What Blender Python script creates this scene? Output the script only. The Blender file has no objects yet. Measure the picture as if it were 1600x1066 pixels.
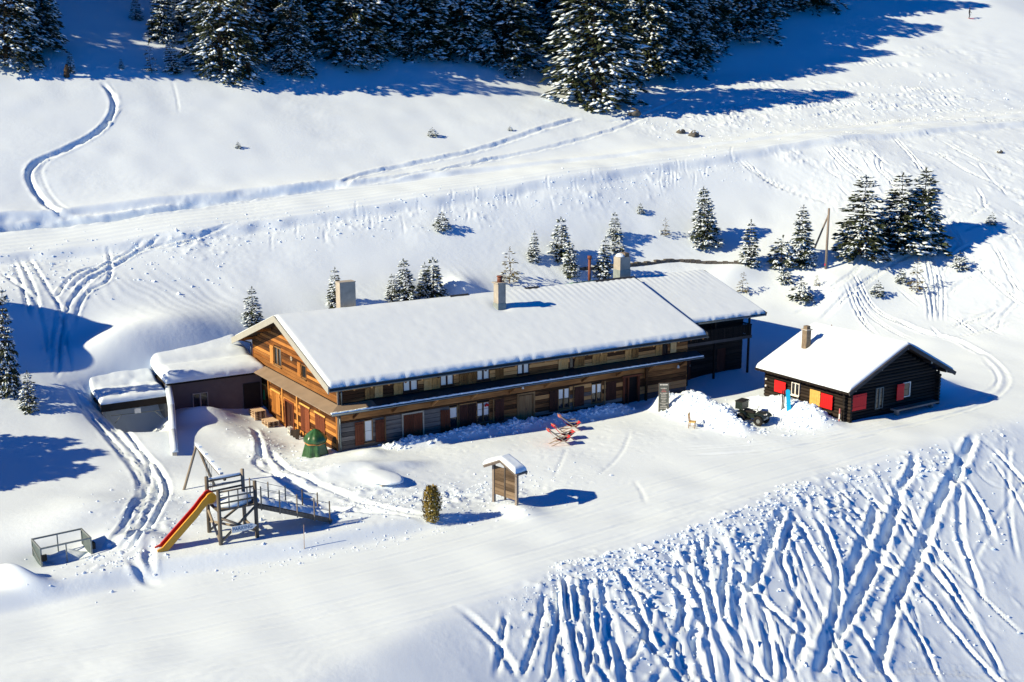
import bpy, bmesh, math, random
import numpy as np
from mathutils import Vector, Matrix

# ---------------------------------------------------------------- camera, sky, sun, exposure
scene = bpy.context.scene
COL = scene.collection
R = math.radians

cam_data = bpy.data.cameras.new('camera')
cam_data.sensor_width = 36.0
cam_data.lens = 40.5
cam_data.clip_start = 0.5
cam_data.clip_end = 3000
cam = bpy.data.objects.new('camera', cam_data)
COL.objects.link(cam)
cam.location = (-27.402, -62.563, 21.515)
cam.rotation_euler = (R(90 - 11.991), 0, R(-32.505))
scene.camera = cam

SUN_EL = 29.0                        # degrees above the horizon
SHADOW = Vector((0.9925, -0.122, 0))  # the way shadows fall on level ground
world = bpy.data.worlds.new('World')
scene.world = world
world.use_nodes = True
wn = world.node_tree
sky = wn.nodes.new('ShaderNodeTexSky')
sky.sky_type = 'NISHITA'
sky.sun_disc = False
sky.sun_elevation = R(SUN_EL)
sky.sun_rotation = math.atan2(-SHADOW.x, -SHADOW.y)
sky.altitude = 1900
sky.air_density = 0.5
sky.dust_density = 0.0
sky.ozone_density = 10.0
hsv = wn.nodes.new('ShaderNodeHueSaturation')   # the deep mountain blue of the photograph's sky light
hsv.inputs['Saturation'].default_value = 1.55
wn.links.new(sky.outputs[0], hsv.inputs['Color'])
wn.links.new(hsv.outputs[0], wn.nodes['Background'].inputs[0])
wn.nodes['Background'].inputs[1].default_value = 0.105

sun_data = bpy.data.lights.new('sun', 'SUN')
sun_data.energy = 5.0
sun_data.angle = R(0.53)
sun_data.color = (1.0, 0.825, 0.525)
sun = bpy.data.objects.new('sun', sun_data)
COL.objects.link(sun)
sd = Vector((SHADOW.x * math.cos(R(SUN_EL)), SHADOW.y * math.cos(R(SUN_EL)), -math.sin(R(SUN_EL))))
sun.rotation_euler = sd.to_track_quat('-Z', 'Y').to_euler()
sun.location = (-60, 20, 60)

vs = scene.view_settings
vs.view_transform = 'Standard'
vs.look = 'None'
vs.exposure = 0.68
vs.gamma = 1.0
vs.use_curve_mapping = False
scene.cycles.max_bounces = 8
scene.cycles.diffuse_bounces = 4
# ---------------------------------------------------------------- the lie of the land
# X runs along the chalet's front, Y up the mountain, Z up; the chalet's front left corner is the origin.
YAW = R(32.505)
CA, SA = math.cos(YAW), math.sin(YAW)

def hash01(ix, iy, seed):
    n = (ix.astype(np.int64) * 374761393 + iy.astype(np.int64) * 668265263 + seed * 974634777) & 0x7fffffff
    n = ((n ^ (n >> 13)) * 1274126177) & 0x7fffffff
    n = ((n ^ (n >> 16)) * 668265263) & 0x7fffffff
    return (n & 0xffff) / 65535.0

def vnoise(x, y, seed=0):
    """smooth value noise in -1..1"""
    xf, yf = np.floor(x), np.floor(y)
    fx, fy = x - xf, y - yf
    xi, yi = xf.astype(np.int64), yf.astype(np.int64)
    fx = fx * fx * (3 - 2 * fx); fy = fy * fy * (3 - 2 * fy)
    a = hash01(xi, yi, seed); b = hash01(xi + 1, yi, seed)
    c = hash01(xi, yi + 1, seed); d = hash01(xi + 1, yi + 1, seed)
    return ((a + (b - a) * fx) * (1 - fy) + (c + (d - c) * fx) * fy) * 2 - 1

def sstep(e0, e1, v):
    k = np.clip((v - e0) / (e1 - e0), 0, 1)
    return k * k * (3 - 2 * k)

S_NODES = np.array([-60, -14, -7, -3, 0, 10, 26, 34, 40, 50, 62, 76, 104, 160.])
T_NODES = np.array([-14, -9, -4, 1, 6, 10, 13.5, 17, 21, 31, 38, 60, 100, 160, 260.])
Z_NODES = np.array([
    # -60   -14    -7    -3     0    10    26    34    40    50    62    76   104   160
    [ 0.0,  0.0,  0.0,  0.0,  0.0,  0.0,  0.0,  0.0,  0.0,  0.0,  0.0,  0.3,  0.6,  1.5],   # -14
    [ 0.3,  0.2,  0.1,  0.0,  0.1,  0.0,  0.0,  0.0,  0.0,  0.0,  0.2,  1.2,  2.0,  4.0],   # -9
    [ 0.8,  0.5,  0.2,  0.0,  0.3,  0.1,  0.0,  0.1,  0.0,  0.0,  0.6,  2.4,  4.0,  7.0],   # -4
    [ 1.4,  0.8,  0.3, -0.2,  0.2,  0.1,  0.1,  0.6,  0.4,  0.3,  1.6,  4.2,  6.2, 10.0],   # 1
    [ 2.2,  1.3,  0.5, -0.5, -0.3,  0.0,  0.2,  1.1,  1.1,  1.2,  3.2,  6.4,  8.6, 12.5],   # 6
    [ 3.2,  2.0,  0.5, -0.5, -0.3,  0.2,  0.4,  1.6,  1.9,  2.6,  5.0,  8.2, 10.6, 14.5],   # 10
    [ 4.4,  3.2,  1.4,  0.6,  0.5,  0.6,  1.0,  2.4,  2.8,  4.0,  6.6,  9.8, 12.2, 16.0],   # 13.5
    [ 6.2,  5.4,  4.2,  4.0,  3.6,  3.4,  3.6,  3.6,  4.0,  5.6,  8.3, 11.4, 13.6, 17.5],   # 17
    [ 7.4,  7.0,  6.3,  6.2,  6.1,  6.1,  6.3,  6.3,  6.5,  7.4, 10.2, 13.2, 15.0, 18.6],   # 21
    [ 7.6,  9.9, 10.5, 10.8, 11.1, 11.9, 13.2, 13.9, 14.4, 15.2, 16.1, 17.2, 18.3, 21.0],   # 31
    [ 9.6, 11.5, 12.0, 12.2, 12.5, 13.1, 14.1, 14.5, 14.9, 15.5, 16.3, 17.4, 18.7, 21.6],   # 38
    [22.0, 23.2, 23.4, 23.4, 23.5, 23.6, 23.7, 23.8, 23.9, 23.6, 22.9, 23.6, 26.8, 33.0],   # 60
    [42.0, 42.0, 42.0, 42.0, 42.0, 42.0, 42.0, 42.0, 42.0, 42.0, 41.5, 42.0, 45.0, 50.0],   # 100
    [66.0, 66.0, 66.0, 66.0, 66.0, 66.0, 66.0, 66.0, 66.0, 66.0, 66.0, 66.0, 68.0, 71.0],   # 160
    [99.0, 99.0, 99.0, 99.0, 99.0, 99.0, 99.0, 99.0, 99.0, 99.0, 99.0, 99.0, 99.0, 99.0],   # 260
])
CS0, CT0, CSTEP = -130.0, -130.0, 1.0
CNS, CNT = 381, 401

def make_coarse():
    s = CS0 + CSTEP * np.arange(CNS); t = CT0 + CSTEP * np.arange(CNT)
    rows = np.array([np.interp(s, S_NODES, row) for row in Z_NODES])          # (nt, CNS)
    z = np.array([np.interp(t, T_NODES, rows[:, i]) for i in range(CNS)]).T   # (CNT, CNS)
    def blur(arr, sig, axis):
        r = int(sig * 3); k = np.exp(-0.5 * (np.arange(-r, r + 1) / sig) ** 2); k /= k.sum()
        pad = [(0, 0), (0, 0)]; pad[axis] = (r, r)
        p = np.pad(arr, pad, mode='edge')
        out = np.zeros_like(arr)
        for i, w in enumerate(k):
            out += w * (p[i:i + arr.shape[0], :] if axis == 0 else p[:, i:i + arr.shape[1]])
        return out
    return blur(blur(z, 1.3, 0), 2.0, 1)
COARSE = make_coarse()

def cubic_w(f):
    return [(-f ** 3 + 2 * f * f - f) / 2, (3 * f ** 3 - 5 * f * f + 2) / 2, (-3 * f ** 3 + 4 * f * f + f) / 2, (f ** 3 - f * f) / 2]

def coarse(s, t):
    u = np.clip((s - CS0) / CSTEP, 1, CNS - 3.001); v = np.clip((t - CT0) / CSTEP, 1, CNT - 3.001)
    i = u.astype(int); j = v.astype(int)
    wu, wv = cubic_w(u - i), cubic_w(v - j)
    z = 0
    for b in range(4):
        row = 0
        for a in range(4):
            row = row + wu[a] * COARSE[j + b - 1, i + a - 1]
        z = z + wv[b] * row
    return z

def edge_t(s):
    """the outer edge of the lower road"""
    return np.interp(s, [-60, -12.8, -4.5, 2.5, 11, 23.2, 42.3, 60, 120], [-31, -24.9, -22.5, -21.2, -20.4, -18.3, -17.2, -17.5, -19])

# heaps and hollows of snow, and added shade casters out of view: x, y, radius x, radius y, turn, height
MOUNDS = [
    (24.6, -4.6, 1.3, 1.9, 0.1, 1.5), (24.6, -7.4, 0.9, 1.4, 0.1, 0.95), (23.6, -2.2, 0.9, 0.7, 0, 0.9), (26.0, -2.6, 1.3, 0.9, 0, 0.9),
    (26.6, -5.6, 0.6, 0.5, 0, 0.5), (24.4, -9.2, 0.7, 0.7, 0, 0.4),
    (29.6, -7.6, 1.4, 2.0, 0, 1.15), (30.2, -10.0, 1.2, 1.5, 0, 0.9), (29.6, -5.0, 1.0, 1.2, 0, 0.5),
    (-4.6, 7.4, 2.7, 2.5, 0.5, 0.75), (-3.8, 4.0, 1.5, 1.6, 0.3, 0.5), (-9.2, 11.0, 1.9, 1.9, 0, -1.4), (-9.0, 6.5, 1.8, 2.2, 0, 0.25),
    (-1.6, -4.4, 2.2, 1.0, 0.1, 0.4), (1.6, -4.9, 1.6, 0.7, 0.1, 0.3), (-0.5, -6.2, 0.9, 1.3, 0.1, 0.35), (1.2, -1.6, 0.9, 0.8, 0, 0.25),
    (-6.5, -4.0, 2.5, 1.5, 0, 0.25), (-18.0, -8.6, 2.3, 1.3, 0.2, -0.45), (-20.5, -10.8, 1.3, 0.45, -0.75, 0.8), (-14.6, -9.2, 1.6, 0.8, -0.6, 0.4),
    (-15.8, -5.0, 3.0, 2.2, 0.2, 0.4), (-12.5, -2.0, 2.0, 2.0, 0, -0.2),
    (44.0, -8.5, 2.2, 1.6, 0.3, 1.1), (43.2, -5.0, 2.0, 2.0, 0, 1.3),
    (4.0, -14.1, 0.9, 1.3, 0, 0.3), (-11.0, 18.6, 3.6, 3.6, 0.3, -0.9), (-22.5, 20.4, 3.1, 3.0, 0.4, 6.6), (-20.6, 17.0, 1.8, 1.6, 0, 3.0), (-24.5, 23.5, 2.5, 1.8, 0, 4.5), (-9.0, 16.9, 3.0, 1.8, 0, 1.2), (-4.2, 17.0, 4.0, 1.7, 0, 1.1), (-4.7, 10.9, 2.2, 1.1, 0, 0.9), (-9.1, 13.3, 1.8, 1.4, 0, -2.3), (-4.0, 18.8, 6.0, 2.2, 0.05, 0.9),  # the tall heaps past the left edge are unseen, added to cast shade
    (20.5, 20.0, 1.6, 1.4, 0, 0.8), (17.0, 20.5, 1.2, 1.2, 0, -0.6), (47.5, 16.5, 3.0, 1.5, 0, 0.6), (55, 10, 4, 2.5, 0.3, 0.7), (62, 13, 3, 2, 0.2, 0.5),
]

def land(s, t):
    """height of the snow without tracks and crumbs"""
    z = coarse(s, t)
    d = edge_t(s) - t
    steep = np.interp(s, [-30, -8, 6], [0.36, 0.42, 0.60])
    drop = steep * (np.sqrt(d * d + 0.5) + d) / 2
    z = z - drop * 1.0
    # step from the playground field down to the road
    st_t = np.interp(s, [-30, -14.5, -8, 0, 3.5], [-12.2, -12.3, -13.2, -13.4, -13.5])
    z = z + (0.55 * sstep(4.5, -3, s)) * sstep(-0.5, 0.5, (t - st_t) / 1.1) * sstep(2.0, -6.0, t)
    for (x, y, rx, ry, rot, h) in MOUNDS:
        c, q = math.cos(rot), math.sin(rot)
        dx, dy = s - x, t - y
        e = ((dx * c + dy * q) / rx) ** 2 + ((-dx * q + dy * c) / ry) ** 2
        z = z + h * np.exp(-e)
    # snow thrown off the roof along the chalet's front
    z = z + 0.55 * np.exp(-((t + 1.0) / 0.75) ** 2) * sstep(2.2, 4.5, s) * sstep(22.0, 20.0, s) * (0.75 + 0.35 * vnoise(s * 0.9, t * 0.9, 5))
    # wide soft swells
    z = z + 0.16 * vnoise(s * 0.13, t * 0.13, 1) * sstep(-14, 20, np.abs(t + 14) - 6) + 0.05 * vnoise(s * 0.45, t * 0.45, 2)
    # the upper road is a groomed shelf: a cut bank above it, a crumbling shoulder below it
    lo_ = np.interp(s, [-60, 0, 60, 120], [30.2, 30.5, 30.6, 30.2]) + 0.25 * vnoise(s * 0.6, s * 0 + 1, 8)
    hi_ = np.interp(s, [-60, 0, 60, 120], [37.3, 37.0, 35.0, 32.6]) + 0.2 * vnoise(s * 0.5, s * 0 + 2, 9)
    z = z + np.interp(s, [-20, 20, 60], [0.75, 0.5, 0.3]) * sstep(-0.1, 0.7, t - hi_) * np.exp(-np.clip(t - hi_, 0, 99) / 5.0)
    z = z - 0.45 * sstep(0.1, -1.0, t - lo_) * np.exp(-np.clip(lo_ - t, 0, 99) / 4.0)
    return z
# ---------------------------------------------------------------- where things stand
TRACKS = [
(0.28,0.32,0.19,0.4,[(37.1,-17.7),(33.1,-19.6),(30.0,-20.9),(27.7,-22.0),(25.8,-23.0),(23.8,-24.0),(21.0,-25.3),(18.8,-26.5),(16.8,-27.8),(14.9,-29.0)]),
(0.20,0.23,0.13,0.4,[(24.2,-22.8),(24.1,-24.5),(23.8,-26.4),(23.5,-28.1),(23.2,-29.2),(22.4,-30.7)]),
(0.16,0.16,0.09,0.4,[(20.5,-25.0),(19.3,-27.0),(19.1,-28.1),(18.4,-29.6),(18.1,-30.2)]),
(0.23,0.25,0.15,0.4,[(24.3,-20.6),(22.2,-22.0),(20.5,-22.9),(17.8,-24.4)]),
(0.26,0.30,0.18,0.4,[(26.6,-20.3),(24.7,-21.6),(21.4,-23.4),(18.6,-24.9),(16.1,-26.2),(13.6,-27.3),(11.1,-28.7)]),
(0.22,0.27,0.16,0.4,[(19.1,-20.7),(18.8,-21.8),(17.8,-23.5),(16.4,-25.0),(15.0,-26.2),(13.1,-27.2),(10.9,-28.7)]),
(0.22,0.25,0.15,0.4,[(17.3,-20.1),(15.1,-21.5),(13.0,-22.9),(11.5,-23.9),(9.9,-24.3)]),
(0.17,0.22,0.13,0.4,[(17.6,-20.6),(15.0,-22.3),(13.6,-23.5)]),
(0.15,0.22,0.13,0.4,[(10.4,-20.7),(9.8,-21.9),(8.9,-22.6)]),
(0.13,0.19,0.11,0.4,[(11.2,-20.8),(10.5,-21.6),(9.1,-22.6)]),
(0.17,0.23,0.13,0.4,[(11.5,-21.8),(10.6,-22.9),(9.2,-24.0),(8.3,-25.3)]),
(0.20,0.26,0.15,0.4,[(4.7,-21.6),(4.3,-23.0),(4.1,-24.0),(3.6,-25.4),(3.2,-26.4)]),
(0.17,0.20,0.12,0.4,[(4.3,-21.5),(4.7,-23.0),(5.3,-24.4),(6.2,-24.9)]),
(0.12,0.19,0.11,0.4,[(1.7,-21.4),(0.6,-23.2),(0.1,-24.2),(-0.5,-25.6),(-1.2,-26.8)]),
(0.11,0.17,0.10,0.4,[(2.0,-21.7),(1.2,-23.2),(-0.2,-24.9)]),
(0.12,0.19,0.11,0.4,[(2.5,-22.0),(1.7,-23.3),(0.7,-25.0),(-1.0,-26.9)]),
(0.12,0.19,0.11,0.4,[(0.3,-21.9),(-0.8,-23.3),(-2.1,-24.7),(-3.9,-26.3)]),
(0.12,0.19,0.11,0.4,[(1.0,-21.8),(0.0,-23.5),(-1.5,-25.1),(-2.8,-26.6)]),
(0.15,0.20,0.12,0.4,[(3.3,-22.0),(2.7,-23.4),(1.4,-25.1),(0.2,-27.0)]),
(0.13,0.16,0.09,0.4,[(-2.5,-23.0),(-3.6,-24.4),(-4.9,-26.0)]),
(0.17,0.16,0.09,0.4,[(-4.5,-22.3),(-4.1,-23.5),(-3.8,-24.7),(-4.0,-26.4)]),
(0.22,0.26,0.15,0.4,[(10.7,-25.3),(9.9,-26.6),(8.5,-28.3)]),
(0.20,0.24,0.14,0.4,[(13.0,-25.7),(11.9,-27.0),(10.1,-28.1)]),
(0.22,0.24,0.14,0.4,[(7.4,-24.6),(5.9,-25.7),(4.2,-27.5)]),
(0.20,0.23,0.13,0.4,[(5.3,-24.9),(4.8,-26.3),(3.6,-27.4)]),
(0.17,0.20,0.12,0.4,[(23.9,-19.0),(24.0,-20.3),(24.6,-21.4),(24.3,-23.0)]),
(0.20,0.22,0.13,0.4,[(30.8,-18.0),(28.9,-19.4),(26.1,-20.4)]),
(0.11,0.11,0.06,0.4,[(10.4,-28.7),(12.6,-28.9),(16.2,-29.1),(19.6,-29.7),(23.8,-31.0)]),
(0.11,0.09,0.05,0.4,[(10.3,-28.8),(12.4,-29.1),(16.0,-29.3),(19.4,-29.9),(23.6,-31.1)]),
(0.13,0.07,0.04,0.4,[(37.3,-21.4),(32.3,-23.1),(27.5,-25.0)]),
(0.13,0.07,0.04,0.4,[(34.3,-19.5),(34.0,-21.1),(35.4,-21.6),(37.0,-21.6)]),
(0.17,0.07,0.04,0.4,[(39.6,-18.6),(35.9,-21.1),(32.4,-23.9),(30.6,-25.7)]),
(0.24,0.36,0.12,0.2,[(1.4,58.5),(1.7,56.2),(1.4,54.2),(0.3,51.8),(-0.9,50.2),(-2.4,48.8),(-4.5,47.3),(-6.4,46.1),(-7.8,45.4),(-8.7,44.2),(-9.0,42.9),(-8.9,41.0),(-8.6,39.5),(-8.2,37.4),(-7.3,37.1)]),
(0.12,0.08,0.08,0.3,[(2.1,58.8),(2.0,54.9),(1.4,53.3),(-0.7,49.9),(-3.6,47.4),(-6.2,45.9),(-7.5,44.8),(-8.0,43.2),(-7.9,40.8),(-7.5,38.3),(-7.0,37.1)]),
(0.50,0.42,0.10,0.3,[(-13.1,36.4),(-9.7,36.5),(-7.3,36.0),(-2.3,35.6),(4.5,36.1),(11.7,36.4),(17.4,36.6)]),
(0.70,0.60,0.08,0.3,[(-13.1,36.2),(-9.7,36.2),(-7.3,35.9),(-2.3,35.4),(4.5,36.1)]),
(0.30,0.25,0.10,0.2,[(-12.8,37.4),(-9.5,37.3),(-6.2,36.4)]),
(0.30,0.25,0.12,0.3,[(17.1,36.5),(19.7,38.5),(25.7,39.6),(32.2,40.7),(38.9,42.7),(45.4,45.1),(51.9,47.5)]),
(0.25,0.20,0.10,0.3,[(18.7,36.6),(21.4,36.5),(25.9,37.4),(30.3,37.4),(34.3,39.2),(37.5,39.2)]),
(0.25,0.18,0.10,0.3,[(27.0,36.8),(32.7,39.0),(39.3,39.6),(45.2,41.0),(53.8,43.2),(62.0,47.6)]),
(0.25,0.18,0.10,0.2,[(55.2,46.3),(60.2,46.7),(69.4,51.7),(76.5,55.1)]),
(0.09,0.09,0.03,0.9,[(8.5,59.1),(8.3,57.8),(7.8,55.2),(7.1,52.7)]),
(0.13,0.16,0.10,0.6,[(-12.4,30.2),(-12.4,27.7),(-12.4,24.4),(-12.8,21.6),(-12.9,19.6),(-13.4,16.6)]),
(0.13,0.16,0.10,0.6,[(-12.8,30.0),(-13.1,26.0),(-13.4,22.3),(-13.5,20.9)]),
(0.13,0.16,0.10,0.6,[(-11.7,30.2),(-11.6,26.9),(-11.4,23.5),(-11.2,21.6),(-11.8,17.8),(-12.2,15.4)]),
(0.13,0.16,0.10,0.6,[(-5.9,30.1),(-6.1,28.6),(-6.7,26.0),(-7.5,24.7),(-8.7,24.4),(-10.1,22.2),(-10.8,20.3)]),
(0.13,0.16,0.10,0.6,[(-3.0,30.3),(-4.6,29.1),(-6.3,28.1),(-8.7,26.3),(-10.3,24.3)]),
(0.13,0.16,0.10,0.6,[(-1.7,30.4),(-3.9,28.9),(-6.0,27.5),(-7.8,26.2),(-9.8,23.7)]),
(0.13,0.16,0.10,0.6,[(-6.9,27.7),(-8.4,27.4),(-10.2,25.6),(-11.5,23.0)]),
(0.13,0.16,0.10,0.6,[(-7.0,26.6),(-8.6,25.8),(-10.4,23.0),(-11.7,20.4),(-12.8,16.0)]),
(0.13,0.16,0.10,0.6,[(4.3,30.7),(2.4,30.1),(0.1,29.6),(-2.5,29.5),(-5.3,28.3)]),
(0.13,0.16,0.10,0.6,[(2.5,30.2),(-0.6,28.9),(-3.5,29.3)]),
(0.13,0.16,0.10,0.6,[(-14.1,28.2),(-13.6,26.1),(-12.9,24.4),(-12.7,22.3)]),
(0.13,0.16,0.10,0.6,[(-11.2,21.6),(-12.2,18.0),(-13.2,14.9)]),
(0.13,0.16,0.10,0.6,[(-11.6,22.3),(-12.6,18.9),(-13.5,15.4)]),
(0.13,0.17,0.06,0.1,[(-12.8,14.4),(-12.5,12.3),(-12.1,9.8),(-12.0,6.1),(-11.9,3.2),(-12.0,0.4),(-12.8,-3.0),(-14.3,-6.5),(-15.5,-8.5),(-16.3,-9.6)]),
(0.13,0.17,0.06,0.1,[(-12.7,14.4),(-12.3,12.4),(-11.9,9.9),(-11.8,6.1),(-11.7,3.1),(-11.8,0.3),(-12.6,-3.1),(-14.1,-6.5),(-15.4,-8.7),(-16.2,-9.8)]),
(0.13,0.17,0.06,0.1,[(-12.6,14.4),(-12.2,12.4),(-11.8,10.1),(-11.7,6.0),(-11.5,3.0),(-11.6,0.3),(-12.5,-3.2),(-13.9,-6.6),(-15.3,-8.9),(-16.1,-9.8)]),
(0.13,0.17,0.06,0.1,[(-12.5,14.4),(-12.1,12.5),(-11.5,10.3),(-11.5,6.0),(-11.3,2.9),(-11.4,0.2),(-12.3,-3.3),(-13.8,-6.6),(-15.1,-9.0),(-16.0,-9.9)]),
(0.13,0.17,0.06,0.1,[(-12.4,14.4),(-12.0,12.6),(-11.3,10.5),(-11.3,5.9),(-11.1,2.9),(-11.3,0.1),(-12.1,-3.4),(-13.6,-6.7),(-15.0,-9.2),(-15.9,-10.0)]),
(0.13,0.17,0.06,0.1,[(-12.4,14.4),(-11.9,12.7),(-11.2,10.8),(-11.2,5.9),(-11.0,2.8),(-11.1,0.1),(-12.0,-3.5),(-13.5,-6.7),(-14.9,-9.2),(-15.8,-10.1)]),
(0.13,0.17,0.06,0.1,[(-12.3,14.4),(-11.8,12.8),(-10.9,11.2),(-11.1,5.8),(-10.8,2.8),(-11.0,-0.0),(-11.9,-3.6),(-13.3,-6.7),(-14.8,-9.3),(-15.7,-10.2)]),
(0.13,0.17,0.06,0.1,[(-12.2,14.4),(-11.5,13.0),(-10.3,13.2),(-10.9,5.7),(-10.6,2.7),(-10.7,-0.2),(-11.6,-3.8),(-13.1,-6.8),(-14.6,-9.4),(-15.5,-10.3)]),
(0.13,0.17,0.06,0.1,[(-12.1,14.5),(-11.5,13.1),(-10.1,13.4),(-10.8,5.7),(-10.4,2.7),(-10.6,-0.2),(-11.5,-3.8),(-13.0,-6.8),(-14.5,-9.5),(-15.4,-10.3)]),
(0.12,0.10,0.04,0.1,[(-10.5,4.6),(-10.9,1.9),(-11.9,-1.0),(-13.6,-5.5),(-14.6,-7.0)]),
(0.22,0.16,0.06,0.8,[(-2.3,9.0),(-3.1,5.9),(-3.9,3.0),(-4.5,1.9),(-5.3,0.4)]),
(0.22,0.16,0.06,0.8,[(-3.9,3.9),(-4.1,1.8),(-4.9,-1.3),(-5.6,-4.6)]),
(0.22,0.16,0.06,0.8,[(-3.4,3.0),(-3.8,0.0),(-4.5,-4.7),(-3.7,-6.4),(-3.0,-9.1)]),
(0.22,0.16,0.06,0.8,[(-4.8,1.4),(-5.4,-2.3),(-5.1,-5.3),(-4.5,-7.5)]),
(0.22,0.16,0.06,0.8,[(-10.7,-6.1),(-10.4,-7.2),(-9.2,-6.8)]),
(0.22,0.16,0.06,0.8,[(-5.1,-8.9),(-4.4,-10.6),(-2.8,-11.6),(-1.3,-13.1)]),
(0.22,0.16,0.06,0.8,[(-3.8,-7.5),(-2.9,-10.4),(-1.6,-12.2),(-0.1,-13.6)]),
(0.22,0.16,0.06,0.8,[(-0.6,-10.4),(1.6,-9.9),(3.1,-10.8)]),
(0.22,0.16,0.06,0.8,[(-14.2,-9.8),(-14.9,-11.9),(-14.9,-12.8)]),
(0.22,0.16,0.06,0.8,[(-15.4,-10.9),(-15.4,-12.2),(-14.9,-13.2)]),
(0.10,0.04,0.00,0.6,[(12.6,-6.1),(10.8,-8.2),(8.5,-10.6)]),
(0.10,0.04,0.00,0.6,[(18.1,-5.5),(15.3,-8.5),(12.6,-10.5),(10.8,-11.6)]),
(0.10,0.04,0.00,0.6,[(12.3,-13.2),(11.4,-15.2),(10.3,-16.8)]),
(0.14,0.04,0.03,0.4,[(18.5,-9.9),(23.3,-11.7),(30.3,-12.8),(38.6,-12.8),(45.1,-12.2),(50.1,-10.4),(53.4,-8.0),(55.7,-4.8)]),
(0.14,0.04,0.03,0.4,[(18.2,-10.2),(22.9,-12.1),(29.9,-13.1),(38.1,-13.3),(44.6,-12.6),(49.4,-10.9),(52.7,-8.5),(55.1,-5.3)]),
(0.20,0.05,0.04,0.4,[(18.2,-11.5),(22.9,-13.3),(30.0,-14.1),(38.0,-14.4),(45.1,-13.3),(50.4,-11.1),(54.2,-8.1),(56.9,-4.3)]),
(0.16,0.01,0.01,0.4,[(-21.5,-13.8),(-15.0,-14.1),(-7.7,-14.8),(3.2,-14.5),(18.2,-12.7),(36.8,-11.6)]),
(0.16,0.02,0.01,0.4,[(-21.7,-14.7),(-15.3,-15.2),(-8.2,-16.0),(2.5,-15.6),(16.9,-14.0),(35.1,-13.0)]),
(0.16,0.02,0.01,0.4,[(-21.8,-15.5),(-15.6,-16.3),(-8.7,-17.1),(1.8,-16.8),(15.8,-15.3),(33.3,-14.4)]),
(0.16,0.01,0.01,0.4,[(-21.9,-16.5),(-15.9,-17.3),(-9.1,-18.2),(1.0,-18.0),(14.6,-16.6),(31.9,-15.6)]),
(0.16,0.03,0.01,0.4,[(-22.1,-17.4),(-16.2,-18.3),(-9.6,-19.2),(0.2,-19.2),(13.6,-17.7),(30.5,-16.8)]),
(0.16,0.02,0.01,0.4,[(-22.3,-18.4),(-16.5,-19.3),(-10.0,-20.1),(-0.5,-20.3),(12.6,-18.9),(29.3,-17.7)]),
(0.16,0.01,0.01,0.4,[(-22.4,-19.4),(-16.7,-20.2),(-10.4,-21.0),(-1.1,-21.2),(11.7,-19.9),(28.5,-18.4)]),
(0.16,0.02,0.01,0.4,[(-22.5,-20.1),(-17.0,-21.1),(-10.8,-21.9),(-1.6,-22.0),(11.1,-20.6),(27.9,-19.0)]),
(0.16,0.01,0.01,0.4,[(-22.7,-21.2),(-17.2,-22.0),(-11.1,-22.8),(-1.9,-22.6),(10.6,-21.1),(27.3,-19.5)]),
(0.30,0.20,0.10,0.6,[(56.4,-4.6),(58.1,-0.8),(56.7,0.7),(56.1,4.4)]),
(0.12,0.15,0.09,0.6,[(60.4,29.8),(60.2,27.6),(61.3,25.3),(63.3,22.7),(65.1,20.7)]),
(0.11,0.12,0.08,0.6,[(60.8,29.6),(60.7,27.3),(61.9,25.1),(63.8,22.4),(65.4,20.3)]),
(0.12,0.15,0.09,0.6,[(60.7,29.2),(60.5,26.5),(62.1,24.2)]),
(0.11,0.12,0.08,0.6,[(61.2,29.2),(60.7,26.1),(62.4,24.0)]),
(0.12,0.15,0.09,0.6,[(72.9,29.2),(71.3,25.8),(71.0,23.1),(71.0,21.8)]),
(0.11,0.12,0.08,0.6,[(73.2,28.9),(71.8,25.6),(71.3,22.9),(71.4,21.4)]),
(0.12,0.15,0.09,0.6,[(73.9,29.2),(72.4,25.4),(72.2,22.9)]),
(0.11,0.12,0.08,0.6,[(74.2,28.7),(72.9,25.0),(72.3,22.6)]),
(0.12,0.15,0.09,0.6,[(77.5,25.9),(74.3,23.4),(74.2,21.6),(72.9,19.0)]),
(0.11,0.12,0.08,0.6,[(77.9,25.4),(74.6,23.1),(74.3,21.2),(73.3,18.9)]),
(0.12,0.15,0.09,0.6,[(75.5,17.9),(73.1,13.4),(72.1,11.0),(71.4,9.7)]),
(0.11,0.12,0.08,0.6,[(75.6,17.6),(73.8,13.2),(72.5,10.7),(71.7,9.5)]),
(0.12,0.15,0.09,0.6,[(86.8,25.3),(85.1,20.4),(86.3,16.2),(88.1,14.3)]),
(0.11,0.12,0.08,0.6,[(87.0,24.8),(85.2,20.2),(86.4,16.0),(88.2,13.9)]),
(0.12,0.15,0.09,0.6,[(90.5,27.4),(89.3,21.9),(91.1,16.4)]),
(0.11,0.12,0.08,0.6,[(91.2,27.1),(90.1,21.7),(91.3,16.2)]),
(0.12,0.15,0.09,0.6,[(84.9,29.9),(82.3,25.4),(79.0,20.8)]),
(0.11,0.12,0.08,0.6,[(85.4,29.9),(82.7,25.1),(79.7,20.9)]),
(0.12,0.15,0.09,0.6,[(63.9,9.7),(64.3,8.4),(61.6,5.4),(58.9,3.1)]),
(0.11,0.12,0.08,0.6,[(64.4,9.4),(64.6,8.0),(61.9,5.2),(59.2,2.8)]),
(0.12,0.15,0.09,0.6,[(67.1,10.4),(64.3,7.3),(60.2,3.7)]),
(0.11,0.12,0.08,0.6,[(67.4,10.1),(64.5,6.9),(60.5,3.5)]),
(0.12,0.15,0.09,0.6,[(67.2,9.7),(65.2,6.9),(59.8,2.7)]),
(0.11,0.12,0.08,0.6,[(67.7,9.5),(65.3,6.5),(60.1,2.4)]),
(0.12,0.15,0.09,0.6,[(73.0,9.3),(69.1,9.3),(66.0,7.5)]),
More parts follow.
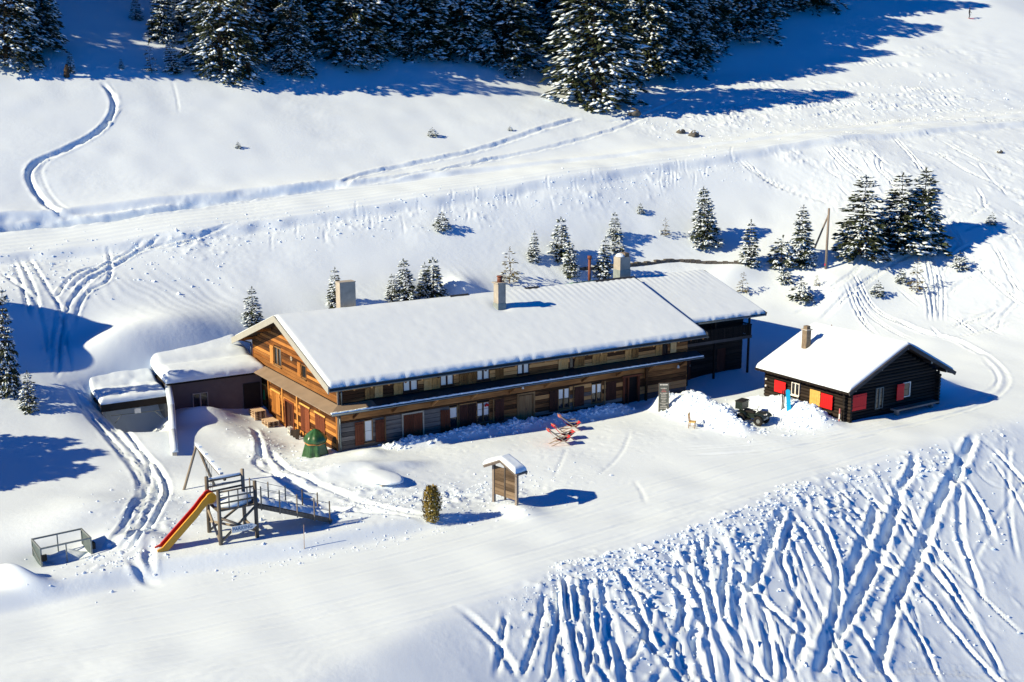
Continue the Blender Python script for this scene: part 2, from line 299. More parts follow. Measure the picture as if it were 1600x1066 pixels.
(0.11,0.12,0.08,0.6,[(73.2,9.2),(69.6,9.2),(66.3,7.3)]),
(0.12,0.15,0.09,0.6,[(71.0,9.3),(70.2,6.4),(69.2,3.5),(68.5,0.2)]),
(0.11,0.12,0.08,0.6,[(71.2,9.1),(70.5,6.1),(69.4,3.2),(69.1,0.1)]),
(0.12,0.15,0.09,0.6,[(49.8,7.7),(53.2,8.6),(56.7,9.6),(62.9,11.1),(66.6,11.2)]),
(0.11,0.12,0.08,0.6,[(49.9,7.5),(53.7,8.4),(57.1,9.4),(63.3,11.0),(67.0,11.0)]),
(0.12,0.15,0.09,0.6,[(48.5,9.5),(52.9,9.9),(57.5,11.1),(61.0,12.6),(65.6,12.7)]),
(0.11,0.12,0.08,0.6,[(48.9,9.4),(53.0,9.6),(57.7,10.9),(61.4,12.5),(65.7,12.4)]),
(0.12,0.15,0.09,0.6,[(55.4,9.9),(54.3,8.1),(53.2,6.0),(52.5,3.8)]),
(0.11,0.12,0.08,0.6,[(55.8,9.9),(54.6,7.9),(53.5,5.9),(52.5,3.5)]),
(0.12,0.15,0.09,0.6,[(56.1,10.2),(54.7,7.3),(54.1,4.2),(54.1,1.4)]),
(0.11,0.12,0.08,0.6,[(56.3,9.9),(55.0,7.2),(54.3,3.8),(54.5,1.3)]),
(0.12,0.15,0.09,0.6,[(57.8,11.0),(55.6,7.8),(55.6,4.0),(56.8,1.5)]),
(0.11,0.12,0.08,0.6,[(58.1,10.8),(55.8,7.6),(56.1,3.9),(56.8,1.1)]),
(0.12,0.15,0.09,0.6,[(64.1,5.2),(66.9,6.0),(69.4,5.8)]),
(0.11,0.12,0.08,0.6,[(64.3,4.9),(67.3,5.9),(69.5,5.4)]),
(0.12,0.15,0.09,0.6,[(74.6,8.3),(72.3,5.1),(69.9,1.9)]),
(0.11,0.12,0.08,0.6,[(75.0,8.2),(72.7,4.9),(70.0,1.5)]),
(0.12,0.15,0.09,0.6,[(66.5,1.4),(62.5,1.2),(59.4,1.5)]),
(0.11,0.12,0.08,0.6,[(66.9,1.4),(62.7,0.7),(59.9,1.3)]),
(0.12,0.15,0.09,0.6,[(64.9,-0.4),(60.8,-0.8),(58.2,-0.1)]),
(0.11,0.12,0.08,0.6,[(65.1,-0.9),(60.8,-1.1),(58.5,-0.5)]),
(0.21,0.22,0.15,0.9,[(108.4,57.0),(109.8,57.0),(111.4,57.0),(113.0,57.2),(114.6,57.5)]),
(0.27,0.22,0.15,0.9,[(80.8,45.0),(83.0,45.0),(85.3,45.0),(87.7,45.2),(90.2,45.2)]),
(0.15,0.22,0.15,0.9,[(106.3,33.3),(107.3,33.2),(108.3,33.2),(109.3,33.1),(109.7,32.6)]),
(0.22,0.22,0.15,0.9,[(85.5,49.0),(86.9,48.9),(88.2,48.5),(89.4,48.1),(90.6,47.7)]),
(0.21,0.22,0.15,0.9,[(122.7,47.5),(124.1,47.2),(126.1,47.2),(128.0,47.2),(129.9,47.2)]),
(0.25,0.22,0.15,0.9,[(130.3,56.2),(132.8,55.7),(135.2,55.1),(137.5,54.3),(139.6,53.4)]),
(0.19,0.22,0.15,0.9,[(137.2,58.7),(139.0,58.7),(140.8,58.6),(142.5,58.5),(144.4,58.5)]),
(0.14,0.22,0.15,0.9,[(90.9,43.8),(92.1,43.9),(93.2,44.1),(94.3,44.3),(95.3,44.4)]),
(0.17,0.22,0.15,0.9,[(66.4,42.8),(67.2,42.5),(67.9,42.4),(68.7,42.2),(69.4,41.9)]),
(0.14,0.22,0.15,0.9,[(106.1,47.0),(107.4,46.9),(108.6,46.8),(110.3,47.0),(112.1,47.3)]),
(0.18,0.22,0.15,0.9,[(96.8,44.3),(97.9,44.2),(99.1,44.3),(100.3,44.5),(101.5,44.6)]),
(0.19,0.22,0.15,0.9,[(97.6,42.1),(99.9,42.1),(102.1,41.9),(104.6,41.9),(106.8,41.7)]),
(0.19,0.22,0.15,0.9,[(94.2,53.1),(95.6,52.8),(97.0,52.4),(98.3,52.0),(99.5,51.6)]),
(0.19,0.22,0.15,0.9,[(86.6,53.7),(87.4,53.4),(88.3,53.2),(89.2,53.0),(90.2,52.9)]),
(0.16,0.22,0.15,0.9,[(102.9,31.7),(105.8,31.9),(108.0,31.5),(110.2,31.1),(112.3,30.6)]),
(0.24,0.22,0.15,0.9,[(113.7,43.4),(115.8,43.0),(117.9,42.5),(119.8,41.9),(121.8,41.3)]),
(0.26,0.22,0.15,0.9,[(75.3,48.0),(76.3,48.1),(77.4,48.3),(78.5,48.5),(79.5,48.7)]),
(0.27,0.22,0.15,0.9,[(133.5,57.2),(135.7,56.8),(137.6,56.1),(139.4,55.4),(141.2,54.7)]),
(0.23,0.22,0.15,0.9,[(95.7,42.0),(98.1,42.2),(100.6,42.4),(103.0,42.5),(105.6,42.7)]),
(0.21,0.22,0.15,0.9,[(74.1,49.0),(74.9,48.9),(75.7,48.7),(76.5,48.6),(77.4,48.4)]),
(0.24,0.22,0.15,0.9,[(128.4,54.1),(130.3,54.2),(132.0,54.2),(133.7,54.2),(135.4,54.1)]),
(0.13,0.22,0.15,0.9,[(99.1,56.5),(100.6,56.4),(102.2,56.3),(103.7,56.2),(105.3,56.2)]),
(0.23,0.22,0.15,0.9,[(85.7,37.5),(87.5,37.2),(89.5,37.1),(92.0,37.5),(94.7,38.0)]),
(0.26,0.22,0.15,0.9,[(109.7,43.5),(111.7,43.5),(113.5,43.4),(115.3,43.2),(117.1,42.9)]),
(0.15,0.22,0.15,0.9,[(97.3,34.1),(99.6,34.5),(100.7,34.0),(102.2,33.7),(103.9,33.6)]),
(0.17,0.22,0.15,0.9,[(111.5,55.5),(114.0,55.6),(116.1,55.3),(117.9,54.7),(119.7,54.0)]),
(0.15,0.22,0.15,0.9,[(115.4,51.3),(117.1,50.8),(118.9,50.4),(120.8,50.0),(122.9,49.8)]),
(0.19,0.22,0.15,0.9,[(128.2,57.4),(130.0,57.0),(131.7,56.6),(133.2,56.0),(134.7,55.4)]),
(0.26,0.22,0.15,0.9,[(109.4,38.8),(111.1,38.6),(112.8,38.4),(114.3,38.0),(115.6,37.5)]),
(0.16,0.22,0.15,0.9,[(88.4,45.8),(89.8,45.4),(91.2,45.2),(92.7,44.9),(94.2,44.6)]),
(0.15,0.22,0.15,0.9,[(107.3,43.8),(109.4,43.4),(111.7,43.1),(114.1,42.8),(116.8,42.6)]),
(0.17,0.22,0.15,0.9,[(100.8,39.2),(101.9,38.9),(102.9,38.5),(103.5,37.9),(103.4,36.6)]),
(0.17,0.22,0.15,0.9,[(89.8,45.7),(91.0,45.9),(92.1,45.9),(93.1,45.8),(94.0,45.5)]),
(0.19,0.22,0.15,0.9,[(91.0,51.0),(91.8,50.8),(92.6,50.6),(93.4,50.4),(94.3,50.3)]),
(0.16,0.22,0.15,0.9,[(89.5,36.2),(90.5,35.6),(93.0,36.2),(95.6,36.8),(98.9,38.0)]),
(0.27,0.22,0.15,0.9,[(122.2,59.6),(124.4,58.8),(127.3,58.6),(130.3,58.6),(133.3,58.4)]),
(0.22,0.22,0.15,0.9,[(85.9,44.9),(87.1,44.7),(88.3,44.5),(89.4,44.2),(90.4,43.8)]),
(0.21,0.22,0.15,0.9,[(126.0,53.6),(128.9,53.3),(131.6,52.8),(134.2,52.3),(136.5,51.5)]),
(0.22,0.22,0.15,0.9,[(86.5,46.8),(88.0,46.5),(89.8,46.4),(91.7,46.4),(93.6,46.4)]),
(0.27,0.22,0.15,0.9,[(118.4,58.5),(120.0,57.8),(121.9,57.3),(124.0,57.0),(126.7,57.1)]),
(0.17,0.22,0.15,0.9,[(110.0,45.9),(112.4,46.0),(114.7,45.9),(116.8,45.6),(118.8,45.3)]),
(0.16,0.22,0.15,0.9,[(104.8,41.9),(107.0,41.7),(109.3,41.6),(111.7,41.5),(114.1,41.5)]),
(0.24,0.22,0.15,0.9,[(83.5,42.0),(85.3,42.2),(87.3,42.5),(89.1,42.8),(91.1,43.2)]),
(0.14,0.22,0.15,0.9,[(94.4,51.3),(95.6,51.0),(96.8,50.5),(97.8,50.0),(98.8,49.4)]),
(0.19,0.22,0.15,0.9,[(73.6,48.1),(74.6,48.0),(75.7,47.9),(76.8,47.9),(77.9,47.9)]),
(0.18,0.22,0.15,0.9,[(104.4,40.0),(106.3,39.8),(108.2,39.6),(110.3,39.5),(112.5,39.6)]),
(0.25,0.22,0.15,0.9,[(84.2,54.5),(85.3,54.3),(86.5,54.3),(87.7,54.2),(88.9,54.2)]),
(0.21,0.22,0.15,0.9,[(68.9,48.1),(70.7,47.5),(72.7,47.2),(74.7,47.0),(76.7,46.6)]),
(0.26,0.22,0.15,0.9,[(100.9,46.3),(102.6,45.8),(104.5,45.4),(106.3,45.0),(108.4,44.8)]),
(0.23,0.22,0.15,0.9,[(96.7,48.5),(97.5,48.3),(98.2,48.0),(98.9,47.8),(99.6,47.5)]),
(0.13,0.22,0.15,0.9,[(99.6,50.7),(100.8,50.6),(102.0,50.4),(103.2,50.3),(104.5,50.1)]),
(0.26,0.22,0.15,0.9,[(96.1,47.0),(97.9,46.8),(99.5,46.5),(101.1,46.0),(102.4,45.5)]),
(0.16,0.22,0.15,0.9,[(74.4,47.6),(75.3,47.5),(76.1,47.4),(77.0,47.3),(77.8,47.2)]),
(0.26,0.22,0.15,0.9,[(132.6,50.9),(134.6,50.4),(136.9,50.0),(139.5,49.8),(142.5,49.9)]),
(0.25,0.22,0.15,0.9,[(92.2,37.6),(93.6,37.0),(95.0,36.3),(97.6,36.6),(99.5,36.3)]),
(0.14,0.17,0.10,0.7,[(84.8,13.6),(85.0,13.0),(85.3,12.3),(85.6,11.6),(85.8,10.9)]),
(0.14,0.17,0.10,0.7,[(80.3,33.6),(79.3,32.0),(79.5,31.4),(80.2,31.3),(81.1,31.3)]),
(0.14,0.17,0.10,0.7,[(76.4,18.7),(76.5,18.1),(76.6,17.6),(76.6,17.0),(76.6,16.4)]),
(0.14,0.17,0.10,0.7,[(75.3,23.2),(75.1,22.5),(75.1,21.9),(75.1,21.3),(75.3,20.7)]),
(0.14,0.17,0.10,0.7,[(86.4,15.7),(86.7,15.2),(86.9,14.7),(87.1,14.2),(87.3,13.7)]),
(0.14,0.17,0.10,0.7,[(88.8,26.0),(89.3,25.7),(89.7,25.3),(90.1,24.8),(90.3,24.3)]),
(0.14,0.17,0.10,0.7,[(71.9,24.8),(72.2,24.4),(72.6,24.1),(73.1,23.8),(73.5,23.5)]),
(0.14,0.17,0.10,0.7,[(84.8,28.5),(85.3,28.2),(85.8,28.0),(86.4,27.8),(87.1,27.7)]),
(0.14,0.17,0.10,0.7,[(89.7,29.9),(90.7,29.7),(91.6,29.5),(92.2,29.0),(92.9,28.5)]),
(0.14,0.17,0.10,0.7,[(97.1,29.3),(97.0,28.4),(97.2,27.7),(97.7,27.2),(98.4,26.9)]),
(0.14,0.17,0.10,0.7,[(99.9,23.6),(100.5,23.1),(101.2,22.7),(102.1,22.4),(103.2,22.2)]),
(0.14,0.17,0.10,0.7,[(86.6,23.5),(86.9,23.2),(87.2,22.8),(87.4,22.5),(87.5,22.1)]),
(0.14,0.17,0.10,0.7,[(70.6,19.8),(70.9,19.0),(71.2,18.2),(71.6,17.5),(72.1,16.8)]),
(0.14,0.17,0.10,0.7,[(77.6,26.8),(77.1,25.8),(76.8,24.9),(76.6,24.0),(76.4,23.1)]),
(0.14,0.17,0.10,0.7,[(68.0,22.7),(67.8,22.0),(67.7,21.3),(67.7,20.7),(67.9,20.0)]),
(0.14,0.17,0.10,0.7,[(75.0,31.2),(75.1,30.8),(75.4,30.5),(75.9,30.3),(76.5,30.3)]),
(0.14,0.17,0.10,0.7,[(77.3,15.2),(77.9,14.5),(78.5,13.8),(79.1,13.0),(79.8,12.4)]),
(0.14,0.17,0.10,0.7,[(80.5,13.8),(80.2,13.4),(80.0,13.0),(79.9,12.6),(79.8,12.3)]),
(0.14,0.17,0.10,0.7,[(75.5,15.0),(76.0,14.7),(76.3,14.3),(76.5,13.8),(76.7,13.3)]),
(0.14,0.17,0.10,0.7,[(72.3,26.1),(72.6,25.3),(72.8,24.6),(72.8,23.7),(72.6,22.9)]),
(0.14,0.17,0.10,0.7,[(69.1,21.3),(69.0,20.5),(68.9,19.7),(68.9,18.9),(68.8,18.1)]),
(0.14,0.17,0.10,0.7,[(94.6,21.0),(94.6,20.5),(94.6,19.9),(94.5,19.3),(94.2,18.7)]),
(0.14,0.17,0.10,0.7,[(84.6,26.0),(85.1,25.3),(85.6,24.5),(86.0,23.8),(86.3,23.0)]),
(0.14,0.17,0.10,0.7,[(88.2,22.2),(88.1,21.6),(88.0,21.1),(87.9,20.5),(87.7,19.9)]),
(0.14,0.17,0.10,0.7,[(69.1,25.9),(69.0,25.0),(69.0,24.2),(69.2,23.5),(69.6,22.9)]),
(0.14,0.17,0.10,0.7,[(69.2,19.6),(69.2,18.8),(69.2,18.0),(69.0,17.2),(68.6,16.5)]),
(0.14,0.17,0.10,0.7,[(72.9,17.0),(72.9,16.5),(72.9,16.0),(72.9,15.5),(72.9,15.0)]),
(0.14,0.17,0.10,0.7,[(71.2,26.3),(70.9,25.8),(70.7,25.3),(70.4,24.9),(70.2,24.4)]),
(0.14,0.17,0.10,0.7,[(77.2,30.8),(77.1,30.2),(77.5,29.9),(77.9,29.6),(78.2,29.1)]),
(0.14,0.17,0.10,0.7,[(69.7,22.5),(69.8,22.2),(69.9,21.9),(70.0,21.5),(70.2,21.2)]),
(0.14,0.17,0.10,0.7,[(99.9,23.6),(99.7,22.8),(99.3,21.9),(98.7,21.0),(98.1,20.1)]),
(0.14,0.17,0.10,0.7,[(77.7,16.8),(77.8,16.4),(78.0,16.0),(78.2,15.7),(78.5,15.3)]),
(0.14,0.17,0.10,0.7,[(66.2,21.4),(66.5,21.1),(66.7,20.8),(66.9,20.5),(66.9,20.1)]),
(0.14,0.17,0.10,0.7,[(67.9,19.5),(68.4,19.0),(68.9,18.6),(69.5,18.3),(70.2,17.9)]),
(0.14,0.17,0.10,0.7,[(86.5,17.6),(86.4,16.8),(86.1,15.9),(85.6,15.0),(85.0,14.1)]),
(0.14,0.17,0.10,0.7,[(74.2,21.1),(74.4,20.7),(74.4,20.3),(74.4,19.9),(74.4,19.5)]),
(0.14,0.17,0.10,0.7,[(77.1,16.6),(77.6,16.1),(78.1,15.6),(78.5,15.2),(79.0,14.7)]),
(0.14,0.17,0.10,0.7,[(96.9,28.4),(97.0,27.6),(97.3,26.9),(97.9,26.4),(98.8,26.0)]),
(0.14,0.17,0.10,0.7,[(77.2,17.8),(77.5,17.2),(77.7,16.6),(77.9,15.9),(78.1,15.3)]),
(0.14,0.17,0.10,0.7,[(75.1,25.7),(74.7,25.0),(74.4,24.4),(74.0,23.7),(73.7,23.1)]),
(0.14,0.17,0.10,0.7,[(74.4,29.0),(75.0,28.2),(75.5,27.3),(75.9,26.4),(76.1,25.4)]),
(0.14,0.17,0.10,0.7,[(81.2,12.5),(81.2,11.6),(81.2,10.8),(81.1,10.0),(81.1,9.1)]),
(0.14,0.17,0.10,0.7,[(71.7,16.8),(71.5,16.0),(71.2,15.2),(70.9,14.4),(70.6,13.5)]),
(0.14,0.17,0.10,0.7,[(89.4,21.3),(88.3,20.0),(87.6,18.9),(86.9,17.8),(86.5,16.8)]),
(0.14,0.17,0.10,0.7,[(99.9,24.5),(100.6,23.9),(101.4,23.3),(102.4,22.9),(103.5,22.5)]),
(0.14,0.17,0.10,0.7,[(77.8,19.2),(78.6,18.8),(79.6,18.4),(80.6,18.1),(81.6,17.7)]),
(0.14,0.17,0.10,0.7,[(81.2,24.6),(80.8,23.5),(80.6,22.5),(80.4,21.6),(80.4,20.7)]),
(0.14,0.17,0.10,0.7,[(73.4,27.5),(73.5,27.0),(73.7,26.7),(74.0,26.3),(74.3,26.0)]),
(0.14,0.17,0.10,0.7,[(83.1,16.8),(82.4,15.8),(81.6,14.8),(80.6,13.9),(79.4,12.9)]),
(0.14,0.17,0.10,0.7,[(84.1,28.8),(84.4,28.1),(84.6,27.5),(84.9,26.8),(85.0,26.1)]),
(0.13,0.14,0.09,0.7,[(70.8,8.5),(70.8,8.1),(70.8,7.7),(70.9,7.3),(70.9,6.9)]),
(0.13,0.14,0.09,0.7,[(67.1,0.7),(67.7,0.6),(68.2,0.5),(68.7,0.4),(69.2,0.2)]),
(0.13,0.14,0.09,0.7,[(68.3,14.9),(68.9,14.5),(69.5,14.2),(70.2,14.0),(70.9,13.8)]),
(0.13,0.14,0.09,0.7,[(67.6,13.6),(67.8,13.1),(67.8,12.6),(67.8,12.1),(67.6,11.6)]),
(0.13,0.14,0.09,0.7,[(62.6,-1.2),(63.2,-1.0),(63.7,-0.8),(64.3,-0.4),(64.8,-0.1)]),
(0.13,0.14,0.09,0.7,[(69.9,9.5),(70.7,9.7),(71.3,10.0),(72.0,10.3),(72.5,10.6)]),
(0.13,0.14,0.09,0.7,[(70.0,11.4),(70.1,11.0),(70.2,10.5),(70.4,10.0),(70.7,9.6)]),
(0.13,0.14,0.09,0.7,[(64.0,10.6),(64.4,10.1),(64.8,9.6),(65.0,9.1),(65.2,8.5)]),
(0.13,0.14,0.09,0.7,[(75.6,8.2),(76.7,8.4),(77.8,8.6),(79.1,8.8),(80.4,9.0)]),
(0.13,0.14,0.09,0.7,[(62.7,2.6),(63.1,2.3),(63.5,2.0),(64.0,1.8),(64.5,1.7)]),
(0.13,0.14,0.09,0.7,[(60.5,8.0),(60.5,7.3),(60.4,6.7),(60.3,6.0),(60.1,5.3)]),
(0.13,0.14,0.09,0.7,[(62.5,0.3),(62.4,-0.3),(62.3,-0.9),(62.2,-1.5),(62.1,-2.1)]),
(0.13,0.14,0.09,0.7,[(73.5,11.0),(74.4,11.1),(75.3,11.1),(76.3,11.0),(77.3,10.9)]),
(0.13,0.14,0.09,0.7,[(70.1,7.9),(70.8,7.7),(71.4,7.5),(72.0,7.3),(72.5,6.9)]),
(0.13,0.14,0.09,0.7,[(59.7,1.0),(60.4,1.2),(61.1,1.3),(61.8,1.4),(62.4,1.5)]),
(0.13,0.14,0.09,0.7,[(61.3,2.9),(61.3,2.2),(61.2,1.5),(61.0,0.7),(60.7,-0.1)]),
(0.13,0.14,0.09,0.7,[(61.7,8.8),(62.2,8.5),(62.7,8.2),(63.3,7.9),(63.9,7.6)]),
(0.13,0.14,0.09,0.7,[(63.3,0.3),(64.1,0.5),(65.0,0.7),(65.9,1.0),(66.8,1.3)]),
(0.13,0.14,0.09,0.7,[(61.6,1.6),(61.3,1.0),(60.9,0.4),(60.7,-0.3),(60.4,-1.0)]),
(0.13,0.14,0.09,0.7,[(78.5,8.6),(79.8,8.6),(81.1,8.6),(82.4,8.7),(83.8,8.8)]),
(0.13,0.14,0.09,0.7,[(58.0,2.2),(57.8,1.7),(57.5,1.2),(57.2,0.7),(56.9,0.1)]),
(0.13,0.14,0.09,0.7,[(71.5,13.2),(72.6,13.1),(73.6,13.2),(74.8,13.4),(76.0,13.8)]),
(0.13,0.14,0.09,0.7,[(69.8,12.6),(70.6,12.8),(71.3,12.9),(72.1,13.0),(72.9,13.1)]),
(0.13,0.14,0.09,0.7,[(69.7,3.3),(69.7,3.0),(69.7,2.7),(69.8,2.4),(69.9,2.1)]),
(0.13,0.14,0.09,0.7,[(81.9,10.4),(83.0,10.6),(84.2,10.8),(85.2,11.0),(86.2,11.1)]),
(0.13,0.14,0.09,0.7,[(76.2,12.7),(77.5,12.8),(78.8,13.1),(80.2,13.4),(81.8,14.0)]),
(0.13,0.14,0.09,0.7,[(78.4,8.8),(77.9,8.1),(77.5,7.5),(77.0,6.9),(76.5,6.3)]),
(0.13,0.14,0.09,0.7,[(71.2,15.2),(71.3,14.8),(71.5,14.4),(71.7,14.0),(72.0,13.7)]),
(0.13,0.14,0.09,0.7,[(65.1,0.1),(66.2,0.5),(67.3,0.8),(68.3,1.1),(69.3,1.4)]),
(0.13,0.14,0.09,0.7,[(73.0,12.8),(74.0,12.5),(75.1,12.3),(76.2,12.2),(77.5,12.2)]),
(0.13,0.14,0.09,0.7,[(69.5,13.9),(70.2,14.1),(70.9,14.1),(71.6,14.1),(72.2,14.1)]),
(0.13,0.14,0.09,0.7,[(68.1,13.6),(67.9,12.9),(67.6,12.2),(67.1,11.5),(66.4,10.9)]),
(0.13,0.14,0.09,0.7,[(67.6,10.4),(67.4,9.9),(67.1,9.4),(66.8,8.9),(66.5,8.4)]),
(0.13,0.14,0.09,0.7,[(73.7,14.5),(74.7,14.4),(75.6,14.2),(76.5,14.0),(77.5,13.7)]),
(0.13,0.14,0.09,0.7,[(69.5,7.0),(70.0,6.7),(70.5,6.4),(70.9,6.0),(71.3,5.7)]),
(0.13,0.14,0.09,0.7,[(76.8,8.7),(77.5,8.3),(78.2,7.7),(78.7,7.2),(79.1,6.7)]),
(0.13,0.14,0.09,0.7,[(56.8,2.5),(56.7,2.0),(56.7,1.6),(56.6,1.2),(56.6,0.8)]),
(0.13,0.14,0.09,0.7,[(71.9,14.8),(71.7,14.3),(71.4,13.8),(71.0,13.4),(70.6,12.9)]),
(0.13,0.14,0.09,0.7,[(71.5,15.9),(71.5,15.2),(71.3,14.6),(70.9,13.9),(70.5,13.3)]),
(0.13,0.14,0.09,0.7,[(69.8,5.5),(69.9,5.2),(69.9,4.9),(70.0,4.5),(70.0,4.2)]),
(0.10,0.05,0.04,0.6,[(28.4,31.5),(27.8,30.3),(27.1,29.3)]),
(0.10,0.05,0.04,0.6,[(31.2,30.6),(30.7,29.8),(30.1,28.7)]),
(0.10,0.05,0.04,0.6,[(35.3,29.1),(34.9,28.1),(34.4,27.0)]),
(0.10,0.05,0.04,0.6,[(50.4,31.1),(49.9,30.0),(48.6,28.8)]),
(0.10,0.05,0.04,0.6,[(12.7,30.3),(12.4,29.3),(11.7,28.0)]),
(0.10,0.05,0.04,0.6,[(38.8,30.7),(38.6,29.8),(37.6,28.7)]),
(0.10,0.05,0.04,0.6,[(29.5,30.2),(29.3,29.4),(28.8,28.1)]),
(0.10,0.05,0.04,0.6,[(32.3,30.4),(31.9,29.7),(30.9,28.6)]),
(0.10,0.05,0.04,0.6,[(26.5,29.6),(26.0,28.5),(25.0,27.4)]),
(0.10,0.05,0.04,0.6,[(51.3,30.7),(50.9,29.8),(49.6,28.5)]),
(0.10,0.05,0.04,0.6,[(16.7,30.2),(16.5,29.2),(15.8,28.0)]),
(0.10,0.05,0.04,0.6,[(51.5,30.0),(50.5,28.8),(49.6,27.7)]),
(0.10,0.05,0.04,0.6,[(31.1,30.5),(30.6,29.8),(30.2,28.6)]),
(0.10,0.05,0.04,0.6,[(52.2,30.3),(51.2,29.2),(50.3,28.0)]),
(0.10,0.05,0.04,0.6,[(24.0,30.0),(23.4,29.2),(22.7,27.9)]),
(0.10,0.05,0.04,0.6,[(22.0,30.8),(21.4,30.0),(21.1,28.8)]),
(0.10,0.05,0.04,0.6,[(55.1,30.2),(54.5,29.3),(53.7,27.9)]),
(0.10,0.05,0.04,0.6,[(49.1,29.4),(48.3,28.3),(47.8,27.1)]),
(0.10,0.05,0.04,0.6,[(12.1,29.3),(11.6,28.2),(11.2,26.9)]),
(0.10,0.05,0.04,0.6,[(54.0,31.2),(52.9,30.1),(52.4,28.7)]),
(0.10,0.05,0.04,0.6,[(36.8,31.6),(35.8,30.4),(35.4,29.3)]),
(0.10,0.05,0.04,0.6,[(7.4,29.4),(6.8,28.3),(6.4,27.0)]),
(0.10,0.05,0.04,0.6,[(25.0,30.3),(24.6,29.5),(24.1,28.2)]),
(0.10,0.05,0.04,0.6,[(39.3,30.3),(38.6,29.5),(38.6,28.3)]),
(0.10,0.05,0.04,0.6,[(42.2,31.7),(41.1,30.2),(40.9,29.3)]),
(0.10,0.05,0.04,0.6,[(62.4,33.1),(59.6,30.4),(59.1,29.2)]),
(0.10,0.05,0.04,0.6,[(26.2,29.5),(25.8,28.3),(24.9,27.2)]),
(0.10,0.05,0.04,0.6,[(26.5,30.2),(26.2,29.2),(25.2,28.1)]),
(0.10,0.05,0.04,0.6,[(26.0,31.8),(25.4,30.4),(24.6,29.5)]),
(0.10,0.05,0.04,0.6,[(56.0,30.2),(55.3,29.3),(53.9,28.0)]),
(0.10,0.05,0.04,0.6,[(17.6,30.4),(17.4,29.5),(16.7,28.2)]),
(0.10,0.05,0.04,0.6,[(19.4,29.2),(19.0,28.0),(18.4,26.8)]),
(0.10,0.05,0.04,0.6,[(16.5,30.8),(16.3,29.9),(15.4,28.7)]),
(0.10,0.05,0.04,0.6,[(32.2,30.1),(31.7,29.3),(31.3,28.0)]),
(0.10,0.05,0.04,0.6,[(53.8,29.5),(53.0,28.3),(51.7,27.2)]),
(0.10,0.05,0.04,0.6,[(10.0,30.4),(9.6,29.5),(9.0,28.1)]),
(0.10,0.05,0.04,0.6,[(53.1,31.6),(52.2,30.2),(51.5,28.9)]),
(0.10,0.05,0.04,0.6,[(12.0,29.2),(11.5,28.1),(11.0,26.9)]),
(0.10,0.05,0.04,0.6,[(16.3,31.9),(15.6,30.5),(15.2,29.5)]),
(0.10,0.05,0.04,0.6,[(50.2,29.6),(49.1,28.5),(48.5,27.4)]),
]
YOUNG = [
(1.49,18.63,2.74,'y','snow dusted young spruce peeping over the chalet roof behind its left gable'),
(8.76,20.12,2.94,'y','young spruce half hidden behind the leftmost chalet chimney'),
(13.76,19.92,2.09,'y','shortest young spruce of the row of four behind the chalet ridge'),
(14.97,19.80,3.40,'y','second young spruce from the left in the row of four behind the ridge'),
(16.74,20.36,2.98,'y','third young spruce from the left in the row of four behind the ridge'),
(17.63,20.13,3.36,'y','rightmost tall young spruce in the row of four behind the ridge'),
(25.15,20.42,3.00,'o','yellowish thin young larch just right of the middle chimney'),
(29.02,22.48,2.58,'y','small young spruce left of the dark tree above the ridge'),
(32.09,22.49,3.59,'y','tallest dark young spruce above the middle of the chalet ridge'),
(31.83,20.50,2.98,'y','snowy little spruce left of the brown flue pipe'),
(34.92,20.05,3.49,'y','bushy snowy spruce between the flue pipe and the right chimney'),
(38.98,23.53,2.47,'y','young spruce with blue shadow standing above the right chimney'),
(38.30,22.23,1.44,'b','round little spruce tip directly above the right chimney'),
(43.78,25.76,0.87,'b','tiny dark bush alone on the slope above the right chimney'),
(44.66,22.95,1.73,'o','sparse leaning sapling on open snow right of the right chimney'),
(48.35,21.37,5.38,'s','slim tall spruce with a long blue shadow on open slope'),
(49.99,16.99,4.08,'y','lone young spruce at the right end of the dark retaining edge'),
(46.63,14.20,1.84,'o','thin sapling just behind the roof of the dark annex'),
(53.00,15.78,2.76,'b','low bushy spruce touching the left side of the taller one beside the pole'),
(54.77,15.01,5.51,'s','tall spruce just left of the braced wooden pole'),
(60.79,13.06,7.52,'s','large spruce immediately right of the braced wooden pole'),
(65.64,12.32,7.27,'s','left one of the two big snowy spruces grown together on the right'),
(67.97,11.51,7.61,'s','right one of the two big snowy spruces grown together on the right'),
(51.55,13.78,1.45,'b','small bush below the bushy spruce and left of the pole'),
(50.59,10.75,2.01,'b','snowy shrub on the bank behind the red shuttered cabin'),
(53.33,11.45,0.96,'o','tiny sapling right of the snowy shrub behind the cabin'),
(57.65,7.96,1.32,'b','small lone shrub above the road right of the cabin'),
(61.65,8.61,1.16,'b','dark little shrub left of the brownish spruce clump'),
(61.74,6.86,3.20,'o','brownish open young spruce clump on the far right slope'),
(68.56,7.34,1.62,'b','lone bushy shrub on tracked snow near the right edge'),
(77.46,10.55,1.18,'b','little dark shrub right of the long shadow of the big spruces'),
(22.26,27.02,1.36,'b','lone small spruce on the bank below the upper road'),
(31.45,45.28,0.86,'b','twiggy shrub tip poking out of the snow above the upper road'),
(10.32,45.17,0.54,'b','tiny buried twig tip in the middle of the smooth upper slope'),
(41.00,45.18,0.48,'b','smallest twig tip at the right of the smooth upper slope'),
(-16.50,13.68,6.52,'s','tall dark spruce cut by the left edge of the picture'),
(-15.55,11.78,2.37,'y','small dark spruce standing in shade near the left edge'),
(-1.08,60.92,1.86,'y','small snowy spruce beside a dark stump at the forest edge'),
(4.14,61.64,0.96,'y','tiny snowy spruce alone in the forest shade'),
(6.98,60.70,2.95,'o','thin lanky sapling in the forest shade'),
(9.16,60.84,3.44,'y','small snowy spruce right of the lanky sapling'),
(9.23,74.07,2.64,'y','young spruce at the top of the shaded glade'),
(10.50,68.96,6.56,'s','mid sized snow plastered spruce right of the shaded glade'),
]
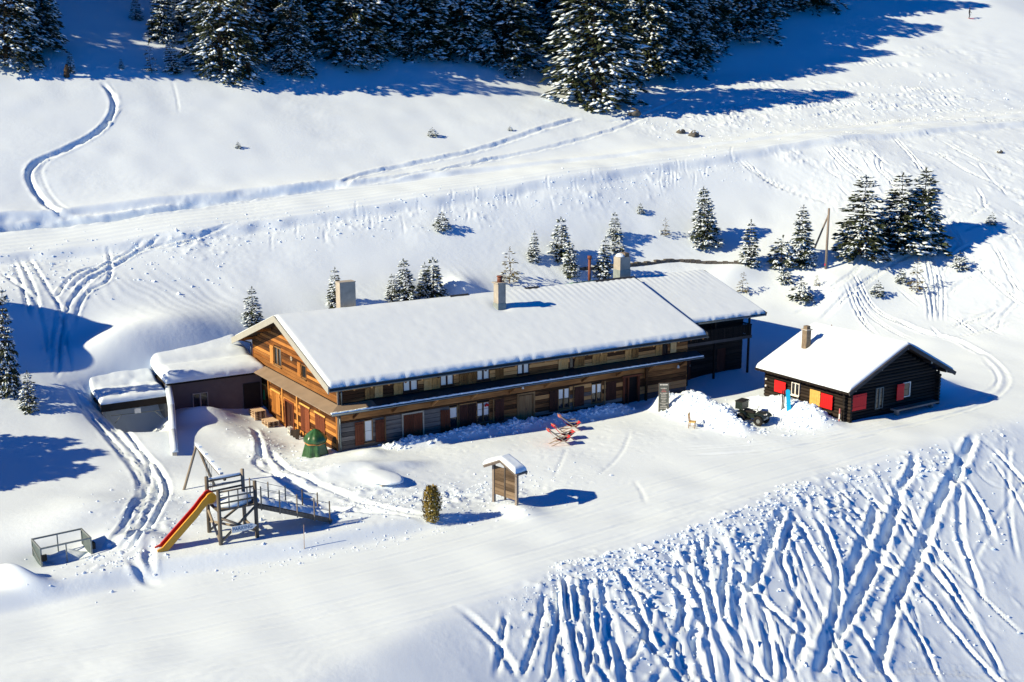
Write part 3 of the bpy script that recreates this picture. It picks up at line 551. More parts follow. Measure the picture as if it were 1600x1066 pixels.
FOREST = [
(-6.6,63.6,17.0,'dark snowy spruce at the top left corner of the picture'),
(-3.4,65.3,15.0,'second spruce from the top left corner'),
(14.4,61.1,19.0,'big spruce with snowy boughs left of the bare dead trunk'),
(21.2,67.4,20.0,'dark spruce behind the bare dead trunk'),
(22.4,61.2,12.0,'narrow low spruce on the forest edge right of the dead trunk'),
(28.9,68.0,20.0,'tall shaded spruce behind the narrow low one at the forest edge'),
(31.0,64.6,18.0,'snow flecked spruce at the middle of the forest edge'),
(38.6,70.5,21.0,'tall dark spruce between the snow flecked one and the rounded one'),
(41.0,65.8,18.0,'dark rounded spruce with bare lower trunk at forest edge'),
(48.7,71.4,21.0,'tall shaded spruce right of the rounded one with bare lower trunk'),
(52.8,64.8,20.0,'sunlit snowy spruce left of the largest one'),
(64.0,73.5,22.0,'tall shaded spruce between the sunlit one and the largest one'),
(58.5,53.4,24.0,'largest spruce standing forward of the forest with sunlit snowy boughs'),
(72.1,60.1,21.0,'dark spruce standing just in front of the forest corner'),
(80.8,63.8,23.0,'low boughed dark spruce in front of the last of the dense forest'),
(71.7,63.3,23.0,'dark spruce touching the right side of the largest one'),
(79.5,66.1,24.0,'dark spruce at the right end of the dense forest edge'),
(94.2,72.7,24.0,'shaded spruce at the top beyond the forest corner'),
(98.8,70.6,25.0,'dark spruce with low boughs right of the forest corner'),
(112.0,76.7,25.0,'dark spruce cut by the top edge, the last but one on the right'),
(119.2,77.1,24.0,'dark spruce cut by the top edge, last of the forest on the right'),
]
LEDGE = [(32.07,21.14),(36.24,20.96),(39.77,20.70),(44.01,20.22),(47.46,18.67),(50.48,16.45)]
TOPRIGHT = [(122.0,82.5),(131.6,83.5),(137.2,81.2),(148.4,83.7),(154.2,81.4),(135.2,90.1),(171.6,87.8)]
DEAD = (16.8,59.4)
ROCKA = (60.02,47.65)
ROCKB = (61.93,41.22)
ROCKC = (62.79,39.85)
STUMP = (-1.70,59.93)
POLE = (56.34,13.20)
BRACE = (58.52,17.36)
SKIER = (146.87,66.63)
STICK = (-7.83,-13.27)
SIGNPOST = (48.77,7.62)
MARK = (62.57,29.25)
ROCKD = (94.89,22.42)
BOARDPOS = (28.89,-9.13)
SKIPOS = (28.72,-8.71)
MENUPOS = (22.78,-3.32)
# ---------------------------------------------------------------- materials
MATS = {}

def new_mat(name):
    m = bpy.data.materials.new(name); m.use_nodes = True
    MATS[name] = m
    nt = m.node_tree
    return m, nt, nt.nodes['Principled BSDF']

def setp(b, **kw):
    for k, v in kw.items():
        b.inputs[k].default_value = v

def plain(name, col, rough=0.7, metal=0.0, var=0.15, scale=6.0, bump=0.0, spec=0.3):
    """one colour with a little cloudy variation"""
    m, nt, b = new_mat(name)
    setp(b, Roughness=rough, Metallic=metal)
    b.inputs['Specular IOR Level'].default_value = spec
    tc = nt.nodes.new('ShaderNodeTexCoord'); nz = nt.nodes.new('ShaderNodeTexNoise')
    nz.inputs['Scale'].default_value = scale; nz.inputs['Detail'].default_value = 6
    rp = nt.nodes.new('ShaderNodeValToRGB')
    rp.color_ramp.elements[0].position = 0.3; rp.color_ramp.elements[1].position = 0.7
    rp.color_ramp.elements[0].color = (*[c * (1 - var) for c in col], 1)
    rp.color_ramp.elements[1].color = (*[min(1, c * (1 + var)) for c in col], 1)
    nt.links.new(tc.outputs['Object'], nz.inputs['Vector']); nt.links.new(nz.outputs['Fac'], rp.inputs[0])
    nt.links.new(rp.outputs[0], b.inputs['Base Color'])
    if bump:
        bp = nt.nodes.new('ShaderNodeBump'); bp.inputs['Strength'].default_value = bump; bp.inputs['Distance'].default_value = 0.02
        nt.links.new(nz.outputs['Fac'], bp.inputs['Height']); nt.links.new(bp.outputs[0], b.inputs['Normal'])
    return m

def wood(name, dark, mid, light, along='x', grain=9.0, rough=0.75, streak=0.5):
    """weathered timber; the grain runs along one axis and each board has its own tone"""
    m, nt, b = new_mat(name)
    setp(b, Roughness=rough); b.inputs['Specular IOR Level'].default_value = 0.2
    L = nt.links.new
    geo = nt.nodes.new('ShaderNodeNewGeometry'); oi = nt.nodes.new('ShaderNodeObjectInfo')
    tc = nt.nodes.new('ShaderNodeTexCoord')
    mp = nt.nodes.new('ShaderNodeMapping')
    sc = {'x': (0.06, 1, 1), 'y': (1, 0.06, 1), 'z': (1, 1, 0.06)}[along]
    mp.inputs['Scale'].default_value = [grain * k for k in sc]
    n1 = nt.nodes.new('ShaderNodeTexNoise'); n1.inputs['Scale'].default_value = 1.6; n1.inputs['Detail'].default_value = 8; n1.inputs['Roughness'].default_value = 0.65
    L(tc.outputs['Object'], mp.inputs['Vector']); L(mp.outputs[0], n1.inputs['Vector'])
    n2 = nt.nodes.new('ShaderNodeTexNoise'); n2.inputs['Scale'].default_value = 0.45; n2.inputs['Detail'].default_value = 3
    L(tc.outputs['Object'], n2.inputs['Vector'])
    a1 = nt.nodes.new('ShaderNodeMath'); a1.operation = 'MULTIPLY_ADD'; a1.inputs[1].default_value = 0.62; 
    L(n1.outputs['Fac'], a1.inputs[0])
    a2 = nt.nodes.new('ShaderNodeMath'); a2.operation = 'MULTIPLY'; a2.inputs[1].default_value = 0.42
    L(n2.outputs['Fac'], a2.inputs[0]); L(a2.outputs[0], a1.inputs[2])
    a3 = nt.nodes.new('ShaderNodeMath'); a3.operation = 'MULTIPLY_ADD'; a3.inputs[1].default_value = streak
    L(oi.outputs['Random'], a3.inputs[0])
    a4 = nt.nodes.new('ShaderNodeMath'); a4.operation = 'SUBTRACT'; a4.inputs[1].default_value = streak * 0.5
    L(a1.outputs[0], a4.inputs[0]); L(a4.outputs[0], a3.inputs[2])
    rp = nt.nodes.new('ShaderNodeValToRGB'); e = rp.color_ramp.elements
    e[0].position = 0.25; e[0].color = (*dark, 1); e[1].position = 0.80; e[1].color = (*light, 1)
    k = e.new(0.52); k.color = (*mid, 1)
    L(a3.outputs[0], rp.inputs[0]); L(rp.outputs[0], b.inputs['Base Color'])
    bp = nt.nodes.new('ShaderNodeBump'); bp.inputs['Strength'].default_value = 0.5; bp.inputs['Distance'].default_value = 0.012
    L(n1.outputs['Fac'], bp.inputs['Height']); L(bp.outputs[0], b.inputs['Normal'])
    return m

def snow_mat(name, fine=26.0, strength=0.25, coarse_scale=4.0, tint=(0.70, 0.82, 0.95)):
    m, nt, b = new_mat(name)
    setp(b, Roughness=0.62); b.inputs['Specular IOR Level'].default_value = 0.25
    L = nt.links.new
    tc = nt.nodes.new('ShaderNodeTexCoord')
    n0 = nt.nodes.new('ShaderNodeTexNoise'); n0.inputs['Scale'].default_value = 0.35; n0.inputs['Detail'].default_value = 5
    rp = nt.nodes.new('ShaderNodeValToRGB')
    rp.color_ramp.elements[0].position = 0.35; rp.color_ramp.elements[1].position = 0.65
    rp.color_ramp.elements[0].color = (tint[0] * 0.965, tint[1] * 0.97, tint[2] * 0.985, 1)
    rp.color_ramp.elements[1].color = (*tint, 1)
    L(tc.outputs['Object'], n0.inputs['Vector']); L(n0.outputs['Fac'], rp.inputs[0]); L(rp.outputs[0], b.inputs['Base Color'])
    n1 = nt.nodes.new('ShaderNodeTexNoise'); n1.inputs['Scale'].default_value = fine; n1.inputs['Detail'].default_value = 3; n1.inputs['Roughness'].default_value = 0.6
    n2 = nt.nodes.new('ShaderNodeTexNoise'); n2.inputs['Scale'].default_value = coarse_scale; n2.inputs['Detail'].default_value = 6
    L(tc.outputs['Object'], n1.inputs['Vector']); L(tc.outputs['Object'], n2.inputs['Vector'])
    b1 = nt.nodes.new('ShaderNodeBump'); b1.inputs['Strength'].default_value = strength; b1.inputs['Distance'].default_value = 0.02
    b2 = nt.nodes.new('ShaderNodeBump'); b2.inputs['Strength'].default_value = strength * 1.2; b2.inputs['Distance'].default_value = 0.05
    L(n1.outputs['Fac'], b1.inputs['Height']); L(n2.outputs['Fac'], b2.inputs['Height'])
    # crust in patches: wind-smoothed and grainy snow alternate
    nm = nt.nodes.new('ShaderNodeTexNoise'); nm.inputs['Scale'].default_value = 0.22; nm.inputs['Detail'].default_value = 3
    mr = nt.nodes.new('ShaderNodeMapRange'); mr.inputs[1].default_value = 0.42; mr.inputs[2].default_value = 0.66; mr.inputs[3].default_value = strength * 0.25; mr.inputs[4].default_value = strength * 1.6
    L(tc.outputs['Object'], nm.inputs['Vector']); L(nm.outputs['Fac'], mr.inputs[0]); L(mr.outputs[0], b2.inputs['Strength'])
    L(b1.outputs[0], b2.inputs['Normal']); L(b2.outputs[0], b.inputs['Normal'])
    return m

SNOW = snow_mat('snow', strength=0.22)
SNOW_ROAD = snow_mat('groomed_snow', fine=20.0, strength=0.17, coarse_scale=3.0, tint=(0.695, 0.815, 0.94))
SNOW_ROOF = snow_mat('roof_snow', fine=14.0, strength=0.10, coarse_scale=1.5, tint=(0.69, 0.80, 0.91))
GOLD_Y = wood('golden_timber_gable', (0.045, 0.015, 0.004), (0.235, 0.088, 0.020), (0.46, 0.205, 0.055), 'y', 7.0, streak=0.75)
GOLD_DARK = wood('dark_golden_timber_gable', (0.030, 0.012, 0.004), (0.125, 0.050, 0.014), (0.27, 0.12, 0.035), 'y', 7.0, streak=0.6)
GOLD_Z = wood('golden_upright_timber', (0.12, 0.042, 0.010), (0.36, 0.15, 0.036), (0.60, 0.30, 0.09), 'z', 8.0, streak=0.4)
BROWN_X = wood('brown_weathered_timber', (0.055, 0.022, 0.008), (0.34, 0.150, 0.050), (0.62, 0.33, 0.13), 'x', 7.0, streak=0.65)
GREY_X = wood('grey_weathered_timber', (0.045, 0.040, 0.040), (0.12, 0.105, 0.10), (0.25, 0.22, 0.20), 'x', 7.0, streak=0.4)
SHUT_GOLD = wood('honey_shutter_wood', (0.15, 0.065, 0.018), (0.52, 0.28, 0.095), (0.70, 0.47, 0.23), 'z', 9.0, streak=0.55)
SHUT_RED = wood('red_brown_shutter_wood', (0.05, 0.014, 0.007), (0.135, 0.038, 0.018), (0.24, 0.075, 0.035), 'z', 8.0, streak=0.35)
SHUT_DARK = wood('dark_shutter_wood', (0.020, 0.008, 0.006), (0.060, 0.020, 0.014), (0.11, 0.042, 0.030), 'z', 8.0, streak=0.3)
DOOR_WOOD = wood('pale_door_wood', (0.14, 0.075, 0.030), (0.33, 0.20, 0.095), (0.48, 0.33, 0.18), 'z', 8.0, streak=0.3)
DARK_X = wood('blackened_timber', (0.006, 0.005, 0.005), (0.015, 0.012, 0.011), (0.034, 0.026, 0.023), 'x', 7.0, streak=0.4)
DARK_Y = wood('blackened_timber_side', (0.006, 0.005, 0.005), (0.016, 0.012, 0.011), (0.034, 0.026, 0.022), 'y', 7.0, streak=0.4)
TRIM = wood('trim_wood', (0.08, 0.04, 0.018), (0.22, 0.12, 0.05), (0.40, 0.25, 0.12), 'z', 8.0, streak=0.3)
PLAYWOOD = wood('grey_playground_timber', (0.075, 0.065, 0.055), (0.19, 0.165, 0.135), (0.33, 0.29, 0.245), 'z', 8.0, streak=0.4)
SIGNWOOD = wood('sign_boards', (0.045, 0.032, 0.022), (0.125, 0.09, 0.062), (0.24, 0.185, 0.13), 'y', 8.0, streak=0.4)
PALLET = wood('pallet_wood', (0.22, 0.15, 0.10), (0.46, 0.34, 0.24), (0.64, 0.52, 0.40), 'y', 8.0, streak=0.3)
BARK = wood('bark', (0.030, 0.020, 0.014), (0.075, 0.052, 0.036), (0.14, 0.10, 0.075), 'z', 5.0, streak=0.3)
FASCIA = plain('grey_painted_fascia', (0.33, 0.34, 0.32), 0.6, var=0.06, scale=3)
TIN = plain('canopy_tin', (0.25, 0.20, 0.155), 0.55, var=0.10, scale=1.2)
DARKTIN = plain('dark_roof_tin', (0.040, 0.044, 0.050), 0.45, var=0.15, scale=2)
GUTTER = plain('zinc_gutter', (0.10, 0.13, 0.155), 0.35, metal=0.5, var=0.1)
PANE = plain('curtained_glass', (0.74, 0.75, 0.75), 0.08, var=0.07, scale=1.5, spec=0.6)
DARKGLASS = plain('dark_glass', (0.020, 0.022, 0.026), 0.06, var=0.1, spec=0.6)
FRAME_W = plain('pale_window_frame', (0.42, 0.36, 0.28), 0.6)
CONCRETE = plain('concrete', (0.36, 0.34, 0.31), 0.85, var=0.2, scale=3, bump=0.3)
RENDER_P = plain('mauve_render', (0.125, 0.105, 0.11), 0.9, var=0.10, scale=2, bump=0.2)
CHIM = plain('chimney_render', (0.33, 0.31, 0.28), 0.85, var=0.16, scale=2.5, bump=0.25)
CHIM_LOW = plain('chimney_flashing', (0.20, 0.24, 0.25), 0.5, var=0.15, scale=3)
BRICK = plain('old_brick', (0.17, 0.135, 0.10), 0.9, var=0.3, scale=6, bump=0.4)
RUST = plain('rusty_iron', (0.16, 0.055, 0.035), 0.7, var=0.25, scale=5)
GREEN_TIN = plain('green_copper', (0.075, 0.17, 0.15), 0.5, var=0.15, scale=3)
RED = plain('red_paint', (0.62, 0.012, 0.016), 0.55, var=0.08, scale=3)
YELLOW_W = plain('yellow_varnish', (0.60, 0.38, 0.11), 0.6, var=0.12, scale=4)
WHITE = plain('white_paint', (0.78, 0.78, 0.76), 0.5, var=0.04)
SLIDE_Y = plain('yellow_slide', (0.60, 0.29, 0.015), 0.35, var=0.06, spec=0.5)
SLIDE_R = plain('red_slide', (0.40, 0.014, 0.012), 0.4, var=0.08, spec=0.5)
STEEL = plain('galvanised_steel', (0.22, 0.25, 0.26), 0.45, metal=0.4, var=0.15, scale=8)
MESHM = plain('cage_sheet', (0.085, 0.12, 0.13), 0.5, metal=0.3, var=0.15, scale=6)
BLACK = plain('black_rubber', (0.012, 0.012, 0.013), 0.75, var=0.2)
QUADG = plain('dark_green_plastic', (0.012, 0.022, 0.018), 0.4, var=0.15, spec=0.4)
TARP = plain('green_tarpaulin', (0.030, 0.095, 0.035), 0.28, var=0.35, scale=4, bump=0.3, spec=0.5)
ROPE = plain('orange_rope', (0.55, 0.24, 0.07), 0.8)
BOARD = plain('slate_board', (0.085, 0.095, 0.090), 0.7, var=0.15, scale=5)
CHALK = plain('chalk', (0.62, 0.62, 0.60), 0.9)
CHALKRED = plain('red_chalk', (0.50, 0.16, 0.15), 0.9)
CANVAS = plain('red_canvas', (0.50, 0.020, 0.030), 0.75, var=0.12, scale=5)
CYAN = plain('cyan_topsheet', (0.010, 0.37, 0.66), 0.3, var=0.05, spec=0.5)
BLUEP = plain('blue_paint', (0.015, 0.13, 0.33), 0.5)
ROCK = plain('grey_rock', (0.10, 0.095, 0.088), 0.9, var=0.35, scale=4, bump=0.6)
NEEDLE = plain('needles', (0.030, 0.044, 0.020), 0.75, var=0.5, scale=1.2)
NEEDLE_Y = plain('yellowish_needles', (0.105, 0.088, 0.030), 0.75, var=0.4, scale=2)
HEDGE = plain('golden_conifer', (0.21, 0.155, 0.032), 0.75, var=0.5, scale=6)
SIGNYEL = plain('sign_yellow', (0.62, 0.36, 0.06), 0.5)
CLOTH_D = plain('dark_clothes', (0.020, 0.022, 0.030), 0.8)
GREENP = plain('green_paint', (0.03, 0.30, 0.09), 0.5)
SKIN = plain('skin', (0.42, 0.24, 0.17), 0.6)

# ---------------------------------------------------------------- mesh helpers
class MB:
    """collects boxes, bars, tubes and sheets; build() links them as one mesh object"""
    def __init__(self):
        self.v = []; self.f = []; self.m = []
    def add(self, vs_, fs, mi=0):
        n = len(self.v); self.v += [tuple(p) for p in vs_]
        self.f += [tuple(n + i for i in q) for q in fs]; self.m += [mi] * len(fs)
        return self
    def box(self, x0, x1, y0, y1, z0, z1, mi=0):
        return self.add([(x0, y0, z0), (x1, y0, z0), (x1, y1, z0), (x0, y1, z0), (x0, y0, z1), (x1, y0, z1), (x1, y1, z1), (x0, y1, z1)],
                        [(3, 2, 1, 0), (4, 5, 6, 7), (0, 1, 5, 4), (1, 2, 6, 5), (2, 3, 7, 6), (3, 0, 4, 7)], mi)
    def bar(self, p, q, w, h, up=(0, 0, 1), mi=0):
        p, q = Vector(p), Vector(q); d = (q - p).normalized(); u = Vector(up)
        if abs(d.dot(u)) > 0.98: u = Vector((0, 1, 0))
        s = d.cross(u).normalized() * (w / 2); n = s.cross(d).normalized() * (h / 2)
        c = [p - s - n, p + s - n, p + s + n, p - s + n, q - s - n, q + s - n, q + s + n, q - s + n]
        return self.add(c, [(0, 1, 2, 3), (7, 6, 5, 4), (0, 4, 5, 1), (1, 5, 6, 2), (2, 6, 7, 3), (3, 7, 4, 0)], mi)
    def tube(self, p, q, r0, r1=None, n=8, mi=0, cap=True):
        r1 = r0 if r1 is None else r1
        p, q = Vector(p), Vector(q); d = (q - p).normalized()
        u = Vector((0, 0, 1)) if abs(d.z) < 0.9 else Vector((1, 0, 0))
        a = d.cross(u).normalized(); b = d.cross(a)
        ring = lambda c, r: [c + (a * math.cos(2 * math.pi * k / n) + b * math.sin(2 * math.pi * k / n)) * r for k in range(n)]
        fs = [(k, (k + 1) % n, n + (k + 1) % n, n + k) for k in range(n)]
        if cap: fs += [tuple(range(n - 1, -1, -1)), tuple(range(n, 2 * n))]
        return self.add(ring(p, r0) + ring(q, r1), fs, mi)
    def path(self, pts, r, n=6, mi=0):
        for p, q in zip(pts, pts[1:]): self.tube(p, q, r, r, n, mi)
        return self
    def prism(self, poly, axis, a, b, mi=0):
        """extrude a 2D outline along an axis: axis 'x' takes (y,z), 'y' takes (x,z), 'z' takes (x,y)"""
        mk = {'x': lambda q, k: (k, q[0], q[1]), 'y': lambda q, k: (q[0], k, q[1]), 'z': lambda q, k: (q[0], q[1], k)}[axis]
        n = len(poly)
        return self.add([mk(q, a) for q in poly] + [mk(q, b) for q in poly],
                        [tuple(range(n)), tuple(range(2 * n - 1, n - 1, -1))] + [(k, n + k, n + (k + 1) % n, (k + 1) % n) for k in range(n)], mi)
    def mesh(self, name, mats, smooth=False):
        me = bpy.data.meshes.new(name)
        me.from_pydata(self.v, [], self.f)
        for m in (mats if isinstance(mats, (list, tuple)) else [mats]): me.materials.append(m)
        if isinstance(mats, (list, tuple)): me.polygons.foreach_set('material_index', self.m)
        bm = bmesh.new(); bm.from_mesh(me); bmesh.ops.recalc_face_normals(bm, faces=bm.faces); bm.to_mesh(me); bm.free()
        if smooth: me.polygons.foreach_set('use_smooth', [True] * len(me.polygons))
        me.update()
        return me
    def build(self, name, mats, parent=None, smooth=False):
        return link(name, self.mesh(name, mats, smooth), parent)

def link(name, me, parent=None):
    o = bpy.data.objects.new(name, me); COL.objects.link(o)
    if parent is not None: o.parent = parent
    return o

def tag(o, label=None, cat=None, group=None, kind=None):
    if label: o['label'] = label
    if cat: o['category'] = cat
    if group: o['group'] = group
    if kind: o['kind'] = kind
    return o

def thing(name, label, cat, loc=(0, 0, 0), rz=0.0, group=None):
    o = bpy.data.objects.new(name, None); COL.objects.link(o)
    o.empty_display_size = 0.2; o.location = loc; o.rotation_euler = (0, 0, rz)
    return tag(o, label, cat, group, 'thing')

def one_box(name, x0, x1, y0, y1, z0, z1, mat, parent=None):
    return MB().box(x0, x1, y0, y1, z0, z1).build(name, mat, parent)

def np_mesh(name, V, Q, mats, smooth=True, mi=None):
    me = bpy.data.meshes.new(name)
    V = np.asarray(V, np.float32); Q = np.asarray(Q, np.int32)
    me.vertices.add(len(V)); me.vertices.foreach_set('co', V.ravel())
    k = Q.shape[1]
    me.loops.add(Q.size); me.loops.foreach_set('vertex_index', Q.ravel())
    me.polygons.add(len(Q)); me.polygons.foreach_set('loop_start', np.arange(0, Q.size, k, dtype=np.int32))
    try: me.polygons.foreach_set('loop_total', np.full(len(Q), k, np.int32))
    except Exception: pass
    for m in (mats if isinstance(mats, (list, tuple)) else [mats]): me.materials.append(m)
    if mi is not None: me.polygons.foreach_set('material_index', np.asarray(mi, np.int32))
    me.polygons.foreach_set('use_smooth', np.full(len(Q), smooth))
    me.update(calc_edges=True)
    return me
# ---------------------------------------------------------------- the snow: one fine sheet, split into slope and the two groomed roads
def spaced(parts):
    out = [parts[0][0]]
    for a, b, d0, d1 in parts:
        p = a
        while p < b - 1e-6:
            k = (p - a) / (b - a); p = min(b, p + d0 + (d1 - d0) * k); out.append(p)
    return np.array(out)
# sheet coordinates: gx across the view, gy away from the drone, measured from the point below it
gx = spaced([(-420, -90, 40, 3), (-90, -48, 2.0, 0.35), (-48, -28, 0.2, 0.115), (-28, 40, 0.115, 0.115), (40, 62, 0.13, 0.22), (62, 105, 0.3, 2.0), (105, 420, 3, 40)])
gy = spaced([(-60, 30, 12, 1.5), (30, 38, 0.6, 0.14), (38, 92, 0.135, 0.135), (92, 125, 0.14, 0.24), (125, 200, 0.26, 0.7), (200, 420, 2, 20)])
NX, NY = len(gx), len(gy)
GXX, GYY = np.meshgrid(gx, gy)
CX, CY = -27.402, -62.563
TS = CX + GXX * CA + GYY * SA
TT = CY - GXX * SA + GYY * CA
TZ = land(TS, TT)

# where the snow is churned up: x, y, radius, strength
d_edge = edge_t(TS) - TT + 0.45 * vnoise(TS * 0.55, TT * 0.3, 18) + 0.2 * vnoise(TS * 1.7, TT * 1.2, 19)
churn = np.zeros_like(TZ)
churn += 0.75 * np.exp(-((d_edge - 1.2) / 1.5) ** 2) * sstep(-6, 5, TS) * sstep(46, 34, TS)      # below the road's edge
churn += 0.30 * sstep(0, 2, d_edge) * sstep(-8, -1, TS) * sstep(34, 24, TS)
churn += 0.9 * np.exp(-((TS - 0.5) / 5.5) ** 2 - ((TT + 10.6) / 2.0) ** 2)
churn += 0.5 * np.exp(-((TS + 5.5) / 3.5) ** 2 - ((TT + 6.5) / 2.0) ** 2)
churn += 0.5 * np.exp(-((TS + 13.0) / 2.2) ** 2 - ((TT + 6.5) / 3.0) ** 2)
churn += 0.6 * np.exp(-((TS + 3.2) / 1.6) ** 2 - ((TT - 3.5) / 4.5) ** 2)
churn += 1.0 * np.exp(-((TS - 25.0) / 1.7) ** 2 - ((TT + 6.0) / 3.4) ** 2)
churn += 0.8 * np.exp(-((TS - 29.6) / 1.6) ** 2 - ((TT + 9.0) / 2.6) ** 2)
churn += 0.6 * np.exp(-((TT + 1.1) / 0.7) ** 2) * sstep(2.5, 4, TS) * sstep(22.5, 20.5, TS)
churn += 0.35 * np.exp(-((TT - 28.6) / 1.8) ** 2) * sstep(-20, -12, TS)                            # under the upper road
churn += 0.75 * sstep(52, 70, TS) * np.exp(-((TT - 43.5) / 5.5) ** 2)
churn += 0.4 * sstep(55, 75, TS) * sstep(-4, 6, TT) * sstep(32, 26, TT)
churn += 0.35 * np.exp(-((TT + 13.6) / 0.9) ** 2) * sstep(9, 3, TS) * sstep(-13, -8, TS)
churn += 0.5 * np.exp(-((TS + 16.8) / 1.7) ** 2 - ((TT + 11.2) / 1.0) ** 2)
churn += 0.02
groomed_low = sstep(0.3, -0.9, d_edge) * sstep(-11.6, -13.2, TT)
t_lo = np.interp(TS, [-60, 0, 60, 120], [30.2, 30.5, 30.6, 30.2]); t_hi = np.interp(TS, [-60, 0, 60, 120], [37.3, 37.0, 35.0, 32.6])
groomed_up = sstep(-0.4, 0.5, TT - t_lo) * sstep(0.5, -0.5, TT - t_hi)
churn *= (1 - 0.93 * groomed_low) * (1 - 0.93 * groomed_up)
crumb = np.clip(vnoise(TS * 2.3, TT * 2.3, 11) + 0.45 * vnoise(TS * 4.7, TT * 4.7, 12) - 0.12, 0, 2) ** 1.3
crumb += 0.5 * np.clip(vnoise(TS * 7.5, TT * 7.5, 13) - 0.35, 0, 1)
lump = 0.6 * vnoise(TS * 1.1, TT * 1.1, 14)
patch = np.clip(0.55 + 0.9 * vnoise(TS * 0.5, TT * 0.5, 15), 0.1, 1.3)
TZ += churn * patch * (0.30 * crumb + 0.16 * lump)
TZ += 0.010 * vnoise(TS * 3.1, TT * 3.1, 16) * np.clip(0.15 + vnoise(TS * 0.15, TT * 0.15, 17), 0, 1)
# wind ripples running down the long bank under the upper road, comb lines on the roads
TZ += 0.012 * np.sin((TS * 0.93 + TT * 0.35 + 0.6 * vnoise(TS * .4, TT * .4, 21)) * 7.0) * np.exp(-((TT - 23) / 4.0) ** 2) * np.clip(vnoise(TS * 0.2, TT * 0.2, 22) + 0.3, 0, 1)
TZ += 0.006 * np.sin(d_edge * 2 * math.pi / 0.62 + vnoise(TS * .2, TT * .2, 23)) * groomed_low * np.clip(0.3 + vnoise(TS * 0.12, TT * 0.35, 24), 0, 1)
TZ += 0.015 * np.sin((TT - t_lo) * 2 * math.pi / 0.8) * groomed_up

def carve(w, depth, lip, crumbs, pts, seed):
    """press a furrow with uneven lips along a line"""
    P = np.array(pts, float)
    # smooth the line
    for _ in range(2):
        if len(P) > 2:
            Q = np.empty((2 * len(P), 2)); Q[0::2] = P; Q[1::2] = np.vstack([0.5 * (P[1:] + P[:-1]), P[-1:]]); Q = Q[:-1]
            Q[1:-1] = 0.25 * Q[:-2] + 0.5 * Q[1:-1] + 0.25 * Q[2:]; P = Q
    rad = w * 3.2
    px = (P[:, 0] - CX) * CA - (P[:, 1] - CY) * SA; py = (P[:, 0] - CX) * SA + (P[:, 1] - CY) * CA
    i0, i1 = np.searchsorted(gx, [px.min() - rad, px.max() + rad]); j0, j1 = np.searchsorted(gy, [py.min() - rad, py.max() + rad])
    if i1 - i0 < 2 or j1 - j0 < 2: return
    D = np.full((j1 - j0, i1 - i0), 1e9); LEN = np.zeros_like(D)
    run = 0.0
    for k in range(len(px) - 1):
        ax, ay, bx, by = px[k], py[k], px[k + 1], py[k + 1]
        a0, a1 = np.searchsorted(gx, [min(ax, bx) - rad, max(ax, bx) + rad]); b0, b1 = np.searchsorted(gy, [min(ay, by) - rad, max(ay, by) + rad])
        if a1 <= a0 or b1 <= b0: continue
        X = gx[None, a0:a1]; Y = gy[b0:b1, None]
        dx, dy = bx - ax, by - ay; L2 = dx * dx + dy * dy + 1e-9
        u = np.clip(((X - ax) * dx + (Y - ay) * dy) / L2, 0, 1)
        dd = np.hypot(X - ax - u * dx, Y - ay - u * dy)
        sub = D[b0 - j0:b1 - j0, a0 - i0:a1 - i0]; sl = LEN[b0 - j0:b1 - j0, a0 - i0:a1 - i0]
        m = dd < sub
        sub[m] = dd[m]; sl[m] = (run + u * math.sqrt(L2))[m]
        run += math.sqrt(L2)
    sx, ty = TS[j0:j1, i0:i1], TT[j0:j1, i0:i1]
    nz = vnoise(sx * 1.3, ty * 1.3, 100 + seed); nf = vnoise(sx * 4.2, ty * 4.2, 200 + seed)
    De = D + 0.22 * w * nz
    fade = sstep(0, 1.2, LEN) * sstep(0, 1.2, run - LEN) * 0.85 + 0.15
    fade = np.where(D < 1e8, fade, 0) * (0.8 + 0.3 * nz)
    g = -depth * np.exp(-(De / w) ** 4) * (1 + 0.10 * nf)
    rim = lip * np.exp(-((De - 1.55 * w) / (0.55 * w)) ** 2) * np.clip(0.75 + 0.35 * nz + (0.10 + crumbs * 0.9) * nf, 0, 2)
    TZ[j0:j1, i0:i1] += fade * (g + rim)

for k, tr in enumerate(TRACKS):
    carve(*tr, k % 37)
# ski lines down the steep face below the road
rt = random.Random(8)
for k in range(48):
    s0 = rt.uniform(-3.0, 27) if k < 42 else rt.uniform(27, 38)
    p = [s0, float(edge_t(np.array(s0))) - rt.uniform(0.2, 2.5)]
    ang = rt.gauss(-0.28, 0.28); line = [tuple(p)]
    for q in range(rt.randint(4, 13)):
        ang += rt.gauss(0, 0.10)
        p = [p[0] + math.sin(ang) * 1.1, p[1] - math.cos(ang) * 1.1]; line.append(tuple(p))
    w = rt.uniform(0.08, 0.24)
    carve(w, w * rt.uniform(0.45, 1.1), w * 0.5, 0.35, line, k)
# footprints on the trodden snow
rf = random.Random(4)
for k in range(620):
    x, y = rf.gauss(0.5, 4.2), rf.gauss(-10.4, 1.6)
    if k % 4 == 0: x, y = rf.gauss(-3.2, 1.2), rf.uniform(-5, 8)
    if k % 4 == 1: x, y = rf.gauss(-6.5, 4.0), rf.gauss(-6.5, 2.0)
    if k % 4 == 2: x, y = rf.uniform(4, 27), rf.gauss(-5.5, 2.6)
    a = rf.uniform(0, 6.28)
    carve(0.12, 0.12, 0.05, 0.8, [(x, y), (x + 0.25 * math.cos(a), y + 0.25 * math.sin(a))], k % 30)

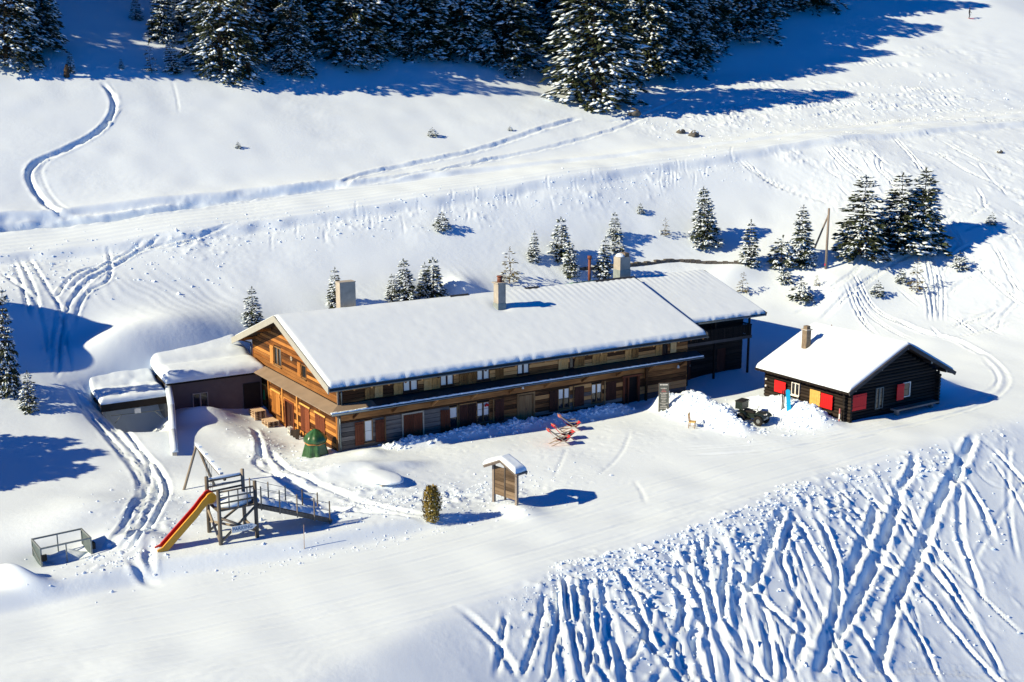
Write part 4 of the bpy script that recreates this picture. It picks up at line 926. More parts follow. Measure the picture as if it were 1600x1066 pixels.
def ground_z(x, y):
    """height of the finished snow surface"""
    ux = (x - CX) * CA - (y - CY) * SA; uy = (x - CX) * SA + (y - CY) * CA
    i = int(np.clip(np.searchsorted(gx, ux) - 1, 0, NX - 2)); j = int(np.clip(np.searchsorted(gy, uy) - 1, 0, NY - 2))
    fx = (ux - gx[i]) / (gx[i + 1] - gx[i]); fy = (uy - gy[j]) / (gy[j + 1] - gy[j])
    return float((TZ[j, i] * (1 - fx) + TZ[j, i + 1] * fx) * (1 - fy) + (TZ[j + 1, i] * (1 - fx) + TZ[j + 1, i + 1] * fx) * fy)

def build_ground():
    ii, jj = np.meshgrid(np.arange(NX - 1), np.arange(NY - 1))
    v0 = (jj * NX + ii).ravel()
    quads = np.stack([v0, v0 + 1, v0 + NX + 1, v0 + NX], 1)
    V = np.stack([TS.ravel(), TT.ravel(), TZ.ravel()], 1)
    cs = 0.25 * (TS[:-1, :-1] + TS[1:, 1:] + TS[1:, :-1] + TS[:-1, 1:]).ravel()
    ct = 0.25 * (TT[:-1, :-1] + TT[1:, 1:] + TT[1:, :-1] + TT[:-1, 1:]).ravel()
    low = (ct > edge_t(cs) + 0.4) & (ct < np.interp(cs, [-60, -14, -8, 0, 4, 14, 23, 31, 40, 48, 52, 57], [-13.3, -13.3, -14.1, -14.4, -14.5, -13.4, -12.6, -13.2, -13.8, -12.2, -9.9, -4.9])) & (cs < 57)
    upr = (ct > np.interp(cs, [-60, 0, 60, 120], [30.4, 30.7, 30.8, 30.4])) & (ct < np.interp(cs, [-60, 0, 60, 120], [37.1, 36.8, 34.8, 32.4])) & (cs < 120)
    part = np.where(low, 1, np.where(upr, 2, 0))
    # vertex normals of the whole sheet, so that the seams between the three pieces do not show
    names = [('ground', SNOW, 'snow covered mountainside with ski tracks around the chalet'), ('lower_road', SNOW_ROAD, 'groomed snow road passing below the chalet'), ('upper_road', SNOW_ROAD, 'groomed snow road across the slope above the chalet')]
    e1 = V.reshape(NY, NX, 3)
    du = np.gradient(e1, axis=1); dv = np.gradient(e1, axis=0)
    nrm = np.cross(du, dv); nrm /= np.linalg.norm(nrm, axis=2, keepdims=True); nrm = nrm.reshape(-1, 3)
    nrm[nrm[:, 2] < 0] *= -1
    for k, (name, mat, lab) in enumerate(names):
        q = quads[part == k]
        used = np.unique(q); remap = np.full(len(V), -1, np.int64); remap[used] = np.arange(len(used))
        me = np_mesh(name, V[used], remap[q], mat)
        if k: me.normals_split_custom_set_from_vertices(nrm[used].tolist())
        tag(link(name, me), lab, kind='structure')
build_ground()
# ---------------------------------------------------------------- roof snow
def roof_snow(name, x0, x1, ys, zs, th, parent, mat=None, seed=0, nx=120, rib=0.0, axis='x', edge=0.16, rough=0.008):
    """a blanket of snow over a folded roof. ys/zs: the roof's profile across (eave, ridge, eave); axis: the ridge's direction"""
    ny = 90
    xs = np.linspace(x0, x1, nx)
    yy = np.unique(np.concatenate([np.linspace(ys[0], ys[-1], ny), ys]))
    X, Y = np.meshgrid(xs, yy)
    base = np.interp(Y, ys, zs)
    d = np.minimum(np.minimum(X - x0, x1 - X) + 0.02, np.minimum(Y - ys[0], ys[-1] - Y))
    t = th * (0.12 + 0.88 * np.sqrt(np.clip(1 - (1 - np.clip(d / edge, 0, 1)) ** 2, 0, 1)))
    t = t * (1 + 0.06 * vnoise(X * 0.35, Y * 0.35, 40 + seed)) + rough * vnoise(X * 1.7, Y * 1.7, 41 + seed) * sstep(0, 0.4, d) + 0.004 * vnoise(X * 5, Y * 5, 42 + seed)
    if len(ys) == 3:
        dr = np.abs(Y - ys[1]); t = t - 0.3 * th * np.exp(-(dr / 0.5) ** 2)
        if rib: t = t + rib * np.sin(X * 2 * math.pi / 0.55) * np.exp(-(dr / 2.2) ** 2) * sstep(14, 18, X)
    for cx_, cy_, r_ in ((4.6, 8.7, 0.9), (14.75, 5.2, 0.6), (28.2, 8.6, 0.85), (34.3, -5.3, 0.5)):     # melt round the chimneys
        t = t * (1 - 0.75 * np.exp(-(((X if axis == 'x' else Y) - cx_) ** 2 + ((Y if axis == 'x' else X) - cy_) ** 2) / r_ ** 2))
    Z = base + np.maximum(t, 0.02)
    n, m = X.shape
    wob = 0.055 * vnoise(X * 3.0, Y * 0 + 3, 43 + seed)
    Yw = Y.copy(); Yw[0, :] += wob[0, :] - 0.01; Yw[-1, :] += wob[-1, :]
    top = np.stack([X, Yw, Z], 2).reshape(-1, 3)
    bot = np.stack([X, Y, base - 0.012], 2).reshape(-1, 3)
    ii, jj = np.meshgrid(np.arange(m - 1), np.arange(n - 1)); v0 = (jj * m + ii).ravel()
    q = [np.stack([v0, v0 + 1, v0 + m + 1, v0 + m], 1)]
    k = n * m
    def skirt(idx, flip):
        a, b = idx[:-1], idx[1:]
        s = np.stack([a, b, b + k, a + k], 1); q.append(s if flip else s[:, ::-1])
    skirt(np.arange(m), False); skirt((n - 1) * m + np.arange(m), True)
    skirt(np.arange(n) * m, True); skirt(np.arange(n) * m + m - 1, False)
    V = np.concatenate([top, bot])
    if axis == 'y': V = V[:, [1, 0, 2]]; q = [a[:, ::-1] for a in q]
    return link(name, np_mesh(name, V, np.concatenate(q), mat or SNOW_ROOF), parent)

def boards(parent, mat_of, plane, pos, a0, a1, z0, z1, step, holes, top=None, thick=0.07, seed=0, out=-1):
    """courses of horizontal boards; holes: (a0, a1, z0, z1) left open. plane 'y': the wall runs along x at y = pos; 'x': along y at x = pos"""
    rnd = random.Random(seed)
    z = z0
    while z < z1 - 0.04:
        h = min(step * rnd.uniform(0.88, 1.12), z1 - z); zm = z + h / 2
        lo, hi = a0, a1
        if top is not None:
            ok = [a for a in np.linspace(a0, a1, 160) if top(a) > z + h * 0.75]
            if len(ok) < 4: break
            lo, hi = min(ok), max(ok)
        cuts = sorted([(c[0], c[1]) for c in holes if c[2] < zm < c[3]])
        segs = []; p = lo
        for c0, c1 in cuts:
            if c0 > p: segs.append((p, min(c0, hi)))
            p = max(p, c1)
        if p < hi: segs.append((p, hi))
        for (b0, b1) in segs:
            if b1 - b0 < 0.05: continue
            o = rnd.uniform(0.0, 0.018) + thick
            mb = MB()
            g = 0.013
            if plane == 'y': mb.box(b0, b1, min(pos, pos + out * o), max(pos, pos + out * o), z + g, z + h - g)
            else: mb.box(min(pos, pos + out * o), max(pos, pos + out * o), b0, b1, z + g, z + h - g)
            mb.build('board', mat_of((b0 + b1) / 2, zm, rnd), parent)
        z += h

def shutter_leaf(parent, plane, pos, a0, a1, z0, z1, mat, out=-1, open_deg=0.0, name='shutter', hinge=0):
    """plank shutter with two battens, lying on the wall or swung a little open"""
    w = a1 - a0; n = max(3, int(round(w / 0.17))); mb = MB()
    for i in range(n):
        p0 = w * i / n + 0.006; p1 = w * (i + 1) / n - 0.006
        mb.box(p0, p1, -0.035, 0, 0, z1 - z0)
    for zz in (0.14, z1 - z0 - 0.24): mb.box(0.02, w - 0.02, -0.058, -0.036, zz, zz + 0.10)
    me = mb.mesh(name, mat)
    o = link(name, me, parent)
    off = 0.098
    if plane == 'y':
        o.location = (a0, pos + out * off, z0); o.rotation_euler = (0, 0, R(-open_deg))
    else:
        o.location = (pos + out * off, a1, z0); o.rotation_euler = (0, 0, R(-90 + open_deg))
    return o

def window(parent, plane, pos, a0, a1, z0, z1, pane_mat, frame_mat, leaves=2, bars=0, out=-1, dark_foot=0.0, sill=True):
    w = MB()
    def put(mb, b0, b1, d0, d1, c0, c1):
        lo, hi = sorted((pos + out * d0, pos + out * d1))
        if plane == 'y': mb.box(b0, b1, lo, hi, c0, c1)
        else: mb.box(lo, hi, b0, b1, c0, c1)
    f = 0.055
    put(w, a0, a1, -0.05, -0.02, z0, z1)
    win = w.build('window', DARKGLASS, parent)
    fr = MB()
    put(fr, a0, a1, 0.0, 0.085, z1 - f, z1); put(fr, a0, a1, 0.0, 0.085, z0, z0 + f)
    put(fr, a0, a0 + f, 0.0, 0.085, z0 + f, z1 - f); put(fr, a1 - f, a1, 0.0, 0.085, z0 + f, z1 - f)
    for i in range(1, leaves):
        c = a0 + (a1 - a0) * i / leaves; put(fr, c - 0.045, c + 0.045, 0.0, 0.085, z0 + f, z1 - f)
    fr.build('frame', frame_mat, win)
    for i in range(leaves):
        p0 = a0 + (a1 - a0) * i / leaves + (0.06 if i else f); p1 = a0 + (a1 - a0) * (i + 1) / leaves - (0.06 if i < leaves - 1 else f)
        zz0, zz1 = z0 + f, z1 - f
        for j in range(bars + 1):
            c0 = zz0 + (zz1 - zz0) * j / (bars + 1) + (0.012 if j else 0); c1 = zz0 + (zz1 - zz0) * (j + 1) / (bars + 1) - (0.012 if j < bars else 0)
            mb = MB(); put(mb, p0, p1, 0.005, 0.03, c0, c1)
            low = dark_foot and (c0 - z0) < dark_foot * (z1 - z0) and j == 0
            mb.build('pane', DARKGLASS if low else pane_mat, win)
    if sill:
        sl = MB(); put(sl, a0 - 0.06, a1 + 0.06, 0.10, 0.20, z0 - 0.05, z0); sl.build('sill', frame_mat, win)
    return win

# ---------------------------------------------------------------- the chalet
EZ, RZ, SL = 4.60, 7.55, 0.355           # eave, ridge, slope of the main roof
RIDGE_Y = 7.27
chalet = thing('chalet', 'long two storey wooden chalet with snowy roof, shuttered windows and golden gable', 'chalet')
LW, GW = 27.6, 14.55
zroof = lambda y: EZ + (min(y + 1.185, 15.735 - y)) * SL

gf_open = [(1.62, 2.20, 0.60, 2.0), (7.63, 8.25, 0.5, 1.95), (9.69, 10.66, 0.55, 1.95), (12.82, 14.21, -0.6, 2.02), (16.14, 17.11, 0.55, 2.0), (18.95, 19.86, 0.6, 1.95), (21.69, 23.21, -0.7, 2.12)]
uf_open = [(4.35, 5.39, 3.40, 4.20), (7.0, 7.98, 3.40, 4.16), (9.70, 10.68, 3.40, 4.16), (12.82, 13.78, 3.42, 4.14), (17.06, 17.46, 3.3, 4.12), (25.23, 25.75, 3.3, 4.15)]
wall = one_box('wall', 0.02, LW - 0.02, 0.02, 0.30, -1.2, 4.62, DARK_X, chalet)
wall['label'] = 'shaded brown and grey plank front wall'
def front_mat(a, z, r):
    if z < 2.15 and a < 7.0: return GREY_X if r.random() < 0.85 else BROWN_X
    if z < 0.6: return GREY_X if r.random() < 0.5 else BROWN_X
    return BROWN_X if r.random() < 0.9 else GREY_X
boards(wall, front_mat, 'y', 0.0, 0.0, LW, -0.45, 2.15, 0.27, gf_open, seed=1)
boards(wall, front_mat, 'y', 0.0, 0.0, LW, 2.17, 3.20, 0.34, gf_open, seed=2, thick=0.09)
boards(wall, front_mat, 'y', 0.0, 0.0, LW, 3.28, 4.60, 0.24, uf_open, seed=3)
side = one_box('wall', 0.02, 0.30, 0.32, GW, -1.6, 5.10, DARK_Y, chalet)
side['label'] = 'sunlit golden plank gable wall'
MB().prism([(0.32, 5.1), (GW, 5.1), (RIDGE_Y, 7.35)], 'x', 0.03, 0.28).build('gable_core', DARK_Y, side)
g_low = [(7.07, 8.66, -1.2, 1.6)]
g_up = [(9.0, 10.3, 3.75, 5.02), (4.75, 5.5, 3.8, 4.7)]
gold = lambda a, z, r: GOLD_Y if r.random() < 0.68 else GOLD_DARK
boards(side, gold, 'x', 0.0, 0.0, GW, -1.5, 3.2, 0.235, g_low, seed=4)
boards(side, gold, 'x', 0.0, 0.0, GW, 3.3, 7.3, 0.22, g_up, top=lambda a: zroof(a) - 0.12, seed=5)
for y in (0.02, 6.35, 8.95, 11.5, 14.3): one_box('wall_post', -0.13, -0.095, y, y + 0.2, -1.2, 3.15, GOLD_Z, chalet)
# rear and right walls, hidden from the front
one_box('wall', 0.32, LW - 0.02, GW - 0.26, GW - 0.01, -1.2, 4.9, BROWN_X, chalet)
rw = one_box('wall', LW - 0.26, LW - 0.01, 0.32, GW - 0.28, -1.2, 5.0, BROWN_X, chalet)
boards(rw, lambda a, z, r: BROWN_X, 'x', LW, 0.0, 2.0, -0.4, 4.6, 0.25, [], seed=6, out=1)
one_box('plinth', -0.05, 2.9, -0.14, -0.095, -0.9, 0.28, CONCRETE, chalet)
one_box('corner_post', -0.115, 0.0, -0.13, -0.02, -0.8, 4.4, GREY_X, chalet)

# front windows, ground floor
for (a, b, z0, z1) in [gf_open[0], gf_open[1], gf_open[2], gf_open[4], gf_open[5]]:
    wd = window(chalet, 'y', 0.0, a, b, z0, z1, PANE, TRIM, leaves=1 if b - a < 0.7 else 2, bars=2 if abs(a - 9.69) < .1 else 1, dark_foot=0.42 if a > 2 else 0)
mb = MB()
for cx, cz in ((10.42, 1.76), (10.52, 1.70), (10.35, 1.69)):
    mb.tube((cx, -0.10, cz), (cx, -0.16, cz), 0.09, 0.05, 7)
mb.build('flower_wreath', RED, chalet)
for (a, b, z0, z1, m, op) in [(0.98, 1.58, 0.5, 1.98, SHUT_RED, 0), (2.36, 2.96, 0.5, 1.92, SHUT_RED, 6), (4.31, 4.97, 0.5, 1.93, SHUT_RED, 0), (4.99, 5.65, 0.5, 1.93, SHUT_RED, 0),
                          (6.97, 7.60, 0.42, 1.88, SHUT_RED, 24), (8.36, 8.98, 0.4, 1.98, SHUT_DARK, 0), (9.0, 9.64, 0.4, 1.98, SHUT_DARK, 0), (11.06, 11.76, 0.5, 1.98, SHUT_DARK, 0),
                          (15.40, 16.10, 0.5, 1.95, SHUT_DARK, 0), (17.5, 18.3, 0.55, 1.95, SHUT_DARK, 0), (20.2, 21.1, 0.6, 1.93, SHUT_DARK, 0)]:
    shutter_leaf(chalet, 'y', 0.0, a, b, z0, z1, m, open_deg=op)
mb = MB(); mb.box(4.2, 5.76, -0.16, -0.10, 1.96, 2.06); mb.box(4.2, 4.29, -0.16, -0.10, 0.45, 1.955); mb.box(5.67, 5.76, -0.16, -0.10, 0.45, 1.955)
mb.build('window_surround', FRAME_W, chalet)
for a in (2.99, 8.28, 10.9, 17.36, 20.05):
    one_box('jamb', a, a + 0.08, -0.15, -0.10, 0.42, 2.05, TRIM, chalet)
# doors
dr = MB()
for i in range(6): dr.box(12.95 + i * 0.19, 13.13 + i * 0.19, -0.04, 0.0, -0.5, 1.92)
dr = dr.build('door', DOOR_WOOD, chalet); dr['label'] = 'pale plank double door'
mb = MB(); mb.box(12.80, 12.93, -0.13, -0.01, -0.6, 2.0); mb.box(14.10, 14.23, -0.13, -0.01, -0.6, 2.0); mb.box(12.80, 14.23, -0.14, -0.01, 2.005, 2.12); mb.build('door_frame', TRIM, dr)
MB().tube((13.56, -0.06, 0.9), (13.56, -0.06, 1.05), 0.02).build('handle', DARKTIN, dr)
dr = one_box('door', 22.3, 22.9, 0.18, 0.22, -0.6, 2.0, SHUT_DARK, chalet); dr['label'] = 'dark main entrance set back in its frame'
mb = MB(); mb.box(21.70, 21.86, -0.16, 0.02, -0.6, 2.05); mb.box(23.05, 23.2, -0.16, 0.02, -0.6, 2.05); mb.box(21.6, 23.3, -0.22, 0.02, 2.055, 2.2); mb.box(22.15, 22.26, -0.12, 0.02, -0.6, 2.05); mb.build('door_frame', SHUT_RED, dr)
mb = MB()
for i in range(2): mb.box(21.9, 22.13, 0.0, 0.04, -0.4 + i * 1.2, 0.7 + i * 1.25)
mb.build('side_panel', SHUT_DARK, dr)
# upper floor
for (a, b, z0, z1) in uf_open[:4]: window(chalet, 'y', 0.0, a, b, z0, z1, PANE, SHUT_DARK, leaves=2, sill=True)
for (a, b, z0, z1) in uf_open[4:]: window(chalet, 'y', 0.0, a, b, z0, z1, DARKGLASS, SHUT_DARK, leaves=1, sill=False)
for a, b in [(1.72, 2.35), (2.37, 2.93), (3.68, 4.30), (5.80, 6.38), (6.40, 6.98), (8.36, 9.00), (9.02, 9.67), (11.12, 11.74), (16.12, 16.92), (17.50, 18.3), (18.97, 19.58), (19.63, 20.25), (21.82, 22.39), (22.45, 23.03), (24.60, 25.19), (25.97, 26.52)]:
    shutter_leaf(chalet, 'y', 0.0, a, b, 3.36, 4.17, SHUT_GOLD)
# gable shutters, door and windows
for (a, b, z0, z1) in [(12.2, 13.7, 0.3, 1.8), (9.46, 10.99, 0.3, 1.8), (4.39, 5.85, 0.25, 1.95), (1.93, 3.45, 0.45, 1.95)]:
    m = (a + b) / 2
    shutter_leaf(chalet, 'x', 0.0, a, m - 0.01, z0, z1, SHUT_RED if a < 6 else GOLD_Z); shutter_leaf(chalet, 'x', 0.0, m + 0.01, b, z0, z1, SHUT_RED if a < 6 else GOLD_Z)
    mb = MB(); mb.box(-0.15, -0.10, a - 0.10, b + 0.10, z1 + 0.02, z1 + 0.12); mb.build('lintel', YELLOW_W, chalet)
one_box('shutter_panel', -0.17, -0.14, 12.25, 12.55, 0.8, 1.5, GREENP, chalet)
dr = MB()
dr.box(0.0, 0.05, 7.2, 8.55, -1.2, 1.5)
for y0, y1, z0, z1 in [(7.3, 7.8, -0.9, 0.1), (7.95, 8.45, -0.9, 0.1), (7.3, 7.8, 0.3, 1.35), (7.95, 8.45, 0.3, 1.35)]: dr.box(-0.03, -0.001, y0, y1, z0, z1)
dr = dr.build('door', SHUT_DARK, chalet); dr['label'] = 'dark panelled side door in the gable'
mb = MB(); mb.box(-0.13, 0.0, 7.07, 7.19, -1.2, 1.6); mb.box(-0.13, 0.0, 8.56, 8.66, -1.2, 1.6); mb.box(-0.13, 0.0, 7.07, 8.66, 1.605, 1.72); mb.build('door_frame', SHUT_RED, dr)
window(chalet, 'x', 0.0, 9.0, 10.3, 3.75, 5.02, DARKGLASS, TRIM, leaves=2)
shutter_leaf(chalet, 'x', 0.0, 10.34, 10.95, 3.72, 5.0, GOLD_Z); shutter_leaf(chalet, 'x', 0.0, 8.35, 8.95, 3.65, 5.0, GOLD_Z, open_deg=75)
window(chalet, 'x', 0.0, 4.75, 5.5, 3.8, 4.7, DARKGLASS, TRIM, leaves=1)
shutter_leaf(chalet, 'x', 0.0, 5.54, 6.1, 3.8, 4.75, GOLD_Z); shutter_leaf(chalet, 'x', 0.0, 4.2, 4.72, 3.8, 4.65, GOLD_Z, open_deg=70)
mb = MB()
for k in range(9):
    a = k * 0.7; mb.bar((-0.12, 7.1 + 0.18 * math.cos(a), 4.75 + 0.16 * math.sin(a)), (-0.12, 7.1, 4.75), 0.03, 0.05)
mb.build('antler_trophy', FRAME_W, chalet)

# roof: slab, rafters' ends, fascia, gutter, snow
roof = MB().prism([(-1.185, EZ), (RIDGE_Y, RZ), (15.735, EZ), (15.735, EZ - 0.16), (RIDGE_Y, RZ - 0.18), (-1.185, EZ - 0.16)], 'x', -1.09, 28.5).build('roof', DARK_X, chalet)
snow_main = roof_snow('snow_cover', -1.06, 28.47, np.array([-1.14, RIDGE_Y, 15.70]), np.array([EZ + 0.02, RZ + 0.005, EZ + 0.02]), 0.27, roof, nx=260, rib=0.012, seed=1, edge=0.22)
for x in (-1.13, 28.545):
    mb = MB()
    for (y0, z0, y1, z1) in [(-1.2, EZ - 0.10, RIDGE_Y, RZ - 0.11), (15.75, EZ - 0.10, RIDGE_Y, RZ - 0.11)]:
        mb.add([(x - 0.035, y0, z0 - 0.2), (x + 0.035, y0, z0 - 0.2), (x + 0.035, y0, z0 + 0.24), (x - 0.035, y0, z0 + 0.24), (x - 0.035, y1, z1 - 0.2), (x + 0.035, y1, z1 - 0.2), (x + 0.035, y1, z1 + 0.24), (x - 0.035, y1, z1 + 0.24)],
               [(0, 1, 2, 3), (4, 5, 6, 7), (0, 1, 5, 4), (1, 2, 6, 5), (2, 3, 7, 6), (3, 0, 4, 7)])
    mb.build('fascia', FASCIA if x < 0 else DARKTIN, roof)
one_box('eave_edge', -1.08, 28.49, -1.235, -1.19, EZ - 0.17, EZ + 0.02, DARKTIN, roof)
gm = MB()
n = 8
for k in range(n):
    a0, a1 = math.pi + math.pi * k / n, math.pi + math.pi * (k + 1) / n
    p = lambda a, r: (-1.32 + r * math.cos(a), EZ - 0.10 + r * math.sin(a))
    gm.prism([p(a0, 0.075), p(a1, 0.075), p(a1, 0.066), p(a0, 0.066)], 'x', -1.09, 28.5)
gm.build('gutter', GUTTER, roof)
for x in np.arange(-0.6, 28.4, 1.15):
    MB().bar((x, -1.18, EZ - 0.24), (x, 0.2, EZ - 0.24 + 1.38 * SL), 0.10, 0.14).build('rafter', BROWN_X, roof)
for y in (0.4, 3.8, RIDGE_Y, 10.8, 14.1):
    MB().bar((-1.05, y, zroof(y) - 0.27), (0.2, y, zroof(y) - 0.27), 0.17, 0.2).build('purlin', GOLD_Y, roof)
for x0, x1 in ((11.9, 13.4), (18.2, 19.4), (24.6, 28.4)):
    MB().prism([(RIDGE_Y - 0.22, RZ + 0.10), (RIDGE_Y, RZ + 0.27), (RIDGE_Y + 0.22, RZ + 0.10), (RIDGE_Y, RZ + 0.21)], 'x', x0, x1).build('ridge_cap', DARKTIN, roof)
MB().prism([(RIDGE_Y + 0.1, RZ + 0.05), (RIDGE_Y + 0.1, RZ + 0.26), (RIDGE_Y + 2.0, RZ - 0.28), (RIDGE_Y + 2.0, RZ - 0.62)], 'x', 22.6, 27.2).build('flashing', GREEN_TIN, roof)

def chimney(parent, x, y, w, d, z0, z1, foot, mat, cap, label):
    c = one_box('chimney', x - w / 2, x + w / 2, y - d / 2, y + d / 2, z0, z1, mat, parent); c['label'] = label
    if foot: one_box('chimney_foot', x - w / 2 - 0.02, x + w / 2 + 0.02, y - d / 2 - 0.02, y + d / 2 + 0.02, z0, foot, CHIM_LOW, c)
    if cap == 'pot':
        one_box('slab', x - w / 2 - 0.10, x + w / 2 + 0.10, y - d / 2 - 0.10, y + d / 2 + 0.10, z1 + 0.002, z1 + 0.07, CONCRETE, c)
        MB().tube((x, y, z1 + 0.072), (x, y, z1 + 0.45), 0.19, 0.17, 10).tube((x, y, z1 + 0.451), (x, y, z1 + 0.52), 0.24, 0.20, 10).build('pot', RUST, c, True)
    elif cap == 'twin':
        one_box('flue', x + 0.02, x + w / 2 - 0.06, y - d / 2 + 0.08, y + d / 2 - 0.08, z1 + 0.002, z1 + 0.3, BRICK, c)
        blob(c, 'snow_cap', (x - w * 0.22, y, z1 + 0.08), (w * 0.34, d * 0.46, 0.20), 3)
    else:
        one_box('slab', x - w / 2 - 0.03, x + w / 2 + 0.03, y - d / 2 - 0.03, y + d / 2 + 0.03, z1 + 0.002, z1 + 0.05, CONCRETE, c)
        mb = MB()
        for zz in (0.12, 0.30, 0.48): mb.box(x + w / 2 + 0.001, x + w / 2 + 0.03, y - d / 2 + 0.1, y + d / 2 - 0.1, z1 - zz - 0.08, z1 - zz)
        mb.build('vent', DARKTIN, c)
    return c

def blob_mesh(name, size, seed, mat, rough=0.16, sub=3, flat=True):
    bm = bmesh.new(); bmesh.ops.create_icosphere(bm, subdivisions=sub, radius=1.0)
    P = np.array([v.co[:] for v in bm.verts])
    k = 1 + rough * vnoise(P[:, 0] * 2 + seed * 7.3, P[:, 1] * 2 + P[:, 2] * 1.7, 60 + seed) + rough * 0.5 * vnoise(P[:, 0] * 5 + seed, P[:, 1] * 5 - P[:, 2] * 4, 61 + seed)
    for v, q in zip(bm.verts, k): v.co = Vector((v.co.x * size[0] * q, v.co.y * size[1] * q, max(v.co.z * size[2] * q, -0.35 * size[2]) if flat else v.co.z * size[2] * q))
    me = bpy.data.meshes.new(name); bm.to_mesh(me); bm.free(); me.materials.append(mat)
    me.polygons.foreach_set('use_smooth', [True] * len(me.polygons))
    return me

def blob(parent, name, loc, size, seed, mat=None, rough=0.16, sub=3, flat=True):
    o = link(name, blob_mesh(name, size, seed, mat or SNOW, rough, sub, flat), parent); o.location = loc
    return o

chimney(chalet, 4.6, 8.7, 1.15, 0.7, 6.6, 9.2, None, CHIM, 'vent', 'plain pale rendered chimney nearest the left gable')
chimney(chalet, 14.75, 5.2, 0.62, 0.62, 6.5, 8.72, 7.32, CHIM, 'pot', 'slim chimney with a rusty pot on the front slope')
chimney(chalet, 28.2, 8.6, 1.0, 0.85, 6.8, 9.2, 8.2, CHIM, 'twin', 'wide weathered chimney near the annex with snow on top')
fl = MB().tube((24.6, 8.0, 7.1), (24.6, 8.0, 9.35), 0.11, 0.11, 12).tube((24.6, 8.0, 9.36), (24.6, 8.0, 9.6), 0.17, 0.17, 12).tube((24.6, 8.0, 7.45), (24.6, 8.0, 7.6), 0.16, 0.13, 12).build('flue_pipe', RUST, chalet, True)

# canopy between the storeys, on brackets
O, ZI, ZO = 0.95, 3.25, 2.97
cf = MB(); cf.add([(2.2, -0.10, ZI), (LW + 0.82, -0.10, ZI), (LW + 0.82, -O, ZO), (2.2, -O, ZO), (2.2, -0.10, ZI - 0.06), (LW + 0.82, -0.10, ZI - 0.06), (LW + 0.82, -O, ZO - 0.06), (2.2, -O, ZO - 0.06)],
                  [(0, 1, 2, 3), (7, 6, 5, 4), (0, 4, 5, 1), (1, 5, 6, 2), (2, 6, 7, 3), (3, 7, 4, 0)])
canopy = cf.build('canopy', DARKTIN, chalet); canopy['label'] = 'narrow dark tin canopy over the ground floor windows'
cl = MB()
for poly in ([(-0.10, -0.10, ZI), (2.196, -0.10, ZI), (2.196, -O, ZO), (-O, -O, ZO)], [(-0.10, -0.10, ZI), (-O, -O, ZO), (-O, GW + 0.4, ZO), (-0.10, GW + 0.4, ZI)]):
    cl.add(poly + [(p[0], p[1], p[2] - 0.06) for p in poly], [(0, 1, 2, 3), (7, 6, 5, 4), (0, 4, 5, 1), (1, 5, 6, 2), (2, 6, 7, 3), (3, 7, 4, 0)])
cl = cl.build('canopy', TIN, chalet); cl['label'] = 'brown tin canopy round the gable, bare of snow'
xs = np.linspace(-0.9, LW + 0.8, 150); rr = random.Random(5)
mb = MB()
for i in range(149):
    h = 0.05 + 0.03 * rr.random(); y0 = -O - 0.03 - 0.03 * rr.random(); mb.box(xs[i], xs[i + 1] - 0.004, y0, -O + 0.06 + 0.05 * rr.random(), ZO + 0.003, ZO + 0.02 + h)
mb.build('snow_rim', SNOW, canopy)
mb = MB().tube((-0.9, -O - 0.07, ZO - 0.07), (LW + 0.8, -O - 0.07, ZO - 0.07), 0.055, 0.055, 8).build('gutter', GUTTER, canopy, True)
for x in (0.9, 3.56, 6.38, 9.26, 12.21, 15.03, 18.12, 21.12, 24.0, 26.9):
    mb = MB(); mb.bar((x, -0.09, 2.30), (x, -O + 0.12, ZO - 0.16), 0.10, 0.12); mb.bar((x, -0.09, ZI - 0.20), (x, -O + 0.05, ZO - 0.13), 0.10, 0.10); mb.build('bracket', BROWN_X, chalet)
for y in (0.9, 3.9, 6.6, 9.1, 11.7, 13.9):
    mb = MB(); mb.bar((-0.09, y, 2.45), (-O + 0.12, y, ZO - 0.16), 0.10, 0.12); mb.bar((-0.09, y, ZI - 0.20), (-O + 0.05, y, ZO - 0.13), 0.10, 0.10); mb.build('bracket', GOLD_Y, chalet)
for x, y, z0, z1 in ((-0.02, -0.20, -0.3, 2.9), (0.12, -0.2, 3.2, 4.45), (-0.2, GW - 0.1, 3.3, 4.5)):
    MB().tube((x, y, z0), (x, y, z1), 0.045, 0.045, 8).build('downpipe', GUTTER, chalet, True)
MB().tube((-0.2, GW - 0.1, 4.5), (-0.6, GW + 0.7, 4.58), 0.045, 0.045, 8).build('downpipe', DARKTIN, chalet, True)
MB().tube((13.0, -0.5, 2.55), (13.0, -0.5, 2.75), 0.09, 0.03, 8).build('wall_lamp', WHITE, chalet)
MB().tube((26.6, -0.3, 2.2), (26.6, -0.3, 2.4), 0.10, 0.06, 8).build('wall_lamp', WHITE, chalet)
# boarded porch post by the entrance
one_box('porch_post', 23.6, 23.75, -0.35, -0.2, -0.4, 2.75, BROWN_X, chalet)

# ---------------------------------------------------------------- the dark annex with the balcony
annex = thing('annex', 'dark timber annex with balcony joined to the right end of the chalet', 'annex')
AE, AR, AY0, AY1, AYR = 5.02, 7.42, 1.0, 15.6, 8.3
aw = one_box('wall', 27.72, 35.2, 2.2, 2.45, -0.3, 5.2, DARK_X, annex)
boards(aw, lambda a, z, r: DARK_X, 'y', 2.2, 27.75, 35.2, 0.6, 5.1, 0.28, [(29.0, 30.0, 0, 2.6), (31.4, 32.4, 3.3, 5.0), (32.6, 33.5, 0, 2.6)], seed=12)
aw2 = one_box('wall', 34.95, 35.2, 2.46, 14.4, -0.3, 5.3, DARK_Y, annex)
boards(aw2, lambda a, z, r: DARK_Y, 'x', 35.2, 2.2, 14.4, 0.6, 7.2, 0.3, [], top=lambda a: AE + min(a - AY0, AY1 - a) * 0.329 - 0.15, seed=13, out=1)
